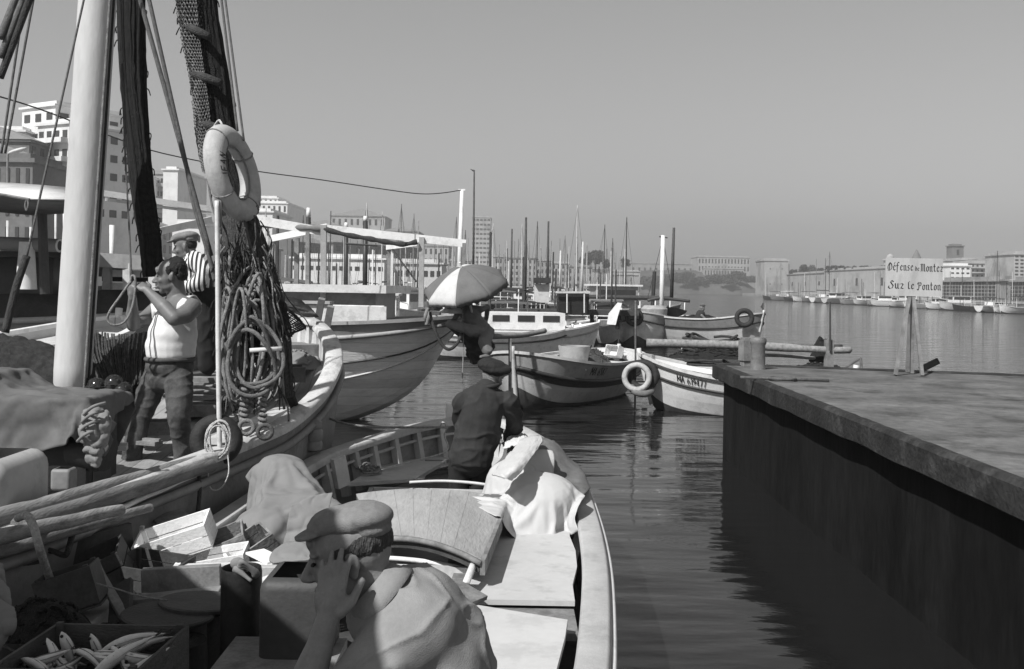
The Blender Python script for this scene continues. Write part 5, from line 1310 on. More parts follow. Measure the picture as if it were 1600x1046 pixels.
for k, (x, y, n_) in enumerate(((383, 648, 5), (412, 655, 6))):
    t = thing('rope_knot', ['knotted rope end with an eye hanging just above the rail', 'second knotted rope end with an iron ring above the rail'][k], 'rope', P(x, y + 15, 7.4))
    mb = MB()
    pts = []
    for j in range(60):
        a = j * .75; pts.append(P(x - 2 + 5 * math.cos(a), y - 45 + j * .95, 7.38 + .02 * math.sin(a)))
    mb.tube(pts, .014, 6); mb.build('lashing', M_rope, t, smooth=True)
    mb = MB(); mb.torus(P(x + 2, y + 20, 7.36), .05, .016, V((.3, -1, 0)).to_track_quat('Z', 'Y').to_matrix(), 20, 8); mb.build('eye', M_rope if k == 0 else M_iron, t, smooth=True)
o = MB().tube([P(390, 548, 7.3), P(440, 545, 7.35)], .016, 8).build('toggle', M_wlight, smooth=True); setp(o, 'pale wooden toggle stick thrust through the rope loops', 'stick')
rope_specs = [((350, 410), (356, 470), (352, 540), (366, 600)), ((368, 390), (380, 450), (395, 500), (400, 560)), ((400, 430), (408, 490), (420, 540), (436, 600)), ((360, 400), (358, 480), (372, 560), (380, 640)), ((345, 420), (348, 520), (360, 620), (372, 660)), ((376, 400), (372, 440), (388, 520), (392, 600)), ((420, 470), (424, 520), (438, 560), (444, 640))]
for k, s in enumerate(rope_specs):
    o = MB().tube(cr([P(x, y, 7.55 + .04 * (k % 3)) for x, y in s], 6), .011 + .003 * (k % 2), 7).build('rope', [M_rope, M_roped, M_netm][k % 3], smooth=True); setp(o, ['pale rope', 'dark rope', 'brown rope'][k % 3] + ' hanging down through the rope bundle, ' + ['leftmost beside the slim pole', 'starting under the lifebuoy', 'on the right side of the bundle', 'long one near the slim pole', 'reaching down to the rail', 'in the middle of the bundle', 'rightmost by the mesh fan'][k], 'rope')
o = MB().tube(cr([P(446, 600, 8.2), P(462, 640, 8.6), P(472, 668, 8.7), P(466, 690, 8.7)], 5), .04, 8).build('net_tail', M_net, smooth=True); setp(o, 'dark twisted net tail hanging over the rail beside the fender', 'net')
# ---- standing rigging, each line its own thing
def line_(label, pts, r, m=M_rope, n=5, name='rigging_line'):
    o = MB().tube(cr(pts, n), r, 6).build(name, m, smooth=True); setp(o, label, 'rope', 'rigging lines of the net boat')
ext = lambda x0, y0, x1, y1, Y0, Y1, k=.25: [P(x0 + (x0 - x1) * k, y0 + (y0 - y1) * k, Y0), P(x0, y0, Y0), P((x0 + x1) / 2, (y0 + y1) / 2, (Y0 + Y1) / 2), P(x1, y1, Y1)]
mgr = mat('grey_line', .12, .9, .3, 30, .6, 150)
line_('taut stay crossing the pale canopy down to the left net', ext(131, 0, 42, 400, 7.6, 7.2), .008, mgr)
line_('thick lower part of the stay ending at the dark net on the left', [P(42, 400, 7.2), P(25, 450, 7.15), P(8, 520, 7.1)], .026, M_roped)
line_('leftmost thick rope crossing the top left corner', ext(24, 0, 0, 60, 7, 6.9, 2), .025, mgr)
line_('second thick rope crossing the top left corner', ext(36, 0, 0, 90, 7, 6.9, 1), .022, mgr)
line_('third thick rope crossing the top left corner', ext(46, 0, 0, 122, 7, 6.9, 1), .024, M_roped)
line_('thin line beside the thick ropes in the top left', ext(38, 0, 2, 240, 7.4, 7.3), .009, mgr)
line_('second thin line beside the thick ropes in the top left', ext(52, 0, 8, 240, 7.4, 7.3), .009, mgr)
line_('left one of two diagonal ropes running down behind the striped shirt', ext(219, 0, 330, 400, 7.9, 7.9), .018, mgr)
line_('right one of two diagonal ropes running down behind the striped shirt', ext(233, 0, 292, 262, 7.9, 7.9), .016, mgr)
line_('lower part of the right diagonal rope joining the left one', [P(292, 262, 7.9), P(303, 320, 7.9), P(325, 395, 7.9), P(336, 440, 7.9)], .018, mgr)
line_('left one of two thin lines above the lifebuoy', ext(346, 0, 371, 205, 7.9, 7.7), .010, mgr)
line_('right one of two thin lines above the lifebuoy', ext(352, 0, 381, 220, 7.9, 7.7), .009, mgr)
line_('thin line between the thick mast and the dark net', ext(189, 0, 197, 210, 8.2, 8.2), .007, mgr)
line_('thin line dropping to the hands of the man in the vest', [P(190, 100, 8.2), P(196, 250, 8.1), P(203, 380, 8.0), P(206, 450, 7.95)], .007, mgr)
line_('line from the small block by the lifebuoy to the deck', [P(323, 268, 7.9), P(331, 320, 7.8), P(340, 350, 7.7), P(336, 380, 7.6)], .009, mgr)
o = MB().ell(P(324, 263, 7.85), (.03, .03, .035)).build('block', M_wdark, smooth=True); setp(o, 'small dark wooden block hanging left of the lifebuoy', 'block')
line_('straight rope running down the right side of the dark net under the lifebuoy', [P(378, 330, 7.6), P(392, 390, 7.6), P(400, 440, 7.6)], .01, mgr)
# ---- spars laid along the rail
def pole(label, a, b, r0, r1, m=M_spar, name='spar'):
    d = b - a; L_ = d.length; pts = [a.lerp(b, k / 10) + V((0, 0, .003 * math.sin(k * 1.7))) for k in range(11)]
    o = MB().tube(pts, [r0 + (r1 - r0) * k / 10 for k in range(11)], 14).build(name, m, smooth=40); setp(o, label, 'spar', 'spars laid along the rail')
M_spar2 = mat('spar_dark', .16, .75, .3, 5, .4, 30, (4, .35, 4), stain=.5, sscale=5)
pole('thickest topmost spar lying along the rail below the man in the vest', P(-60, 830, 4.9), P(322, 716, 7.1), .062, .036, M_spar)
pole('second thick dark spar below the topmost one', P(30, 824, 5.1), P(330, 727, 7.0), .055, .045, M_spar2)
pole('blunt ended spar with a rope turned round it, third down', P(-60, 852, 4.7), P(190, 796, 5.6), .042, .03, M_spar)
pole('lower blunt ended spar beneath the third one', P(-60, 880, 4.75), P(235, 793, 5.9), .036, .024, M_spar2)
pole('thin pale lath ending under the slim pole', P(140, 815, 5.7), P(306, 742, 6.8), .02, .014, M_wlight)
pole('lowest dark spar at the left edge', P(-60, 905, 4.9), P(60, 872, 5.3), .03, .028, M_wdark)
# rope turned round the spars
o = MB().tube(cr([P(28, 810, 4.95), P(42, 806, 4.85), P(52, 822, 4.8), P(60, 850, 4.75), P(66, 870, 4.8), P(78, 905, 4.95), P(86, 925, 5.0)], 6), .02, 8).build('rope', mat('worn_rope', .4, .95, .35, 40, .9, 160), smooth=True); setp(o, 'pale worn rope turned over the spars and down to the crates', 'rope')
o = MB().tube(cr([P(117, 815, 5.6), P(112, 840, 5.4), P(106, 862, 5.3), P(100, 868, 5.3), P(84, 862, 5.3), P(76, 860, 5.3)], 6), .016, 6).build('rope', M_roped, smooth=True); setp(o, 'dark knotted rope end hanging below the lower spars', 'rope')
for k, (x0, y0, x1, y1) in enumerate(((311, 736, 309, 800), (277, 740, 292, 800), (270, 752, 284, 800))):
    o = MB().tube(cr([P(x0, y0, 6.9), P((x0 + x1) / 2 + 2, (y0 + y1) / 2, 6.85), P(x1, y1, 6.8)], 5), .014 if k == 0 else .006, 6).build('rope', M_roped if k == 0 else M_rope, smooth=True); setp(o, ['dark rope hanging straight down the hull below the slim pole', 'thin cord dangling left of the dark straight rope', 'leftmost thin cord dangling down the hull'][k], 'rope')
# ---- gear on deck: tarp over the winch, engine box, floats, slung nets
wn = thing('winch', 'dark iron winch half hidden under the draped tarpaulin', 'winch', P(120, 740, 6.6))
MB().box(P(70, 690, 6.7), (.75, .5, .5)).build('housing', M_black, wn); MB().tube([P(120, 700, 6.55), P(165, 705, 6.5)], .13, 16).build('drum', M_black, wn, smooth=40); MB().box(P(100, 735, 6.7), (.5, .3, .18)).build('base', M_dark, wn)
MB().tube([P(145, 735, 6.5), P(152, 690, 6.5)], .04, 8).build('strut', M_dark, wn)
sheet('end of the tarpaulin tied in a bunch over the winch drum', [
    [P(128, 640, 6.3), P(145, 634, 6.25), P(166, 640, 6.3)], [P(122, 668, 6.2), P(145, 664, 6.15), P(174, 655, 6.2)], [P(128, 700, 6.2), P(150, 705, 6.15), P(170, 690, 6.2)], [P(135, 722, 6.25), P(152, 730, 6.2), P(160, 712, 6.3)]], M_canvas, 8, 8, .03, 7, 9, name='tarpaulin')
for k, (x, y) in enumerate(((131, 648), (128, 660), (124, 675), (121, 690))):
    o = MB().tube(cr([P(x, y, 6.22), P(x + 14, y - 12, 6.12), P(x + 34, y - 18, 6.18)], 5), .010, 6).build('lashing', M_canvas, smooth=True); setp(o, ['top', 'second', 'third', 'lowest'][k] + ' cord lashed round the bunched end of the tarpaulin', 'cord')
eb = thing('engine_cover', 'rounded pale metal cover at the left edge above the spars', 'engine cover', P(20, 790, 5.2))
def rbox(c, size, r, seg=4):
    mb = MB(); x, y, z = [k / 2 - r for k in size]; rings = []
    import itertools
    N = 4 * (seg + 1); lat = seg + 1
    for i in range(2 * lat):
        th = math.pi * (i if i < lat else i - 1) / (2 * lat - 2) ; sz = 1 if i < lat else -1; ring = []
        for k in range(N):
            qd = k // (seg + 1); a = math.pi / 2 * (qd + (k % (seg + 1)) / seg); sx = 1 if qd in (0, 3) else -1; sy = 1 if qd in (0, 1) else -1
            ring.append(V(c) + V((sx * x + r * math.sin(th) * math.cos(a), sy * y + r * math.sin(th) * math.sin(a), sz * z + r * math.cos(th))))
        rings.append(ring + [ring[0]])
    mb.grid(rings); return mb
rbox(P(-22, 762, 5.5), (.46, .6, .36), .09).build('cover', mat('cover_paint', .38, .5, .1, 3, .1, 20, stain=.35, stain_v=.5, sscale=3), eb, smooth=True)
MB().box(P(-22, 810, 5.5), (.52, .65, .06)).build('base', M_mgrey, eb)
o = rbox(P(100, 748, 6.2), (.12, .12, .13), .02).build('block', M_mgrey, smooth=True); setp(o, 'small grey block standing beside the rounded cover', 'block')
for k, (x, y, r_) in enumerate(((152, 604, 13), (178, 600, 14), (192, 612, 15), (168, 622, 12))):
    t = thing('glass_float', ['leftmost dark glass float lying behind the tarpaulin', 'upper dark glass float beside the man in the vest', 'largest dark glass float touching his leg', 'lowest dark glass float in the net'][k], 'float', P(x, y + 12, 7.9)); t['group'] = 'dark glass floats'
    c = P(x, y, 7.9); rr_ = r_ * 7.9 / 1600; MB().ell(c, rr_, None, 24, 16).build('glass', M_glassf, t, smooth=True)
    for j in range(5):
        Mx = Euler((j * .63, j * 1.3, 0)).to_matrix(); mb = MB(); mb.torus(c, rr_ * 1.01, .003, Mx, 24, 4); mb.build('netting_cord', M_roped, t)
sheet('dark net slung in folds behind the man in the vest', [
    [P(135, 512, 8.6), P(180, 530, 8.7), P(230, 515, 8.8), P(262, 500, 8.9)], [P(140, 545, 8.5), P(180, 552, 8.5), P(225, 545, 8.6), P(260, 530, 8.8)],
    [P(150, 580, 8.3), P(180, 585, 8.3), P(220, 575, 8.4), P(255, 560, 8.6)], [P(165, 632, 8.2), P(190, 640, 8.2), P(215, 625, 8.3), P(240, 600, 8.5)]], M_net, 8, 8, .05, 9, 7, name='slung_net', cat='net')
rr = random.Random(31); mb = MB()
for k in range(26):
    u = k / 25; pts = [P(135 + 110 * u + rr.uniform(-3, 3), 515 + 8 * math.sin(u * 3), 8.5), P(142 + 95 * u, 555 + rr.uniform(-6, 6), 8.35), P(160 + 70 * u, 600 + rr.uniform(-6, 6), 8.2)]; mb.tube(cr(pts, 5), .008, 5)
setp(mb.build('slung_net', M_netm, smooth=True), 'loose cords of the net slung behind the man in the vest', 'net')
sheet('dark net draped in a low curve at the left edge before the mast', [
    [P(-60, 515, 8.2), P(0, 520, 8.2), P(50, 530, 8.2), P(100, 548, 8.2), P(150, 570, 8.2)], [P(-60, 550, 8.0), P(0, 552, 8.0), P(50, 560, 8.0), P(100, 568, 8.0), P(150, 585, 8.0)], [P(-60, 600, 7.9), P(0, 600, 7.9), P(50, 600, 7.9), P(100, 602, 7.9), P(150, 605, 7.9)]], mat('fine_net', .035, .95, .4, 30, 1, 140), 8, 8, .03, 12, 6, name='slung_net', cat='net')
# clutter on deck
for k, (x, y, Y, sz, rz_, m_, lab) in enumerate([(205, 690, 7.9, (.5, .10, .03), -.3, M_wmid, 'weathered board lying at the feet of the man in the vest'), (258, 668, 8.2, (.36, .2, .10), .4, M_wmid, 'low wooden box on the deck right of his feet'), (300, 640, 9.2, (.4, .3, .1), .3, M_wmid, 'flat wooden box farther back on the deck'), (440, 585, 9.6, (.35, .3, .14), .6, M_wdark, 'shallow dark tray lying near the rounded stem'), (180, 700, 7.2, (.16, .08, .03), .2, M_cream, 'short white board by the tarpaulin foot')]):
    mb = MB().box(P(x, y, Y), sz, (0, 0, rz_)); mb.box(P(x, y, Y) + V((0, 0, sz[2] / 2 + .01)), (sz[0] * 1.04, sz[1] * .3, .02), (0, 0, rz_)); setp(mb.build('board' if sz[2] < .07 else 'wooden_box', m_), lab, 'board' if sz[2] < .07 else 'box')
rope_pile('loose pale hose coiled on the deck behind the slim pole', P(312, 622, 8.9), .3, 3, .014, M_canvas, 17, zs=.1)
heap('heap of cloth and net beside the stem of the net boat', P(462, 575, 10.2), .3, .25, .16, M_canvas, 33, n=16)
sheet('dark cloth draped over the stem timbers', [[P(436, 462, 11.0), P(460, 466, 11.0), P(480, 474, 11.0)], [P(440, 475, 10.9), P(465, 480, 10.9), P(492, 488, 10.9)], [P(455, 488, 10.9), P(475, 495, 10.9), P(498, 496, 10.9)]], M_black, 6, 6, .02, 14, 6, name='cloth', cat='cloth')

# fine tangled cords through the hanging gear
rr = random.Random(77)
for k in range(3):
    t = thing('cord_tangle', ['fine dark cords tangled beside the slim pole', 'fine pale cords tangled through the rope loops', 'fine brown cords tangled under the lifebuoy'][k], 'cord', P(385, 600, 7.5)); mb = MB()
    for j in range(34):
        x = rr.uniform(348, 432) if k != 2 else rr.uniform(355, 415); y0 = rr.uniform(370, 520) if k != 2 else rr.uniform(335, 420); L_ = rr.uniform(60, 170); pts = []; px_ = x
        for i in range(6):
            pts.append(P(px_, y0 + L_ * i / 5, 7.42 + rr.uniform(0, .3))); px_ += rr.uniform(-12, 12) + (3 if y0 > 420 else 1)
        mb.tube(cr(pts, 4), rr.uniform(.004, .008), 4)
    mb.build('cords', [M_roped, M_rope, M_netm][k], t, smooth=True)
# ================= foreground boat =================
FB = thing('foreground_boat', 'pale grey open fishing boat with a raised plank hatch cover, filling the foreground', 'boat', (-.8, 6, 0))
fr = [V((-.25, .9, .82)), V((.05, 2.0, .8)), V((.27, 3.2, .77)), V((.34, 4.2, .76)), G(941, 1046, .76), G(944, 920, .76), G(938, 855, .78), G(925, 800, .82), G(906, 748, .9), G(880, 712, .98), G(850, 688, 1.06), G(805, 664, 1.14), G(765, 655, 1.18)]
fl = [G(705, 656, 1.17), G(640, 667, 1.14), G(580, 684, 1.1), G(530, 700, 1.07), G(490, 716, 1.05), V((-1.85, 7.5, .97)), V((-2.0, 6.6, .9)), V((-2.1, 5.6, .85)), V((-2.1, 4.4, .82)), V((-2.0, 3.2, .8)), V((-1.8, 2.0, .8)), V((-1.6, .9, .82))]
loopF = cr(fr + fl, 5); nF = len(loopF)
M_fbout = mat('foreground_hull_outside', .62, .5, .08, 3, .1, 40, stain=.2, sscale=4)
M_fbcap = mat('foreground_gunwale', .43, .75, .1, 5, .15, 90, stain=.35, stain_v=.6, sscale=5)
M_fbin = mat('foreground_inside', .3, .75, .15, 5, .2, 60, stain=.4, sscale=4)
nrF = open_hull(FB, loopF, [M_fbout, M_fbin, M_fbcap], cap=.13, z_in=.5, tuck=.5, outm=M_fbout, inm=M_fbin, capm=M_fbcap)
MB().tube([loopF[i] - nrF[i] * .045 - V((0, 0, .045)) for i in range(nF)], .022, 8).build('rubbing_strip', M_white, FB, smooth=True)
MB().tube([loopF[i] - nrF[i] * .03 - V((0, 0, .012)) for i in range(nF)], .012, 6).build('bead', M_mgrey, FB, smooth=True)
# bottom boards
rows = []
for i in range(0, nF // 2):
    a = loopF[i] + nrF[i] * .12; b = loopF[nF - 1 - i] + nrF[nF - 1 - i] * .12
    a = V((a.x, a.y, .34)); b = V((b.x, b.y, .34)); rows.append([a.lerp(b, k / 8) for k in range(9)])
MB().grid(rows).build('bottom_boards', M_wdark, FB)
def fpanel(name, pts, th, m, parent=FB, lift=0.0, smooth=False):
    """flat board with thickness from its outline (world points, top side)"""
    n_ = len(pts); pts = [V(p) + V((0, 0, lift)) for p in pts]; mb = MB()
    mb.add(pts + [p - V((0, 0, th)) for p in pts], [tuple(range(n_))] + [(i, n_ + i, n_ + (i + 1) % n_, (i + 1) % n_) for i in range(n_)] + [tuple(range(2 * n_ - 1, n_ - 1, -1))])
    return mb.build(name, m, parent)
def inner_at(Y, side=1, off=.15):
    best = None
    for i in (range(0, 60) if side > 0 else range(nF - 60, nF)):
        p = loopF[i]
        if best is None or abs(p.y - Y) < abs(best[0].y - Y): best = (p, nrF[i])
    p = best[0] + best[1] * off; return p.x
zd = .735
M_deckF = mat('foreground_deck', .47, .8, .06, 3, .1, 140, stain=.35, stain_v=.55, sscale=5.5)
M_deckF2 = mat('foreground_deck_panel', .5, .8, .05, 3, .08, 140, stain=.3, stain_v=.6, sscale=4.5)
# main side deck on the right
ys = [5.78, 6.1, 6.5, 6.9, 7.3, 7.7, 8.1, 8.5]
R_ = [V((inner_at(y, 1, .16 + (.03 if (k % 3) == 1 else 0)), y, zd)) for k, y in enumerate(ys)]
L_ = [V((-.42 + .05 * (y - 5.78), y, zd)) for y in ys]
fpanel('side_deck', L_[::-1][::-1] + R_[::-1], .03, M_deckF)
# dark strip thwart and near hatch panel
R2 = inner_at(5.5, 1, .14)
fpanel('thwart', [V((-.45, 5.42, zd - .05)), V((-.42, 5.79, zd - .05)), V((R2, 5.8, zd - .05)), V((R2, 5.38, zd - .05))], .04, M_wmid)
ys = [3.3, 4.0, 4.6, 5.1, 5.42]
R3 = [V((inner_at(y, 1, .2), y, zd + .0)) for y in ys]; R3[-1].y = 5.36
fpanel('deck_panel', [V((-.62, 3.3, zd)), V((-.5, 4.6, zd)), V((-.24, 5.62, zd)), ] + R3[::-1], .035, M_deckF2, lift=.03)
MB().beam(V((-.58, 3.4, zd + .05)), V((-.27, 5.55, zd + .05)), .02, .03).build('panel_edge', M_cream, FB)
# stern deck under the sitter and the crates
fpanel('stern_deck', [V((-1.7, 1.2, .60)), V((-1.85, 3.0, .60)), V((-1.0, 3.1, .60)), V((.1, 3.0, .60)), V((-.1, 1.2, .60))], .03, M_wmid)
fpanel('stern_bench', [V((-.9, 1.9, 1.12)), V((-.9, 2.75, 1.12)), V((.0, 2.75, 1.12)), V((-.05, 1.9, 1.12))], .04, M_wmid)
for (x, y) in ((-.85, 1.95), (-.85, 2.7), (-.05, 2.7), (-.1, 1.95)): MB().box((x, y, .84), (.06, .06, .5)).build('bench_leg', M_wmid, FB)
# hatch coaming and cover
cA = [V((-1.05, 6.25, 0)), V((-.22, 6.2, 0)), V((-.05, 8.55, 0)), V((-1.15, 8.6, 0))]
for i in range(4):
    a, b = cA[i], cA[(i + 1) % 4]; MB().beam(a + V((0, 0, .70)), b + V((0, 0, .70)), .035, .2).build('coaming', M_cream if i in (0, 2) else M_grey, FB)
fpanel('well_floor', [V((-1.0, 6.3, .5)), V((-.25, 6.3, .5)), V((-.1, 8.5, .5)), V((-1.1, 8.5, .5))], .02, M_black)
FR, BR, BL, FL = V((-.165, 5.7, .98)), V((.0, 7.15, .98)), V((-1.16, 7.75, .98)), V((-.98, 5.95, 1.0))
# corners read off the photograph
FR = G(752, 874, .90); BL = G(556, 772, .92); FL = G(588, 838, .92)
BR = G(792, 778, .90)
npl = 8
M_hatch = mat('hatch_planks', .33, .85, .14, 5, .35, 60, (1, .25, 1), stain=.45, stain_v=.6, sscale=4)
cover = thing_ = None
hm_rows = []
def hp_(u, v):
    a = FL.lerp(FR, u); b = BL.lerp(BR, u); p = a.lerp(b, v); crown = .055 * (1 - (2 * u - 1) ** 2); return p + V((0, 0, crown))
hc = None
for k in range(npl):
    u0 = k / npl + .0007; u1 = (k + 1) / npl - .0007; e0_ = rnd.uniform(-.002, .002); rows = []
    for i in range(13):
        v = i / 12; rows.append([hp_(u0 + (u1 - u0) * j / 3, v) + V((0, 0, e0_ + .003 * noise.noise(V((i * .8, k * 3, 0))))) for j in range(4)])
    if hc is None:
        full = []
        for i in range(9): full.append([hp_(j / 24, i / 8) - V((0, 0, .03)) for j in range(25)])
        hc = MB().grid(full).build('hatch_cover', M_wdark, FB); md = hc.modifiers.new('s', 'SOLIDIFY'); md.thickness = .05; md.offset = -1
    o = MB().grid(rows).build('plank', M_hatch, hc); md = o.modifiers.new('s', 'SOLIDIFY'); md.thickness = .022; md.offset = -1
MB().tube([hp_(j / 16, -.012) - V((0, 0, .02)) for j in range(17)], .018, 6).build('edge_bead', M_wmid, hc, smooth=True)
MB().beam(hp_(1.0, -.01) - V((-.01, 0, .045)), hp_(1.0, 1.0) - V((-.01, 0, .045)), .03, .09).build('edge_board', M_wmid, hc)
# round rod at the right front corner and pale ledge under the lifted cover
MB().tube([G(743, 874, .87), G(728, 912, .81)], .022, 10).build('rod', M_wlight, FB, smooth=True)
MB().tube(cr([G(598, 872, .80), G(650, 876, .80), G(700, 884, .79), G(738, 893, .78)], 6), .016, 8).build('coaming_edge', M_white, FB, smooth=True)
# curved near coaming boards right of the sitter
MB().beam(G(615, 905, .82), G(725, 918, .80), .09, .02).build('ledge', M_wlight, FB)
MB().beam(G(722, 900, .80), G(690, 1000, .80), .10, .03).build('side_board', M_wmid, FB)
MB().beam(G(700, 912, .84), G(748, 940, .78), .16, .025).build('corner_board', M_wmid, FB)
# bow platform with a square opening
bp_ = [G(552, 748, .84), G(575, 728, .84), G(640, 722, .84), G(705, 722, .84), G(705, 690, .84), G(800, 680, .84), G(870, 720, .84), G(880, 752, .84)]
fpanel('bow_platform', [G(545, 755, .84), G(600, 722, .84), G(660, 706, .84), G(720, 700, .84), G(690, 724, .84), G(648, 748, .84)], .03, M_deckF)
fpanel('bow_platform', [G(735, 700, .84), G(800, 700, .84), G(860, 722, .84), G(880, 752, .84), G(735, 752, .84)], .03, M_deckF)
fpanel('well_board', [G(648, 749, .84), G(655, 726, .84), G(705, 724, .84), G(705, 728, .8), G(668, 733, .8), G(662, 749, .8)], .02, M_cream)
MB().beam(G(664, 727, .8), G(706, 727, .8), .03, .1).build('well_side', M_wmid, FB)
MB().tube(cr([G(640, 754, .9), G(690, 752, .92), G(740, 755, .92), G(785, 762, .9)], 6), .012, 8).build('coaming_edge', M_cream, FB, smooth=True)
# ribs inside the bow and along both sides
mb = MB()
for i in range(34, nF - 20, 3):
    p = loopF[i] + nrF[i] * .13; an = math.atan2(nrF[i].y, nrF[i].x); mb.box(p - V((0, 0, .20)), (.07, .055, .36), Matrix.Rotation(an, 3, 'Z') @ Matrix.Rotation(-.25, 3, 'Y'))
mb.build('rib', M_fbcap, FB, split=True)
MB().tube([loopF[i] + nrF[i] * .11 - V((0, 0, .12)) for i in range(34, nF - 20)], .016, 6).build('stringer', M_fbcap, FB, smooth=True)
# white stemhead block and lashings
o = MB().box(P(708, 642, 10.35) + V((0, 0, -.02)), (.15, .12, .19), (0, .05, .1)); o.build('stem_head', M_white, FB)
o = MB().tube(cr([G(688, 666, 1.2), G(692, 660, 1.26), G(698, 668, 1.2), G(694, 680, 1.1), G(697, 705, .95), G(640, 722, .88), G(580, 736, .87)], 6), .007, 6).build('painter', M_ropel, smooth=True); setp(o, 'thin pale line tied round the bow rail and trailing over the bow platform', 'rope')
rope_pile('small coil of rope on the bow platform behind the brown canvas', G(575, 738, .86), .12, 5, .01, M_rope, 41, zs=.2)
MB().beam(G(528, 715, 1.1), G(536, 760, .86), .05, .12).build('knee', M_cream, FB)
# ---- cloths
GW = lambda rows: [[G(*p) for p in r] for r in rows]
sheet('bright white rolled towel lying on top of the white sheet', GW([
    [(815, 684, 1.27), (842, 680, 1.28), (848, 690, 1.27)], [(796, 708, 1.24), (822, 706, 1.27), (832, 712, 1.25)], [(778, 728, 1.18), (802, 730, 1.22), (815, 736, 1.19)], [(768, 742, 1.12), (785, 746, 1.15), (800, 752, 1.12)]]), M_cloth, 7, 7, .014, 12, 8, name='towel', cat='towel', th=.012)
sheet('pale cloth end lying on the rail beside the hands of the man in the beret', GW([[(792, 684, 1.2), (812, 676, 1.22), (824, 680, 1.22)], [(786, 700, 1.16), (806, 694, 1.2), (818, 698, 1.2)]]), M_canvasl, 6, 6, .02, 5, 12, name='cloth', cat='cloth')
sheet('fold of the brown canvas hanging down beside the cap', [[P(455, 790, 6.0), P(490, 775, 6.05), P(520, 770, 6.1)], [P(448, 825, 5.95), P(478, 818, 5.95), P(512, 805, 6.0)], [P(440, 868, 5.9), P(470, 872, 5.85), P(500, 862, 5.9)]], M_canvas, 8, 8, .02, 17, 4, name='canvas', cat='canvas', th=.014)
sheet('flat grey cloth on the white ledge left of the cap', [[P(428, 858, 5.6), P(455, 846, 5.65), P(485, 852, 5.6)], [P(420, 872, 5.5), P(452, 866, 5.5), P(486, 868, 5.5)], [P(428, 878, 5.45), P(455, 876, 5.45), P(484, 872, 5.45)]], M_canvas, 6, 6, .012, 19, 9, name='cloth', cat='cloth')
# ---- crates and boards in the left of the foreground boat
M_crw = mat('crate_white', .78, .7, .06, 8, .2, 60, stain=.15, sscale=14); M_crg = mat('crate_weathered', .22, .85, .25, 8, .35, 60, stain=.5, sscale=9)
def boxc(px, py, Y): return P(px, py, Y)
crate('bright white shallow fish crate tipped on its side, topmost of the crates', boxc(280, 858, 5.95), (.42, .26, .14), (R(10), R(-18), R(6)), M_crw, 2)
crate('grey stained crate tipped beside the bright white one', boxc(346, 866, 6.05), (.34, .26, .11), (R(8), R(-22), R(14)), M_crg, 2)
crate('pale low crate under the grey stained one', boxc(335, 888, 5.8), (.38, .24, .09), (R(4), R(-9), R(6)), M_crw, 2)
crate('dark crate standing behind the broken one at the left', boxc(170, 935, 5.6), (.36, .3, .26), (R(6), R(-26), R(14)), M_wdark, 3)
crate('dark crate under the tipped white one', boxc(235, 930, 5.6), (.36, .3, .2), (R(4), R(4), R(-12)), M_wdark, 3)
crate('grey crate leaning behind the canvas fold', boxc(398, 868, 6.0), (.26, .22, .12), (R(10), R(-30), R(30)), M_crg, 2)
crate('broken slatted basket crate hanging under the pale rope at the left', boxc(120, 950, 5.0), (.27, .22, .2), (R(-4), R(-17), R(12)), M_wdark, 1)  # darker wood picked to stand in for shade
def brd(label, a, b, wd, th, m, up=(0, 0, 1)):
    o = MB().beam(a, b, wd, th, up).build('board', m); bv = o.modifiers.new('b', 'BEVEL'); bv.width = .003; setp(o, label, 'board')
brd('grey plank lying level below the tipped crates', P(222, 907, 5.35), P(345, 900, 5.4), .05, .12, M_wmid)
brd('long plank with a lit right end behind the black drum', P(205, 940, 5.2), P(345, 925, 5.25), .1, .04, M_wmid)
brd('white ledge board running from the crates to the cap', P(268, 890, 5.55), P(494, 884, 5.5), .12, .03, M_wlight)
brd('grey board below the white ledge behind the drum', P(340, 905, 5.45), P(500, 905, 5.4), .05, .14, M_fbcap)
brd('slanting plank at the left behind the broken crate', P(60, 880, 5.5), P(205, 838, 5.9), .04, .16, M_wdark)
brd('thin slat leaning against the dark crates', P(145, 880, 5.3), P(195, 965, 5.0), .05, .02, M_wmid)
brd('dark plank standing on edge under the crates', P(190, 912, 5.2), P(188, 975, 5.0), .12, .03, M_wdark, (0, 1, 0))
brd('small white slats by the grey cloth', P(398, 862, 5.7), P(432, 878, 5.55), .12, .015, M_crw)
brd('short upright peg left of the white crate', P(222, 822, 6.1), P(221, 846, 6.1), .025, .025, M_wlight, (0, 1, 0))
brd('grey wedge of board rising behind the white crate', P(240, 815, 6.4), P(290, 802, 6.5), .2, .02, M_wmid)
# black drum with a knotted rag
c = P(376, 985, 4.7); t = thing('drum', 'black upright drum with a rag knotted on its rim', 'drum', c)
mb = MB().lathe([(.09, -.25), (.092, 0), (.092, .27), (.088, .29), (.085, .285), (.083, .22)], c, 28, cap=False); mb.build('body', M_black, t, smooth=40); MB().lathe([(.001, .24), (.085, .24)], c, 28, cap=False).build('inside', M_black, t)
mb = MB(); tp = c + V((.03, -.07, .285))
for k in range(3):
    pts = cr([tp + V((-.05 + .02 * k, .03, .0)), tp + V((.0, -.02 - .01 * k, .03 + .015 * k)), tp + V((.05, 0, .0)), tp + V((.02, .03, -.02)), tp + V((-.03, -.01, .02)), tp + V((.04, -.03, -.03))], 6); mb.tube(pts, [.014 + .006 * math.sin(i * .6) for i in range(len(pts))], 8)
mb.ell(tp + V((-.03, 0, .04)), (.035, .02, .028)); mb.build('rag', M_canvas, t, smooth=True)
t = thing('pouch', 'crumpled pale cloth bag lying right of the black drum', 'bag', P(415, 945, 5.0))
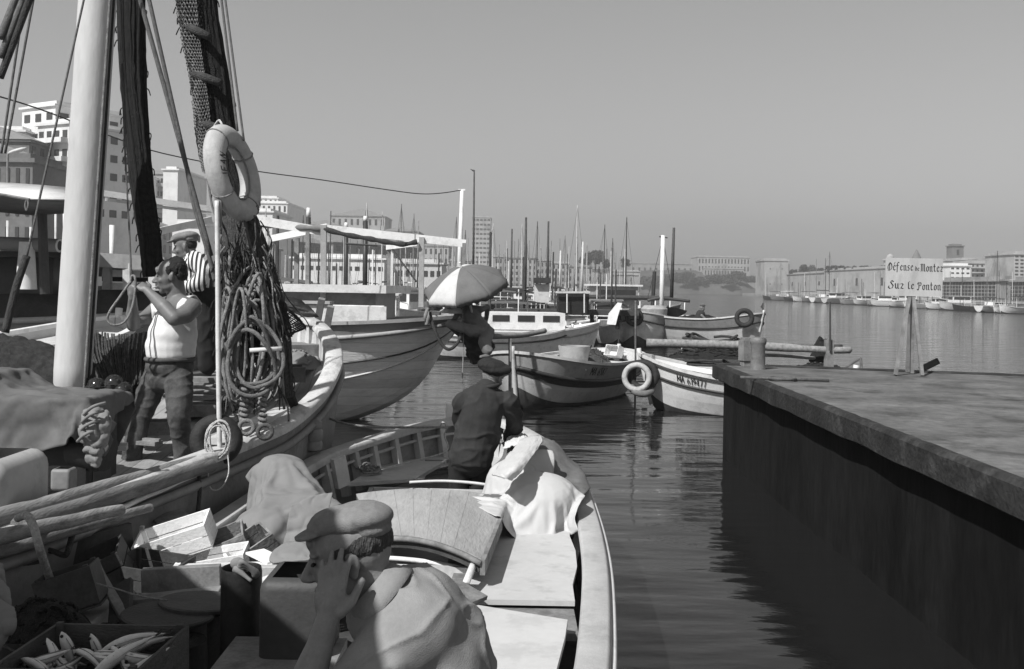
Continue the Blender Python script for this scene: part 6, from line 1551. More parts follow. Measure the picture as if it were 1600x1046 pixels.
sheet('', [[P(404, 905, 5.0), P(420, 900, 4.95), P(432, 912, 5.0)], [P(404, 930, 4.95), P(418, 915, 4.85), P(430, 930, 4.95)], [P(404, 950, 4.95), P(418, 948, 4.9), P(428, 940, 4.95)]], M_canvasl, 7, 7, .03, 4, 14, name='cloth', parent=t)
rope_pile('small tangle of cord beside the pale cloth bag', P(418, 960, 4.95), .06, 6, .007, M_rope, 44)
# dark rounded box in front of the sitter
t = thing('engine_box', 'dark rounded engine box standing just behind the forearm of the man in the cap', 'engine box', P(465, 1000, 4.4))
rbox(P(470, 965, 4.5), (.30, .35, .42), .05).build('casing', mat('engine_box_paint', .05, .6, .15, 4, .12, 40, stain=.2), t, smooth=True)
MB().box(P(440, 1030, 4.4), (.5, .4, .05)).build('plinth', M_wmid, t)
# round lids
for k, (x, y, Y, r_, m_) in enumerate([(316, 942, 4.95, .205, mat('lid_brown', .05, .6, .25, 6, .2, 60, stain=.5, sscale=5)), (262, 962, 4.75, .21, mat('lid_dark', .03, .6, .25, 6, .2, 60, stain=.5, sscale=5))]):
    c = P(x, y, Y); o = MB().lathe([(.001, .012), (r_ * .96, .012), (r_, .006), (r_, -.006), (.001, -.008)], c, 40, Euler((R(-4 + 3 * k), R(3), 0)).to_matrix(), cap=False).build('round_lid', m_, smooth=30)
    setp(o, ['upper brown round wooden lid, partly behind the black drum', 'lower dark round lid overlapping the brown one'][k], 'lid')
    c2 = c - V((0, -.02, .02)); o = MB().lathe([(r_ * .8, -.38), (r_ * .85, -.2), (r_ * .8, -.012)], c2, 28).build('basket', M_wdark, smooth=30); setp(o, ['dark round basket under the upper brown lid', 'dark round basket under the lower dark lid'][k], 'basket')
    c3 = c
# big fish box with fish
fbx = crate('large open fish box full of silvery fish at the bottom left', V((P(158, 900, 3.6).x, 3.56, 1.0)), (.50, .46, .24), (0, R(-1), R(-3)), mat('fishbox_wood', .06, .8, .3, 6, .35, 50, (1, 1, 3), stain=.4, sscale=7), 1)  # box wood darkened in place of cast shade
fr_ = random.Random(5)
def fish(c, L_, ang, pitch, roll, label):
    M = (Matrix.Rotation(ang, 3, 'Z') @ Matrix.Rotation(pitch, 3, 'Y') @ Matrix.Rotation(roll, 3, 'X')); t = thing('fish', label, 'fish', c); t['group'] = 'fish in the box'
    N = 14; rows = []; bend = fr_.uniform(-.12, .12) * L_
    for i in range(N + 1):
        u = i / N; h = .5 * L_ * .27 * (math.sin(math.pi * min(1, u * 1.02) ** .72)) ** .85 if 0 < u < 1 else 0; h = max(h, .012 * L_ if u > .8 else .002); w_ = h * .62
        rows.append([V(c) + M @ V(((u - .5) * L_, bend * math.sin(math.pi * u) + w_ * math.cos(2 * math.pi * k / 12), h * math.sin(2 * math.pi * k / 12))) for k in range(13)])
    mb = MB(); 
    mb.grid(rows)
    mb.build('body', M_fish, t, smooth=True)
    mb = MB(); rows2 = [[V(c) + M @ V(((u_ - .5) * L_, bend * math.sin(math.pi * u_) + sx * .011, hh * L_)) for sx in (-1, 1)] for u_, hh in ((.15, .075), (.35, .118), (.6, .095), (.85, .03))]
    mb.grid(rows2); mb.build('back', M_fishd, t, smooth=True)
    mb = MB(); e = V(c) + M @ V((L_ * .5, 0, 0)); mb.add([V(c) + M @ V((L_ * .46, .002, 0)), V(c) + M @ V((L_ * .62, 0, L_ * .09)), V(c) + M @ V((L_ * .56, 0, 0)), V(c) + M @ V((L_ * .62, 0, -L_ * .09)), V(c) + M @ V((L_ * .46, -.002, 0))], [(0, 1, 2), (0, 2, 3), (4, 2, 1), (4, 3, 2)]); mb.build('tail_fin', M_fishd, t)
    for sg in (1, -1): MB().ell(V(c) + M @ V((-L_ * .42, sg * .011, L_ * .012)), .006, None, 10, 6).build('eye', M_print, t, smooth=True)
for k, (x, y, Y, L_, a, p, r_, lab) in enumerate([
    (108, 1022, 3.88, .17, .2, 1.25, .3, 'silver fish standing on its nose at the back of the box'), (150, 1025, 3.9, .17, .6, 1.35, 1.2, 'dark backed fish upright beside the standing silver one'), (205, 1008, 3.9, .24, .35, -.25, .8, 'long silver fish lying along the back right of the box'),
    (228, 1016, 3.92, .2, .5, -.35, 1.1, 'silver fish in the right rear corner of the box'), (190, 1030, 3.72, .26, .7, -.45, .9, 'bright silver fish lying across the middle of the box'), (80, 1040, 3.78, .2, -.9, .9, .5, 'pale bellied fish at the left of the box'),
    (130, 1048, 3.68, .22, .2, .1, 1.3, 'fish lying flat in the front of the box'), (220, 1045, 3.66, .24, .95, -.35, .4, 'dark striped fish along the right side of the box'), (60, 1055, 3.66, .2, -.5, .4, .8, 'fish in the left front corner of the box'), (170, 1060, 3.62, .22, -.3, .0, 1.4, 'fish half hidden at the very bottom of the picture'), (100, 1046, 3.9, .22, 1.2, .2, .9, 'fish wedged behind the pale bellied one'), (150, 1050, 3.85, .24, .1, -.1, 1.1, 'fish lying under the upright ones')]):
    fish(P(x, y, 3.45 + (Y - 3.62) * .8), L_, a, p, r_, lab)
for k in range(9):
    fish(P(75 + k * 19 + fr_.uniform(-8, 8), 1030 + fr_.uniform(-8, 12), 3.55), fr_.uniform(.13, .18), fr_.uniform(-1, 1.2), fr_.uniform(-.3, .3), fr_.uniform(.5, 1.5), 'small silver fish among the others in the box, ' + ['far left', 'left', 'left of the upright ones', 'under the upright ones', 'in the middle', 'right of the middle', 'beside the long one', 'right', 'far right'][k])
heap('black net heaped between the broken crate and the fish box', P(62, 985, 4.5), .22, .18, .13, M_net, 51, n=40, rs=.008)
heap('dark net under the lids behind the fish box', P(200, 1000, 4.6), .35, .2, .05, M_net, 52, n=30, rs=.008)
sheet('grey oilskin hanging in at the left edge above the fish box', [[P(-60, 880, 4.2), P(-20, 876, 4.2), P(4, 882, 4.2)], [P(-60, 930, 4.1), P(-15, 930, 4.05), P(16, 930, 4.1)], [P(-60, 985, 4.0), P(-15, 985, 3.95), P(26, 975, 4.0)], [P(-60, 1050, 3.9), P(-25, 1045, 3.9), P(8, 1012, 4.0)]], M_canvas, 8, 8, .025, 26, 6, name='oilskin', cat='oilskin')
o = MB().tube(cr([P(6, 1010, 3.9), P(25, 1020, 3.85), P(45, 1032, 3.8), P(75, 1050, 3.7)], 5), .005, 6).build('cord', M_roped, smooth=True); setp(o, 'thin dark cord running from the oilskin into the fish box', 'cord')
o = MB().tube(cr([P(150, 912, 4.9), P(180, 920, 4.85), P(220, 932, 4.8), P(262, 938, 4.8)], 5), .004, 6).build('wire', M_rope, smooth=True); setp(o, 'thin wire curving from the broken crate to the lids', 'wire')
# ================= people =================
def fold(me, amp, freq=(6, 6, 6), seed=0, sharp=2.0, along=None):
    nrm = [v.normal.copy() for v in me.vertices]; sd = V((seed * 3.1, seed * 1.7, seed))
    for v, n_ in zip(me.vertices, nrm):
        p = V((v.co.x * freq[0], v.co.y * freq[1], v.co.z * freq[2])) + sd
        if along is not None:
            q_ = v.co.dot(along); p = (v.co - along * q_) * freq[0] + along * q_ * freq[2] + sd
        p2 = p + V((noise.noise(p * .7), noise.noise(p * .7 + V((9, 0, 0))), 0)) * .8
        a = 1 - abs(noise.noise(p2)) * 2.2; a = max(a, 0) ** sharp; b = noise.noise(p * .6 + V((4, 4, 4))); c = noise.noise(p * 2.6 + V((1, 7, 2)))
        v.co = v.co + n_ * amp * (a * 1.0 + b * (.8 if along is None else .25) + c * .25)
class Body(MB):
    def cone(s, a, ra, b, rb, n=16):
        a = V(a); b = V(b); s.tube([a, a.lerp(b, .5), b], [ra, (ra + rb) / 2, rb], n); s.ell(a, ra, None, n, 10); s.ell(b, rb, None, n, 10); return s
    def chain(s, lst):
        for (a, ra), (b, rb) in zip(lst[:-1], lst[1:]): s.cone(a, ra, b, rb)
        return s
    def make(s, name, m, parent, vox=.012, sm=6, folds=None, cut=None, mats2=None):
        me = bpy.data.meshes.new('tmp'); me.from_pydata(s.v, [], s.f); o = bpy.data.objects.new('tmp', me); col.objects.link(o)
        md = o.modifiers.new('r', 'REMESH'); md.mode = 'VOXEL'; md.voxel_size = vox; md.adaptivity = 0
        sd = o.modifiers.new('s', 'SMOOTH'); sd.iterations = sm; sd.factor = .5
        dg = bpy.context.evaluated_depsgraph_get(); dg.update(); me2 = bpy.data.meshes.new_from_object(o.evaluated_get(dg)); bpy.data.objects.remove(o); bpy.data.meshes.remove(me)
        me2.name = name
        if folds: fold(me2, *folds)
        if cut:      # drop the faces for which cut(center) is true
            import bmesh
            bm = bmesh.new(); bm.from_mesh(me2); dl = [f_ for f_ in bm.faces if cut(f_.calc_center_median())]; bmesh.ops.delete(bm, geom=dl, context='FACES'); bm.to_mesh(me2); bm.free()
        me2.polygons.foreach_set('use_smooth', [True] * len(me2.polygons)); me2.materials.clear(); me2.materials.append(m); me2.update()
        o2 = bpy.data.objects.new(name, me2); col.objects.link(o2); o2.parent = parent; me2.transform(wmx(parent).inverted()); return o2
def frame(f, up=(0, 0, 1)):
    f = V(f).normalized(); u = V(up); u = (u - f * u.dot(f)).normalized(); r = f.cross(u); return r, f, u     # right, forward, up
def head(bd, c, f, up=(0, 0, 1), k=1.0, jowl=1.0):
    r, f, u = frame(f, up); M = Matrix((r, f, u)).transposed(); c = V(c)
    L = lambda x, y, z: c + (r * x + f * y + u * z) * k
    e = lambda x, y, z, a, b, d: bd.ell(L(x, y, z), (a * k, b * k, d * k), M, 18, 12)
    e(0, -.012, .035, .074, .092, .082); e(0, -.035, .01, .068, .068, .07); e(0, .03, -.02, .058 * jowl, .06, .08); e(0, .018, -.07, .052 * jowl, .062, .044); e(0, .06, -.098, .026, .024, .02)
    bd.cone(L(0, .085, .012), .008 * k, L(0, .112, -.03), .0125 * k); e(0, .1, -.036, .018, .014, .009)
    e(-.03, .076, .026, .024, .013, .009); e(.03, .076, .026, .024, .013, .009); e(0, .082, .05, .035, .012, .02)
    for s in (-1, 1): e(s * .04, .062, -.028, .02, .018, .018); 
    e(0, .087, -.062, .022, .011, .006); e(0, .085, -.073, .019, .011, .007)
    for s in (-1, 1):
        e(s * .076, -.008, -.012, .010, .017, .030); e(s * .083, -.018, .0, .007, .012, .022)
    return L, M
def eyes(c, f, up, parent, k=1.0):
    r, f, u = frame(f, up); c = V(c)
    for s in (-1, 1): MB().ell(c + (r * s * .031 + f * .079 + u * .004) * k, (.010 * k, .006 * k, .0045 * k), Matrix((r, f, u)).transposed(), 12, 8).build('eye', M_print, parent, smooth=True)
def hand(bd, wrist, fwd, palm_n, size=1.0, curl=(.2, .3, .35, .4), thumb_side=1, spread=.12, thumb_out=.6, thumb_curl=.4, r_=.0088):
    """five separate fingers: fwd along the fingers, palm_n out of the palm, thumb on side 'thumb_side' of cross(fwd, palm_n)"""
    f = V(fwd).normalized(); n_ = V(palm_n); n_ = (n_ - f * n_.dot(f)).normalized(); sd = f.cross(n_) * thumb_side; w_ = V(wrist); k = size
    M = Matrix((sd, f, n_)).transposed()
    bd.ell(w_ + f * .05 * k, (.042 * k, .055 * k, .016 * k), M, 16, 10); bd.cone(w_, .027 * k, w_ + f * .03 * k, .026 * k)
    bd.ell(w_ + f * .04 * k + sd * .025 * k + n_ * .006 * k, (.02 * k, .035 * k, .015 * k), M, 12, 8)
    lens = (.075, .083, .077, .06)
    for i in range(4):
        off = (.030, .010, -.010, -.029)[i]; base = w_ + f * (.088 - .004 * abs(i - 1)) * k + sd * off * k; d = (f + sd * (1.2 - i) * spread * .55).normalized(); a = 0; p = base; rr = r_ * k * (1.03, 1.05, 1, .88)[i]; ch = [(p - d * .02 * k, rr * 1.1), (p, rr * 1.08)]
        for j, q in enumerate((.44, .32, .24)):
            a += curl[i] * (1.0, 1.1, .7)[j]; dd = d * math.cos(a) + n_ * math.sin(a); p = p + dd * lens[i] * q * k * 1.0; ch.append((p, rr * (1 - .07 * (j + 1))))
        bd.chain(ch)
    b = w_ + f * .02 * k + sd * .03 * k; d1 = (f * (1 - thumb_out * .5) + sd * thumb_out + n_ * .25).normalized(); p1 = b + d1 * .035 * k; d2 = (d1 * (1 - thumb_curl) + f * thumb_curl + n_ * .2 * thumb_curl).normalized(); p2 = p1 + d2 * .032 * k; p3 = p2 + d2 * .026 * k
    bd.chain([(b, .016 * k), (p1, .0125 * k), (p2, .0108 * k), (p3, .0095 * k)])
def lean(d): return V(d).normalized()
def flat_cap(label_m, c, f, up, parent, k=1.0, m=None, big=1.0, droop=.0):
    r, f, u = frame(f, up); M = Matrix((r, f, u)).transposed(); c = V(c); L = lambda x, y, z: c + (r * x + f * y + u * z) * k
    b = Body()
    b.ell(L(0, -.005, .075), (.088 * big * k, .112 * big * k, .042 * k), M, 24, 14); b.ell(L(0, -.04, .085), (.092 * big * k, .085 * big * k, .040 * k), M, 24, 14); b.ell(L(0, .045, .064), (.07 * big * k, .07 * k, .026 * k), M, 20, 12)
    b.ell(L(0, .102, .046), (.068 * k, .05 * k, .0085 * k), Matrix((r, (f * .97 - u * .22).normalized(), (u * .97 + f * .22).normalized())).transposed(), 20, 10)
    b.ell(L(0, -.055, .055), (.083 * k, .065 * k, .035 * k), M, 20, 12)
    return b.make('cap', m or M_cap, parent, vox=.005 * k, sm=4, folds=(.0016 * k, (22, 22, 14), 3, 2.0))
# ---------- the man in the flat cap, hand on his face (foreground) ----------
Y0 = 2.3
p5 = thing('person', 'seated man in a flat cap with his face in his hand, nearest the camera', 'person', (-.25, 2.3, .63))
hc5 = P(546, 868, Y0 + .02); f5 = V((-1, -.10, -.22)); r5, ff5, u5 = frame(f5)
bd = Body(); L5, M5 = head(bd, hc5, f5, k=.95)
nb5 = P(596, 935, Y0 + .05)
bd.cone(L5(0, -.03, -.03), .052, P(590, 925, 2.33), .054); bd.cone(P(590, 925, 2.33), .054, P(625, 975, 2.36), .06)
# near arm: sleeve end to hand
el = P(478, 1092, 2.16); wr = P(512, 968, 2.205)
bd.chain([(P(625, 1040, 2.24), .035), (P(565, 1082, 2.17), .036), (el, .04)]); bd.chain([(el, .04), (P(486, 1050, 2.17), .037), (P(500, 1010, 2.19), .030), (wr, .026)])
hand(bd, wr, V((.08, .10, 1.0)), V((.12, 1, .0)), .87, curl=(.22, .16, .14, .2), thumb_side=-1, spread=.09, thumb_out=.62, thumb_curl=.55, r_=.0092)
# far arm resting on the knee
bd.chain([(P(600, 1010, 2.5), .05), (P(540, 1120, 2.58), .042), (P(470, 1180, 2.55), .032)]); hand(bd, P(470, 1180, 2.55), V((-1, .1, -.4)), V((0, 0, -1)), 1.0)
bd.make('body', M_skin, p5, vox=.0042, sm=5)
eyes(hc5, f5, (0, 0, 1), p5)
# hair under the cap, at the nape and round the ear
b = Body(); e = lambda x, y, z, a, bb, d: b.ell(L5(x, y, z), (a, bb, d), M5, 18, 12)
e(0, -.026, .03, .072, .082, .052); e(0, -.058, .008, .056, .036, .036)
for s in (-1, 1): e(s * .064, .01, .022, .01, .018, .018)
b.make('hair', mat('greying_hair', .06, .7, .4, 80, .9, 260, (1, 1, .3)), p5, vox=.0045, sm=2, folds=(.002, (90, 90, 40), 2, 1.0))
flat_cap('', L5(0, -.004, .018), f5 + V((0, 0, .16)), (0, 0, 1), p5, .82, M_cap, 1.0)
# shirt
b = Body()
b.chain([(P(608, 925, 2.34), .062), (P(648, 985, 2.37), .10), (P(672, 1090, 2.4), .155), (P(690, 1180, 2.42), .165), (P(700, 1300, 2.43), .16)])
b.ell(P(652, 985, 2.37), (.125, .19, .145)); b.ell(P(580, 968, 2.33), (.055, .09, .06)); b.ell(P(690, 1060, 2.38), (.125, .2, .2)); b.ell(P(668, 1100, 2.40), (.15, .2, .2)); b.ell(P(690, 1220, 2.42), (.15, .19, .2))
b.chain([(P(650, 985, 2.28), .105), (P(612, 1022, 2.22), .088), (P(575, 1060, 2.17), .073), (P(536, 1096, 2.14), .062)])
b.chain([(P(630, 975, 2.5), .075), (P(600, 1010, 2.52), .075), (P(565, 1080, 2.56), .065)])
sh = b.make('shirt', M_shirt, p5, vox=.0065, sm=70, folds=(.0085, (11, 1, 2.6), 5, 3.2, V((-.66, .25, -.7)).normalized()))
# collar
cpts = []
for k in range(24):
    a = -2.5 + 5.0 * k / 23; cpts.append(a)
rows = []
axn = (P(632, 985, Y0 + .08) - L5(0, -.035, -.03)).normalized(); s1 = axn.cross(V((0, 1, 0))).normalized(); s2 = axn.cross(s1).normalized(); cc = P(604, 934, Y0 + .05)
axn = V((.75, 0, -.66)).normalized(); s1 = axn.cross(V((0, 1, 0))).normalized(); s2 = axn.cross(s1).normalized(); cc = P(579, 917, 2.325)
cpts = [2 * math.pi * k / 32 for k in range(33)]
cc = cc + axn * .012
for (rr_, dz) in ((.056, .03), (.060, -.014), (.065, -.015), (.076, .012), (.088, .034)):
    rows.append([cc + axn * dz + s1 * math.cos(a) * rr_ * 1.0 * (-1) + s2 * math.sin(a) * rr_ * 1.05 for a in cpts])
o = MB().grid(rows).build('collar', M_shirt, p5, smooth=True); md = o.modifiers.new('s', 'SOLIDIFY'); md.thickness = .004
# trousers and shoes (below the frame, he sits on the stern bench)
b = Body(); hip = V((-.14, 2.42, 1.24))
for s in (-1, 1):
    kn = V((-.56, 2.42 + s * .13, 1.22)); an = V((-.50, 2.42 + s * .14, .74)); b.chain([(hip + V((0, s * .1, 0)), .105), (kn, .07), (an, .05)])
b.ell(hip, (.15, .19, .13)); b.make('trousers', M_black_cloth, p5, vox=.012, sm=4, folds=(.006, (8, 8, 6), 1))
for s in (-1, 1):
    Body().chain([(V((-.50, 2.42 + s * .14, .67)), .04), (V((-.66, 2.42 + s * .15, .655)), .033)]).make('shoe', M_black, p5, vox=.01, sm=3)

# ---------- the man in the white vest handling a rope ----------
Yv = 7.9
p1 = thing('person', 'man in a white vest and worn jeans smoking a cigarette while tying a rope', 'person', P(250, 735, Yv))
hc1 = P(266, 431, Yv); f1 = V((-1, -.28, -.12)); k1 = 1.13
bd = Body(); L1, M1 = head(bd, hc1, f1, k=k1, jowl=1.12)
r1, ff1, u1 = frame(f1)
sN = P(299, 482, 7.72); sF = P(250, 480, 8.12); nbk = P(276, 466, 7.93)
bd.cone(L1(0, -.03, -.04), .064, nbk, .075); bd.chain([(sF, .07), (P(276, 476, 7.93), .085), (sN, .078)])
bd.ell(P(273, 500, 7.92), (.14, .18, .14)); bd.ell(P(272, 520, 7.9), (.15, .16, .14))
# near arm: shoulder, elbow toward the camera, forearm up to the rope
elN = P(272, 498, 7.5); wrN = P(231, 455, 7.62); bd.chain([(sN, .075), (P(290, 492, 7.6), .068), (elN, .055)]); bd.chain([(elN, .056), (P(256, 480, 7.53), .054), (P(240, 464, 7.59), .038), (wrN, .031)])
hand(bd, wrN, P(213, 441, 7.66) - wrN, V((-.35, .6, -.6)), 1.08, curl=(.75, .8, .85, .85), thumb_side=-1, thumb_out=.7, thumb_curl=.6)
elF = P(208, 508, 7.85); wrF = P(207, 466, 7.72); bd.chain([(sF, .07), (P(228, 498, 8.0), .06), (elF, .05)]); bd.chain([(elF, .052), (P(207, 492, 7.8), .05), (P(207, 478, 7.76), .037), (wrF, .031)])
hand(bd, wrF, P(205, 446, 7.7) - wrF, V((.5, .6, .1)), 1.08, curl=(.9, .95, 1.0, 1.0), thumb_side=1, thumb_out=.6, thumb_curl=.7)
bd.make('body', M_skind, p1, vox=.0075, sm=4)
eyes(hc1, f1, (0, 0, 1), p1, k1)
b = Body(); e = lambda x, y, z, a, bb, d: b.ell(L1(x, y, z), (a * k1, bb * k1, d * k1), M1, 18, 12)
e(0, -.045, .045, .082, .072, .082); e(0, -.065, .01, .074, .052, .06); e(0, -.035, .085, .055, .05, .036)
for s in (-1, 1): e(s * .07, .005, .035, .012, .018, .03)
b.make('hair', M_hair, p1, vox=.006, sm=2, folds=(.004, (70, 70, 40), 3, 1.0))
mo = L1(0, .094, -.067); MB().tube([mo, mo + V((-.075, -.035, -.02))], .0052, 8).build('cigarette', M_white, p1, smooth=True)
MB().tube([mo + V((-.075, -.035, -.02)), mo + V((-.082, -.038, -.022))], .0054, 8).build('cigarette_ash', M_grey, p1, smooth=True)
# vest
b = Body(); b.ell(P(273, 503, 7.92), (.165, .205, .135)); b.ell(P(270, 522, 7.9), (.188, .2, .16)); b.ell(P(267, 540, 7.9), (.195, .195, .13)); b.ell(P(267, 553, 7.9), (.188, .188, .09))
b.chain([(P(256, 486, 8.0), .07), (P(270, 492, 7.9), .09)])
b.make('vest', M_vest, p1, vox=.009, sm=40, folds=(.002, (9, 1, 3), 8, 2.5, V((.3, .2, .9)).normalized()))
for (a, m_, c_) in ((P(286, 492, 7.70), P(293, 476, 7.72), P(297, 466, 7.84)), (P(247, 488, 8.0), P(252, 473, 8.08), P(262, 468, 8.1))):
    rows = []
    for q in cr([a + V((0, -.05, -.05)), a + V((0, -.07, .02)), m_ + V((-.02, -.08, .015)), c_ + V((0, .02, .02)), c_ + V((.03, .12, -.05))], 5): rows.append([q + V((s_ * .028, 0, s_ * .004)) for s_ in (-1, -.4, .4, 1)])
    o = MB().grid(rows).build('vest_strap', M_vest, p1, smooth=True); md = o.modifiers.new('s', 'SOLIDIFY'); md.thickness = .012
# jeans
b = Body(); b.ell(P(266, 572, 7.9), (.178, .17, .12)); b.ell(P(264, 590, 7.92), (.165, .16, .12))
b.chain([(P(279, 590, 7.84), .105), (P(281, 620, 7.78), .098), (P(279, 650, 7.74), .082), (P(284, 690, 7.8), .07), (P(286, 716, 7.82), .072)])
b.chain([(P(245, 590, 8.0), .105), (P(230, 622, 7.98), .098), (P(221, 650, 7.92), .082), (P(210, 690, 7.9), .07), (P(205, 722, 7.9), .075)])
b.make('jeans', M_jeans, p1, vox=.009, sm=4, folds=(.008, (7, 7, 9), 4, 2.2))
bp = []
for k in range(28):
    a = 2 * math.pi * k / 28; bp.append(P(266, 561, 7.9) + V((math.cos(a) * .178, math.sin(a) * .172, .0)))
MB().tube(bp, .018, 8, closed=True).build('waistband', M_jeans, p1, smooth=True)
for (q, d) in ((P(286, 727, 7.82), V((-.6, -.7, 0))), (P(204, 731, 7.9), V((-.9, -.4, 0)))):
    d = d.normalized(); Body().chain([(q - d * .05, .042), (q + d * .06, .042), (q + d * .15, .033)]).make('shoe', M_black, p1, vox=.01, sm=3)
# the rope he ties, held in both hands
o = MB().tube(cr([P(206, 440, 7.66), P(200, 446, 7.6), P(186, 466, 7.55), P(172, 486, 7.5), P(168, 500, 7.5), P(176, 508, 7.5), P(190, 506, 7.52), P(200, 496, 7.55), P(207, 478, 7.6), P(211, 455, 7.62), P(211, 434, 7.62), P(206, 432, 7.64), P(203, 445, 7.64)], 6), .009, 8).build('rope', M_rope, smooth=True); setp(o, 'looped rope end hanging from the hands of the man in the vest', 'rope')

# ---------- the man in the striped shirt ----------
Yq = 9.6
p2 = thing('person', 'man in a striped shirt and flat cap standing behind the man in the vest', 'person', P(312, 590, Yq))
hc2 = P(289, 386, Yq); f2 = V((-1, -.1, -.2)); bd = Body(); L2, M2 = head(bd, hc2, f2, k=1.05)
bd.cone(L2(0, -.03, -.04), .058, P(301, 405, Yq), .062); bd.chain([(P(318, 420, Yq - .18), .05), (P(300, 445, Yq - .22), .045), (P(284, 450, Yq - .1), .034)]); hand(bd, P(284, 450, Yq - .1), V((-1, .3, -.1)), V((0, 0, -1)), 1.0, curl=(.6, .6, .6, .6))
bd.make('body', M_skind, p2, vox=.009, sm=3); eyes(hc2, f2, (0, 0, 1), p2, 1.05)
b = Body(); b.ell(L2(0, -.045, .02), (.08, .07, .075), M2); b.make('hair', M_hair, p2, vox=.008, sm=2)
flat_cap('', L2(0, 0, .01), f2 + V((0, 0, .12)), (0, 0, 1), p2, 1.08, M_cap, 1.0)
M_str = mat('striped_cotton', .72, .95, .04, 6, .2, 200, bands=(0, .042, .52, .035))
b = Body(); b.chain([(P(302, 408, Yq), .09), (P(308, 420, Yq), .15), (P(312, 440, Yq), .155), (P(314, 452, Yq), .15)]); b.ell(P(306, 414, Yq), (.10, .2, .08))
b.chain([(P(308, 408, Yq - .18), .075), (P(322, 425, Yq - .22), .07), (P(310, 444, Yq - .26), .062), (P(296, 448, Yq - .2), .05)]); b.chain([(P(304, 410, Yq + .18), .07), (P(296, 435, Yq + .2), .06)])
b.make('shirt', M_str, p2, vox=.01, sm=4, folds=(.012, (6, 6, 6), 7, 2))
b = Body(); b.ell(P(315, 455, Yq), (.16, .16, .1)); 
for s, dx in ((-1, 4), (1, -3)): b.chain([(P(316 + dx, 465, Yq + s * .1), .10), (P(315 + dx * 1.5, 520, Yq + s * .12), .085), (P(316 + dx * 2, 572, Yq + s * .13), .075)])
b.make('trousers', M_black_cloth, p2, vox=.012, sm=4, folds=(.012, (6, 6, 5), 9, 2))
for s, dx in ((-1, 4), (1, -3)):
    q = P(316 + dx * 2, 584, Yq + s * .13); Body().chain([(q, .045), (q + V((-.12, -.02, -.01)), .035)]).make('shoe', M_black, p2, vox=.012, sm=3)
setp(MB().box(P(316, 602, Yq), (.7, .7, .2)).box(P(316, 595, Yq), (.74, .74, .03)).build('wooden_platform', M_wmid), 'low wooden platform under the feet of the man in the striped shirt', 'platform')

# ---------- the man in the beret, back to the camera ----------
Yb = 8.75
p3 = thing('person', 'man in a dark beret and jacket standing with his back to the camera', 'person', (P(735, 740, Yb).x, Yb, .52))
hc3 = P(771, 590, Yb + .06); f3 = V((.55, .8, -.42)); bd = Body(); L3, M3 = head(bd, hc3, f3, k=1.02)
bd.cone(L3(0, -.03, -.04), .06, P(762, 606, Yb - .02), .065)
for s, sh_, el_, wr_, hd_ in ((-1, P(722, 632, Yb + .0), P(735, 672, Yb + .3), P(775, 688, Yb + .5), V((1, .2, -.2))), (1, P(797, 632, Yb + .02), P(803, 668, Yb + .2), P(796, 688, Yb + .42), V((.2, .8, -.5)))):
    bd.chain([(el_, .04), (wr_, .03)]); hand(bd, wr_, hd_, V((0, 0, -1)), 1.0, curl=(.5, .5, .5, .5), thumb_side=s)
bd.make('body', M_skin, p3, vox=.008, sm=3); eyes(hc3, f3, (0, 0, 1), p3, 1.02)
b = Body(); b.ell(L3(0, -.04, .01), (.08, .08, .07), M3); b.ell(L3(0, -.05, -.02), (.068, .055, .045), M3); b.make('hair', mat('grey_hair', .25, .7, .3, 60, .8, 200), p3, vox=.007, sm=2)
b = Body(); Mb3 = Euler((R(6), R(10), R(-20))).to_matrix()
b.ell(P(773, 575, Yb + .05), (.145, .14, .045), Mb3, 28, 14); b.ell(P(768, 570, Yb + .04), (.12, .12, .05), Mb3, 24, 14); b.ell(P(771, 582, Yb + .05), (.092, .1, .03), Mb3, 24, 12); b.cone(P(768, 562, Yb + .04), .007, P(767, 559, Yb + .04), .005)
b.make('beret', M_black_cloth, p3, vox=.007, sm=5, folds=(.006, (12, 12, 12), 2))
b = Body()
b.chain([(P(760, 608, Yb), .095), (P(755, 630, Yb + .0), .17), (P(750, 660, Yb + .0), .185), (P(742, 690, Yb), .19), (P(737, 712, Yb), .19)])
b.ell(P(758, 622, Yb), (.21, .12, .10), Euler((0, R(3), 0)).to_matrix()); b.ell(P(746, 680, Yb), (.205, .15, .22)); b.ell(P(736, 712, Yb), (.20, .16, .10))
b.chain([(P(724, 628, Yb), .085), (P(722, 655, Yb + .1), .078), (P(738, 680, Yb + .3), .07), (P(765, 690, Yb + .45), .06)])
b.chain([(P(793, 628, Yb), .085), (P(804, 650, Yb + .08), .078), (P(803, 670, Yb + .22), .07), (P(797, 684, Yb + .36), .058)])
b.make('jacket', M_blue_work, p3, vox=.009, sm=4, folds=(.013, (5, 5, 7), 11, 2.2))
cpts = []
for k in range(20):
    a = 2 * math.pi * k / 20; cpts.append(P(764, 603, Yb) + V((math.cos(a) * .085, math.sin(a) * .085, .012 * math.cos(a))))
MB().tube(cpts, .017, 8, closed=True).build('collar', M_blue_work, p3, smooth=True)
b = Body(); b.ell(P(733, 725, Yb), (.17, .14, .12))
for s in (-1, 1): q = P(735, 728, Yb); b.chain([(q + V((s * .09, 0, 0)), .095), (q + V((s * .10, .02, -.35)), .08), (V((q.x + s * .11, Yb + .02, .62)), .07)])
b.make('trousers', M_black_cloth, p3, vox=.011, sm=4, folds=(.01, (8, 8, 4), 13, 2))
for s in (-1, 1):
    q = P(735, 728, Yb); q = V((q.x + s * .11, Yb + .04, .56)); Body().chain([(q, .045), (q + V((0, .13, -.01)), .036)]).make('shoe', M_black, p3, vox=.012, sm=3)

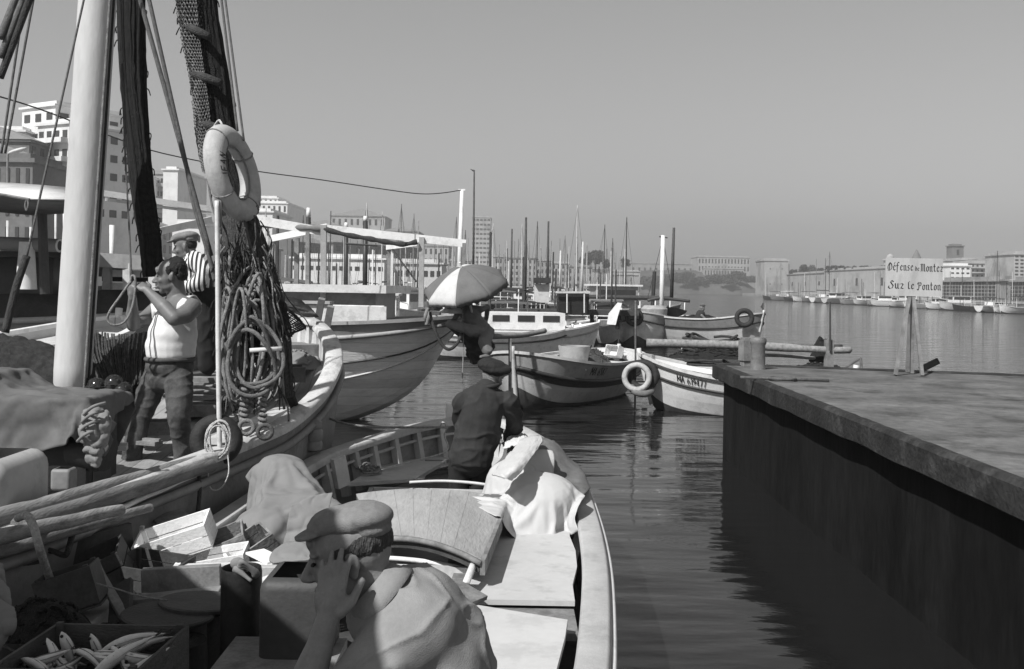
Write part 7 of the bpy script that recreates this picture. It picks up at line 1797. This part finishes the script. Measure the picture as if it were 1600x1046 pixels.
# ---------- bare chested man leaning under the parasol ----------
Yu = 17.6
p4 = thing('person', 'bare chested dark haired man leaning back on the bow under the parasol', 'person', P(765, 545, Yu))
hc4 = P(731, 464, Yu); f4 = V((.15, -1, -.15)); bd = Body(); L4, M4 = head(bd, hc4, f4)
bd.cone(L4(0, -.03, -.04), .06, P(733, 478, Yu), .065); bd.chain([(P(717, 486, Yu), .065), (P(733, 483, Yu), .08), (P(750, 484, Yu), .065)])
bd.chain([(P(735, 492, Yu), .15), (P(742, 503, Yu - .03), .155), (P(750, 512, Yu - .03), .15)]); bd.ell(P(735, 492, Yu), (.19, .12, .12)); bd.ell(P(748, 508, Yu - .05), (.17, .13, .12))
bd.chain([(P(752, 484, Yu), .055), (P(762, 480, Yu + .1), .048), (P(760, 497, Yu + .25), .04), (P(758, 508, Yu + .3), .03)]); hand(bd, P(758, 508, Yu + .3), V((0, 0, -1)), V((0, 1, 0)))
bd.chain([(P(716, 488, Yu), .055), (P(710, 500, Yu + .1), .045), (P(702, 505, Yu - .1), .035)]); hand(bd, P(702, 505, Yu - .1), V((-1, 0, -.1)), V((0, 0, -1)))
bd.chain([(P(736, 520, Yu - .3), .075), (P(715, 507, Yu - .35), .06), (P(702, 503, Yu - .3), .045)])
bd.make('body', M_skind, p4, vox=.009, sm=3); eyes(hc4, f4, (0, 0, 1), p4)
b = Body(); b.ell(L4(0, -.03, .05), (.085, .095, .07), M4); b.ell(L4(0, -.05, 0), (.078, .06, .07), M4); b.make('hair', M_hair, p4, vox=.008, sm=2)
b = Body(); b.ell(P(755, 517, Yu), (.17, .15, .12)); b.chain([(P(758, 516, Yu), .12), (P(738, 517, Yu - .25), .095), (P(716, 510, Yu - .35), .075), (P(703, 506, Yu - .32), .07)])
b.chain([(P(762, 520, Yu), .12), (P(757, 535, Yu - .35), .095), (P(762, 548, Yu - .38), .085)]); b.make('trousers', M_canvas, p4, vox=.011, sm=4, folds=(.012, (7, 7, 7), 3, 2))
for q in (P(697, 508, Yu - .3), P(763, 556, Yu - .4)): Body().chain([(q, .04), (q + V((-.12, -.06, -.02)), .03)]).make('foot', M_skind, p4, vox=.01, sm=3)
sheet('dark jacket and gear hanging from the bow below the bare chested man', [[P(700, 512, 17.9), P(725, 515, 17.8), P(760, 520, 17.9)], [P(722, 535, 17.7), P(738, 540, 17.6), P(775, 540, 17.8)], [P(728, 560, 17.7), P(742, 570, 17.6), P(762, 558, 17.8)]], M_black, 7, 7, .06, 23, 6, name='jacket', cat='jacket')
o = MB().tube(cr([P(722, 470, 17.5), P(724, 540, 17.4), P(722, 600, 17.3)], 5), .012, 6).build('rope', M_rope, smooth=True); setp(o, 'thin rope hanging from the bow down to the water left of the jacket', 'rope')
MB().tube([P(770, 528, 18.6), P(830, 523, 19.4), P(868, 518, 20)], .05, 8)
o = MB().tube(cr([P(770, 526, 18.6), P(815, 524, 19.2), P(852, 517, 19.6)], 5), .05, 8).build('spar', M_wmid, smooth=True); setp(o, 'short spar sticking out to the right from under the parasol', 'spar')

# ---------- tiny figure in the weathered boat ----------
p6 = thing('person', 'small dark figure in a cap bending over the gear in the weathered boat', 'person', P(1096, 503, 43.5))
bd = Body(); hc6 = P(1097, 482, 43.5); head(bd, hc6, V((.9, -.4, -.4)), k=1.2); bd.chain([(hc6, .06), (hc6 + V((-.05, 0, -.18)), .08)]); bd.chain([(hc6 + V((-.05, -.2, -.3)), .06), (hc6 + V((.15, -.25, -.5)), .05), (hc6 + V((.35, -.2, -.5)), .035)]); bd.make('body', M_skind, p6, vox=.02, sm=2)
b = Body(); b.chain([(hc6 + V((-.06, 0, -.26)), .2), (hc6 + V((-.16, 0, -.6)), .18)]); b.make('jacket', M_blue_work, p6, vox=.025, sm=3)
b = Body(); b.chain([(hc6 + V((-.16, 0, -.6)), .17), (hc6 + V((-.16, -.05, -1.0)), .13)]); b.make('trousers', M_black_cloth, p6, vox=.025, sm=3)
b = Body(); b.ell(hc6 + V((.02, 0, .12)), (.13, .13, .05)); b.make('cap', M_capd, p6, vox=.02, sm=2)
# ================= cloths settled by a short cloth simulation (baked to plain meshes) =================
import bmesh
def settle(label, name, cat, corners, n, colliders, m, frames=40, bend=.6, th=.006, mass=.3, stiff=12, parent=None, amp=.004):
    """a rectangular cloth (four corner points) dropped over collider meshes; the helpers are deleted afterwards"""
    A, B, C_, D = [V(p) for p in corners]; g = []
    for i in range(n + 1):
        v = i / n; g.append([(A.lerp(B, j / n)).lerp(D.lerp(C_, j / n), v) + V((0, 0, .012 * noise.noise(V((i * .35, j * .35, 7))))) for j in range(n + 1)])
    mb = MB().grid(g); me = bpy.data.meshes.new('c'); me.from_pydata(mb.v, [], mb.f); o = bpy.data.objects.new('c', me); col.objects.link(o)
    cl = o.modifiers.new('cloth', 'CLOTH'); s = cl.settings; s.quality = 7; s.mass = mass; s.tension_stiffness = stiff; s.compression_stiffness = stiff; s.shear_stiffness = stiff * .5; s.bending_stiffness = bend; s.air_damping = 2
    c = cl.collision_settings; c.collision_quality = 4; c.distance_min = .012; c.use_self_collision = True; c.self_distance_min = .008; c.friction = 30
    cl.point_cache.frame_start = 1; cl.point_cache.frame_end = frames
    cols = []
    for q in colliders:
        mq = bpy.data.meshes.new('k'); mq.from_pydata(q.v, [], q.f); bm_ = bmesh.new(); bm_.from_mesh(mq); bmesh.ops.recalc_face_normals(bm_, faces=bm_.faces); bm_.to_mesh(mq); bm_.free(); oq = bpy.data.objects.new('k', mq); col.objects.link(oq); md = oq.modifiers.new('collision', 'COLLISION'); oq.collision.thickness_outer = .01; oq.collision.cloth_friction = 60; cols.append(oq)
    hid = []
    sc.frame_start = 1; sc.frame_end = frames
    for f_ in range(1, frames + 1): sc.frame_set(f_)
    dg = bpy.context.evaluated_depsgraph_get(); me2 = bpy.data.meshes.new_from_object(o.evaluated_get(dg))
    for q in cols: bpy.data.objects.remove(q)
    bpy.data.objects.remove(o); sc.frame_set(1)
    if amp: fold(me2, amp, (7, 7, 7), 3, 2.4)
    vs = [v.co.copy() for v in me2.vertices]; fs = [tuple(p.vertices) for p in me2.polygons]
    mb = MB(); mb.add(vs, fs); o2 = mb.build(name, m, parent, smooth=True)
    md = o2.modifiers.new('sub', 'SUBSURF'); md.levels = 1; md.render_levels = 1; md = o2.modifiers.new('s', 'SOLIDIFY'); md.thickness = th
    if label: setp(o2, label, cat)
    return o2
def RC(x, y, w_, h_, deg, z):
    c, s = math.cos(R(deg)), math.sin(R(deg)); return [V((x + a * w_ / 2 * c - b * h_ / 2 * s, y + a * w_ / 2 * s + b * h_ / 2 * c, z)) for a, b in ((-1, -1), (-1, 1), (1, 1), (1, -1))]
import time as _t
_t0 = _t.time()
deckp = MB().box((-.3, 6.5, .62), (3.4, 6, .1))
# right gunwale as a collider
gun = MB().tube([loopF[i] + nrF[i] * .05 for i in range(30, 75)], .07, 8)
hatchc = MB().add([FL, FR, BR, BL, FL - V((0, 0, .3)), FR - V((0, 0, .3)), BR - V((0, 0, .3)), BL - V((0, 0, .3))], [(0, 1, 2, 3), (0, 4, 5, 1), (1, 5, 6, 2), (2, 6, 7, 3), (3, 7, 4, 0)])
mound = MB().ell(G(846, 775, .90), (.24, .30, .14), None, 20, 12).ell(G(835, 725, 1.0), (.26, .3, .2), None, 20, 12).ell(G(805, 750, .92), (.2, .25, .16), None, 20, 12)
cz = 1.28
settle('dark grey net cloth heaped over the right bow rail under the white sheet', 'net_cloth', 'cloth', RC(.12, 8.15, 1.15, 1.5, -14, cz), 40, [deckp, gun, mound, hatchc], mat('coarse_cloth', .16, .95, .2, 10, .5, 260, stain=.2), 34, .4)
cz = 1.33; mound2 = MB().ell(G(846, 775, .93), (.25, .31, .145), None, 20, 12).ell(G(835, 727, 1.04), (.28, .31, .2), None, 20, 12).ell(G(805, 752, .95), (.22, .27, .165), None, 20, 12)
gun2 = MB().tube([loopF[i] + nrF[i] * .05 + V((0, 0, .045)) for i in range(30, 75)], .08, 8)
settle('white cotton sheet spread over the right side of the foreground boat', 'white_sheet', 'sheet', RC(.08, 7.66, 1.0, 1.2, 16, cz), 44, [deckp, gun2, mound2, hatchc], M_cloth, 36, .12, th=.004)
# brown canvas thrown over the rail between the boats
pile = MB().box(P(452, 770, 6.75) - V((0, 0, .30)), (.30, .5, .62), (0, 0, .25)).ell(P(440, 725, 7.1) - V((0, 0, .1)), (.18, .16, .14), None, 16, 10).ell(P(420, 800, 6.4) - V((0, 0, .12)), (.2, .25, .14), None, 16, 10).box(P(500, 775, 6.7) - V((0, 0, .34)), (.2, .3, .56), (0, 0, .4))
floorp = MB().box((-1.6, 6.5, .72), (2.2, 4, .1))
gunL = MB().tube([loopF[i] + nrF[i] * .05 for i in range(nF - 60, nF - 5)], .07, 8)
cz = 1.5
settle('big weathered brown canvas thrown over the rail between the two boats', 'canvas', 'canvas', RC(-1.52, 6.72, .98, 1.35, -14, cz), 46, [pile, floorp, gunL], M_canvas, 38, .5, th=.008, amp=.018)
# tarpaulin over the winch
a = P(70, 690, 6.7)
wb = MB().box(a, (.76, .55, .60)).tube([P(112, 690, 6.55), P(160, 700, 6.5)], .17, 16).box(P(130, 630, 7.0) - V((0, 0, .1)), (.5, .3, .3)).box(P(-30, 640, 6.9), (.4, .5, .5))
dk = MB().box((-3.6, 6.8, .96), (4, 4, .05))
cz = 2.2
settle('grey brown tarpaulin draped over the winch at the foot of the mast', 'tarpaulin', 'tarpaulin', RC(-3.2, 6.72, 1.5, 1.4, 14, 2.1), 46, [wb, dk], mat('winch_tarp', .12, .95, .12, 5, .25, 260, stain=.35, stain_v=.4, sscale=4), 36, .3, th=.008, amp=.022)
print('settle', _t.time() - _t0)
# ---- added unseen awning on the left, shaped to shade crates and the sitter's face
sa = thing('added_shade_awning', 'added canvas awning on posts, out of view, shading the crates and seated man', 'awning', (-3.2, 1, 1))
pl = [(-1.36, 1.12), (-2.3, 2.3), (-3.35, 3.55), (-5.6, 2.4), (-4.6, -1.2), (-1.6, -1.2)]
mb = MB(); cx_, cy_ = -3.1, 1.1; rows = []
for q in (0, .25, .5, .75, 1):
    rows.append([V((cx_ + (x - cx_) * q, cy_ + (y - cy_) * q, 3.62 + .12 * (1 - q))) for x, y in pl + pl[:1]])
o = mb.grid(rows).build('canvas', M_canvasl, sa); md = o.modifiers.new('s', 'SOLIDIFY'); md.thickness = .008
for x, y in ((-1.5, 1.0), (-3.4, 3.4), (-5.4, 2.4), (-4.5, -1.0), (-1.7, -1.0)): MB().tube([(x, y, .8), (x, y, 3.64)], .03, 8).build('post', M_wmid, sa)
# ================= haze =================
hz = bpy.data.materials.new('harbour_haze'); hz.use_nodes = True; n = hz.node_tree; n.nodes.clear()
vo = n.nodes.new('ShaderNodeVolumePrincipled'); vo.inputs['Color'].default_value = (.62, .62, .62, 1); vo.inputs['Density'].default_value = 0.0009; vo.inputs['Anisotropy'].default_value = .2
oo = n.nodes.new('ShaderNodeOutputMaterial'); n.links.new(vo.outputs[0], oo.inputs['Volume'])
o = MB().box((0, 520, 39), (2600, 1500, 86)).build('haze', hz, local=True)
setp(o, 'pale summer haze lying over the whole harbour', kind='stuff')
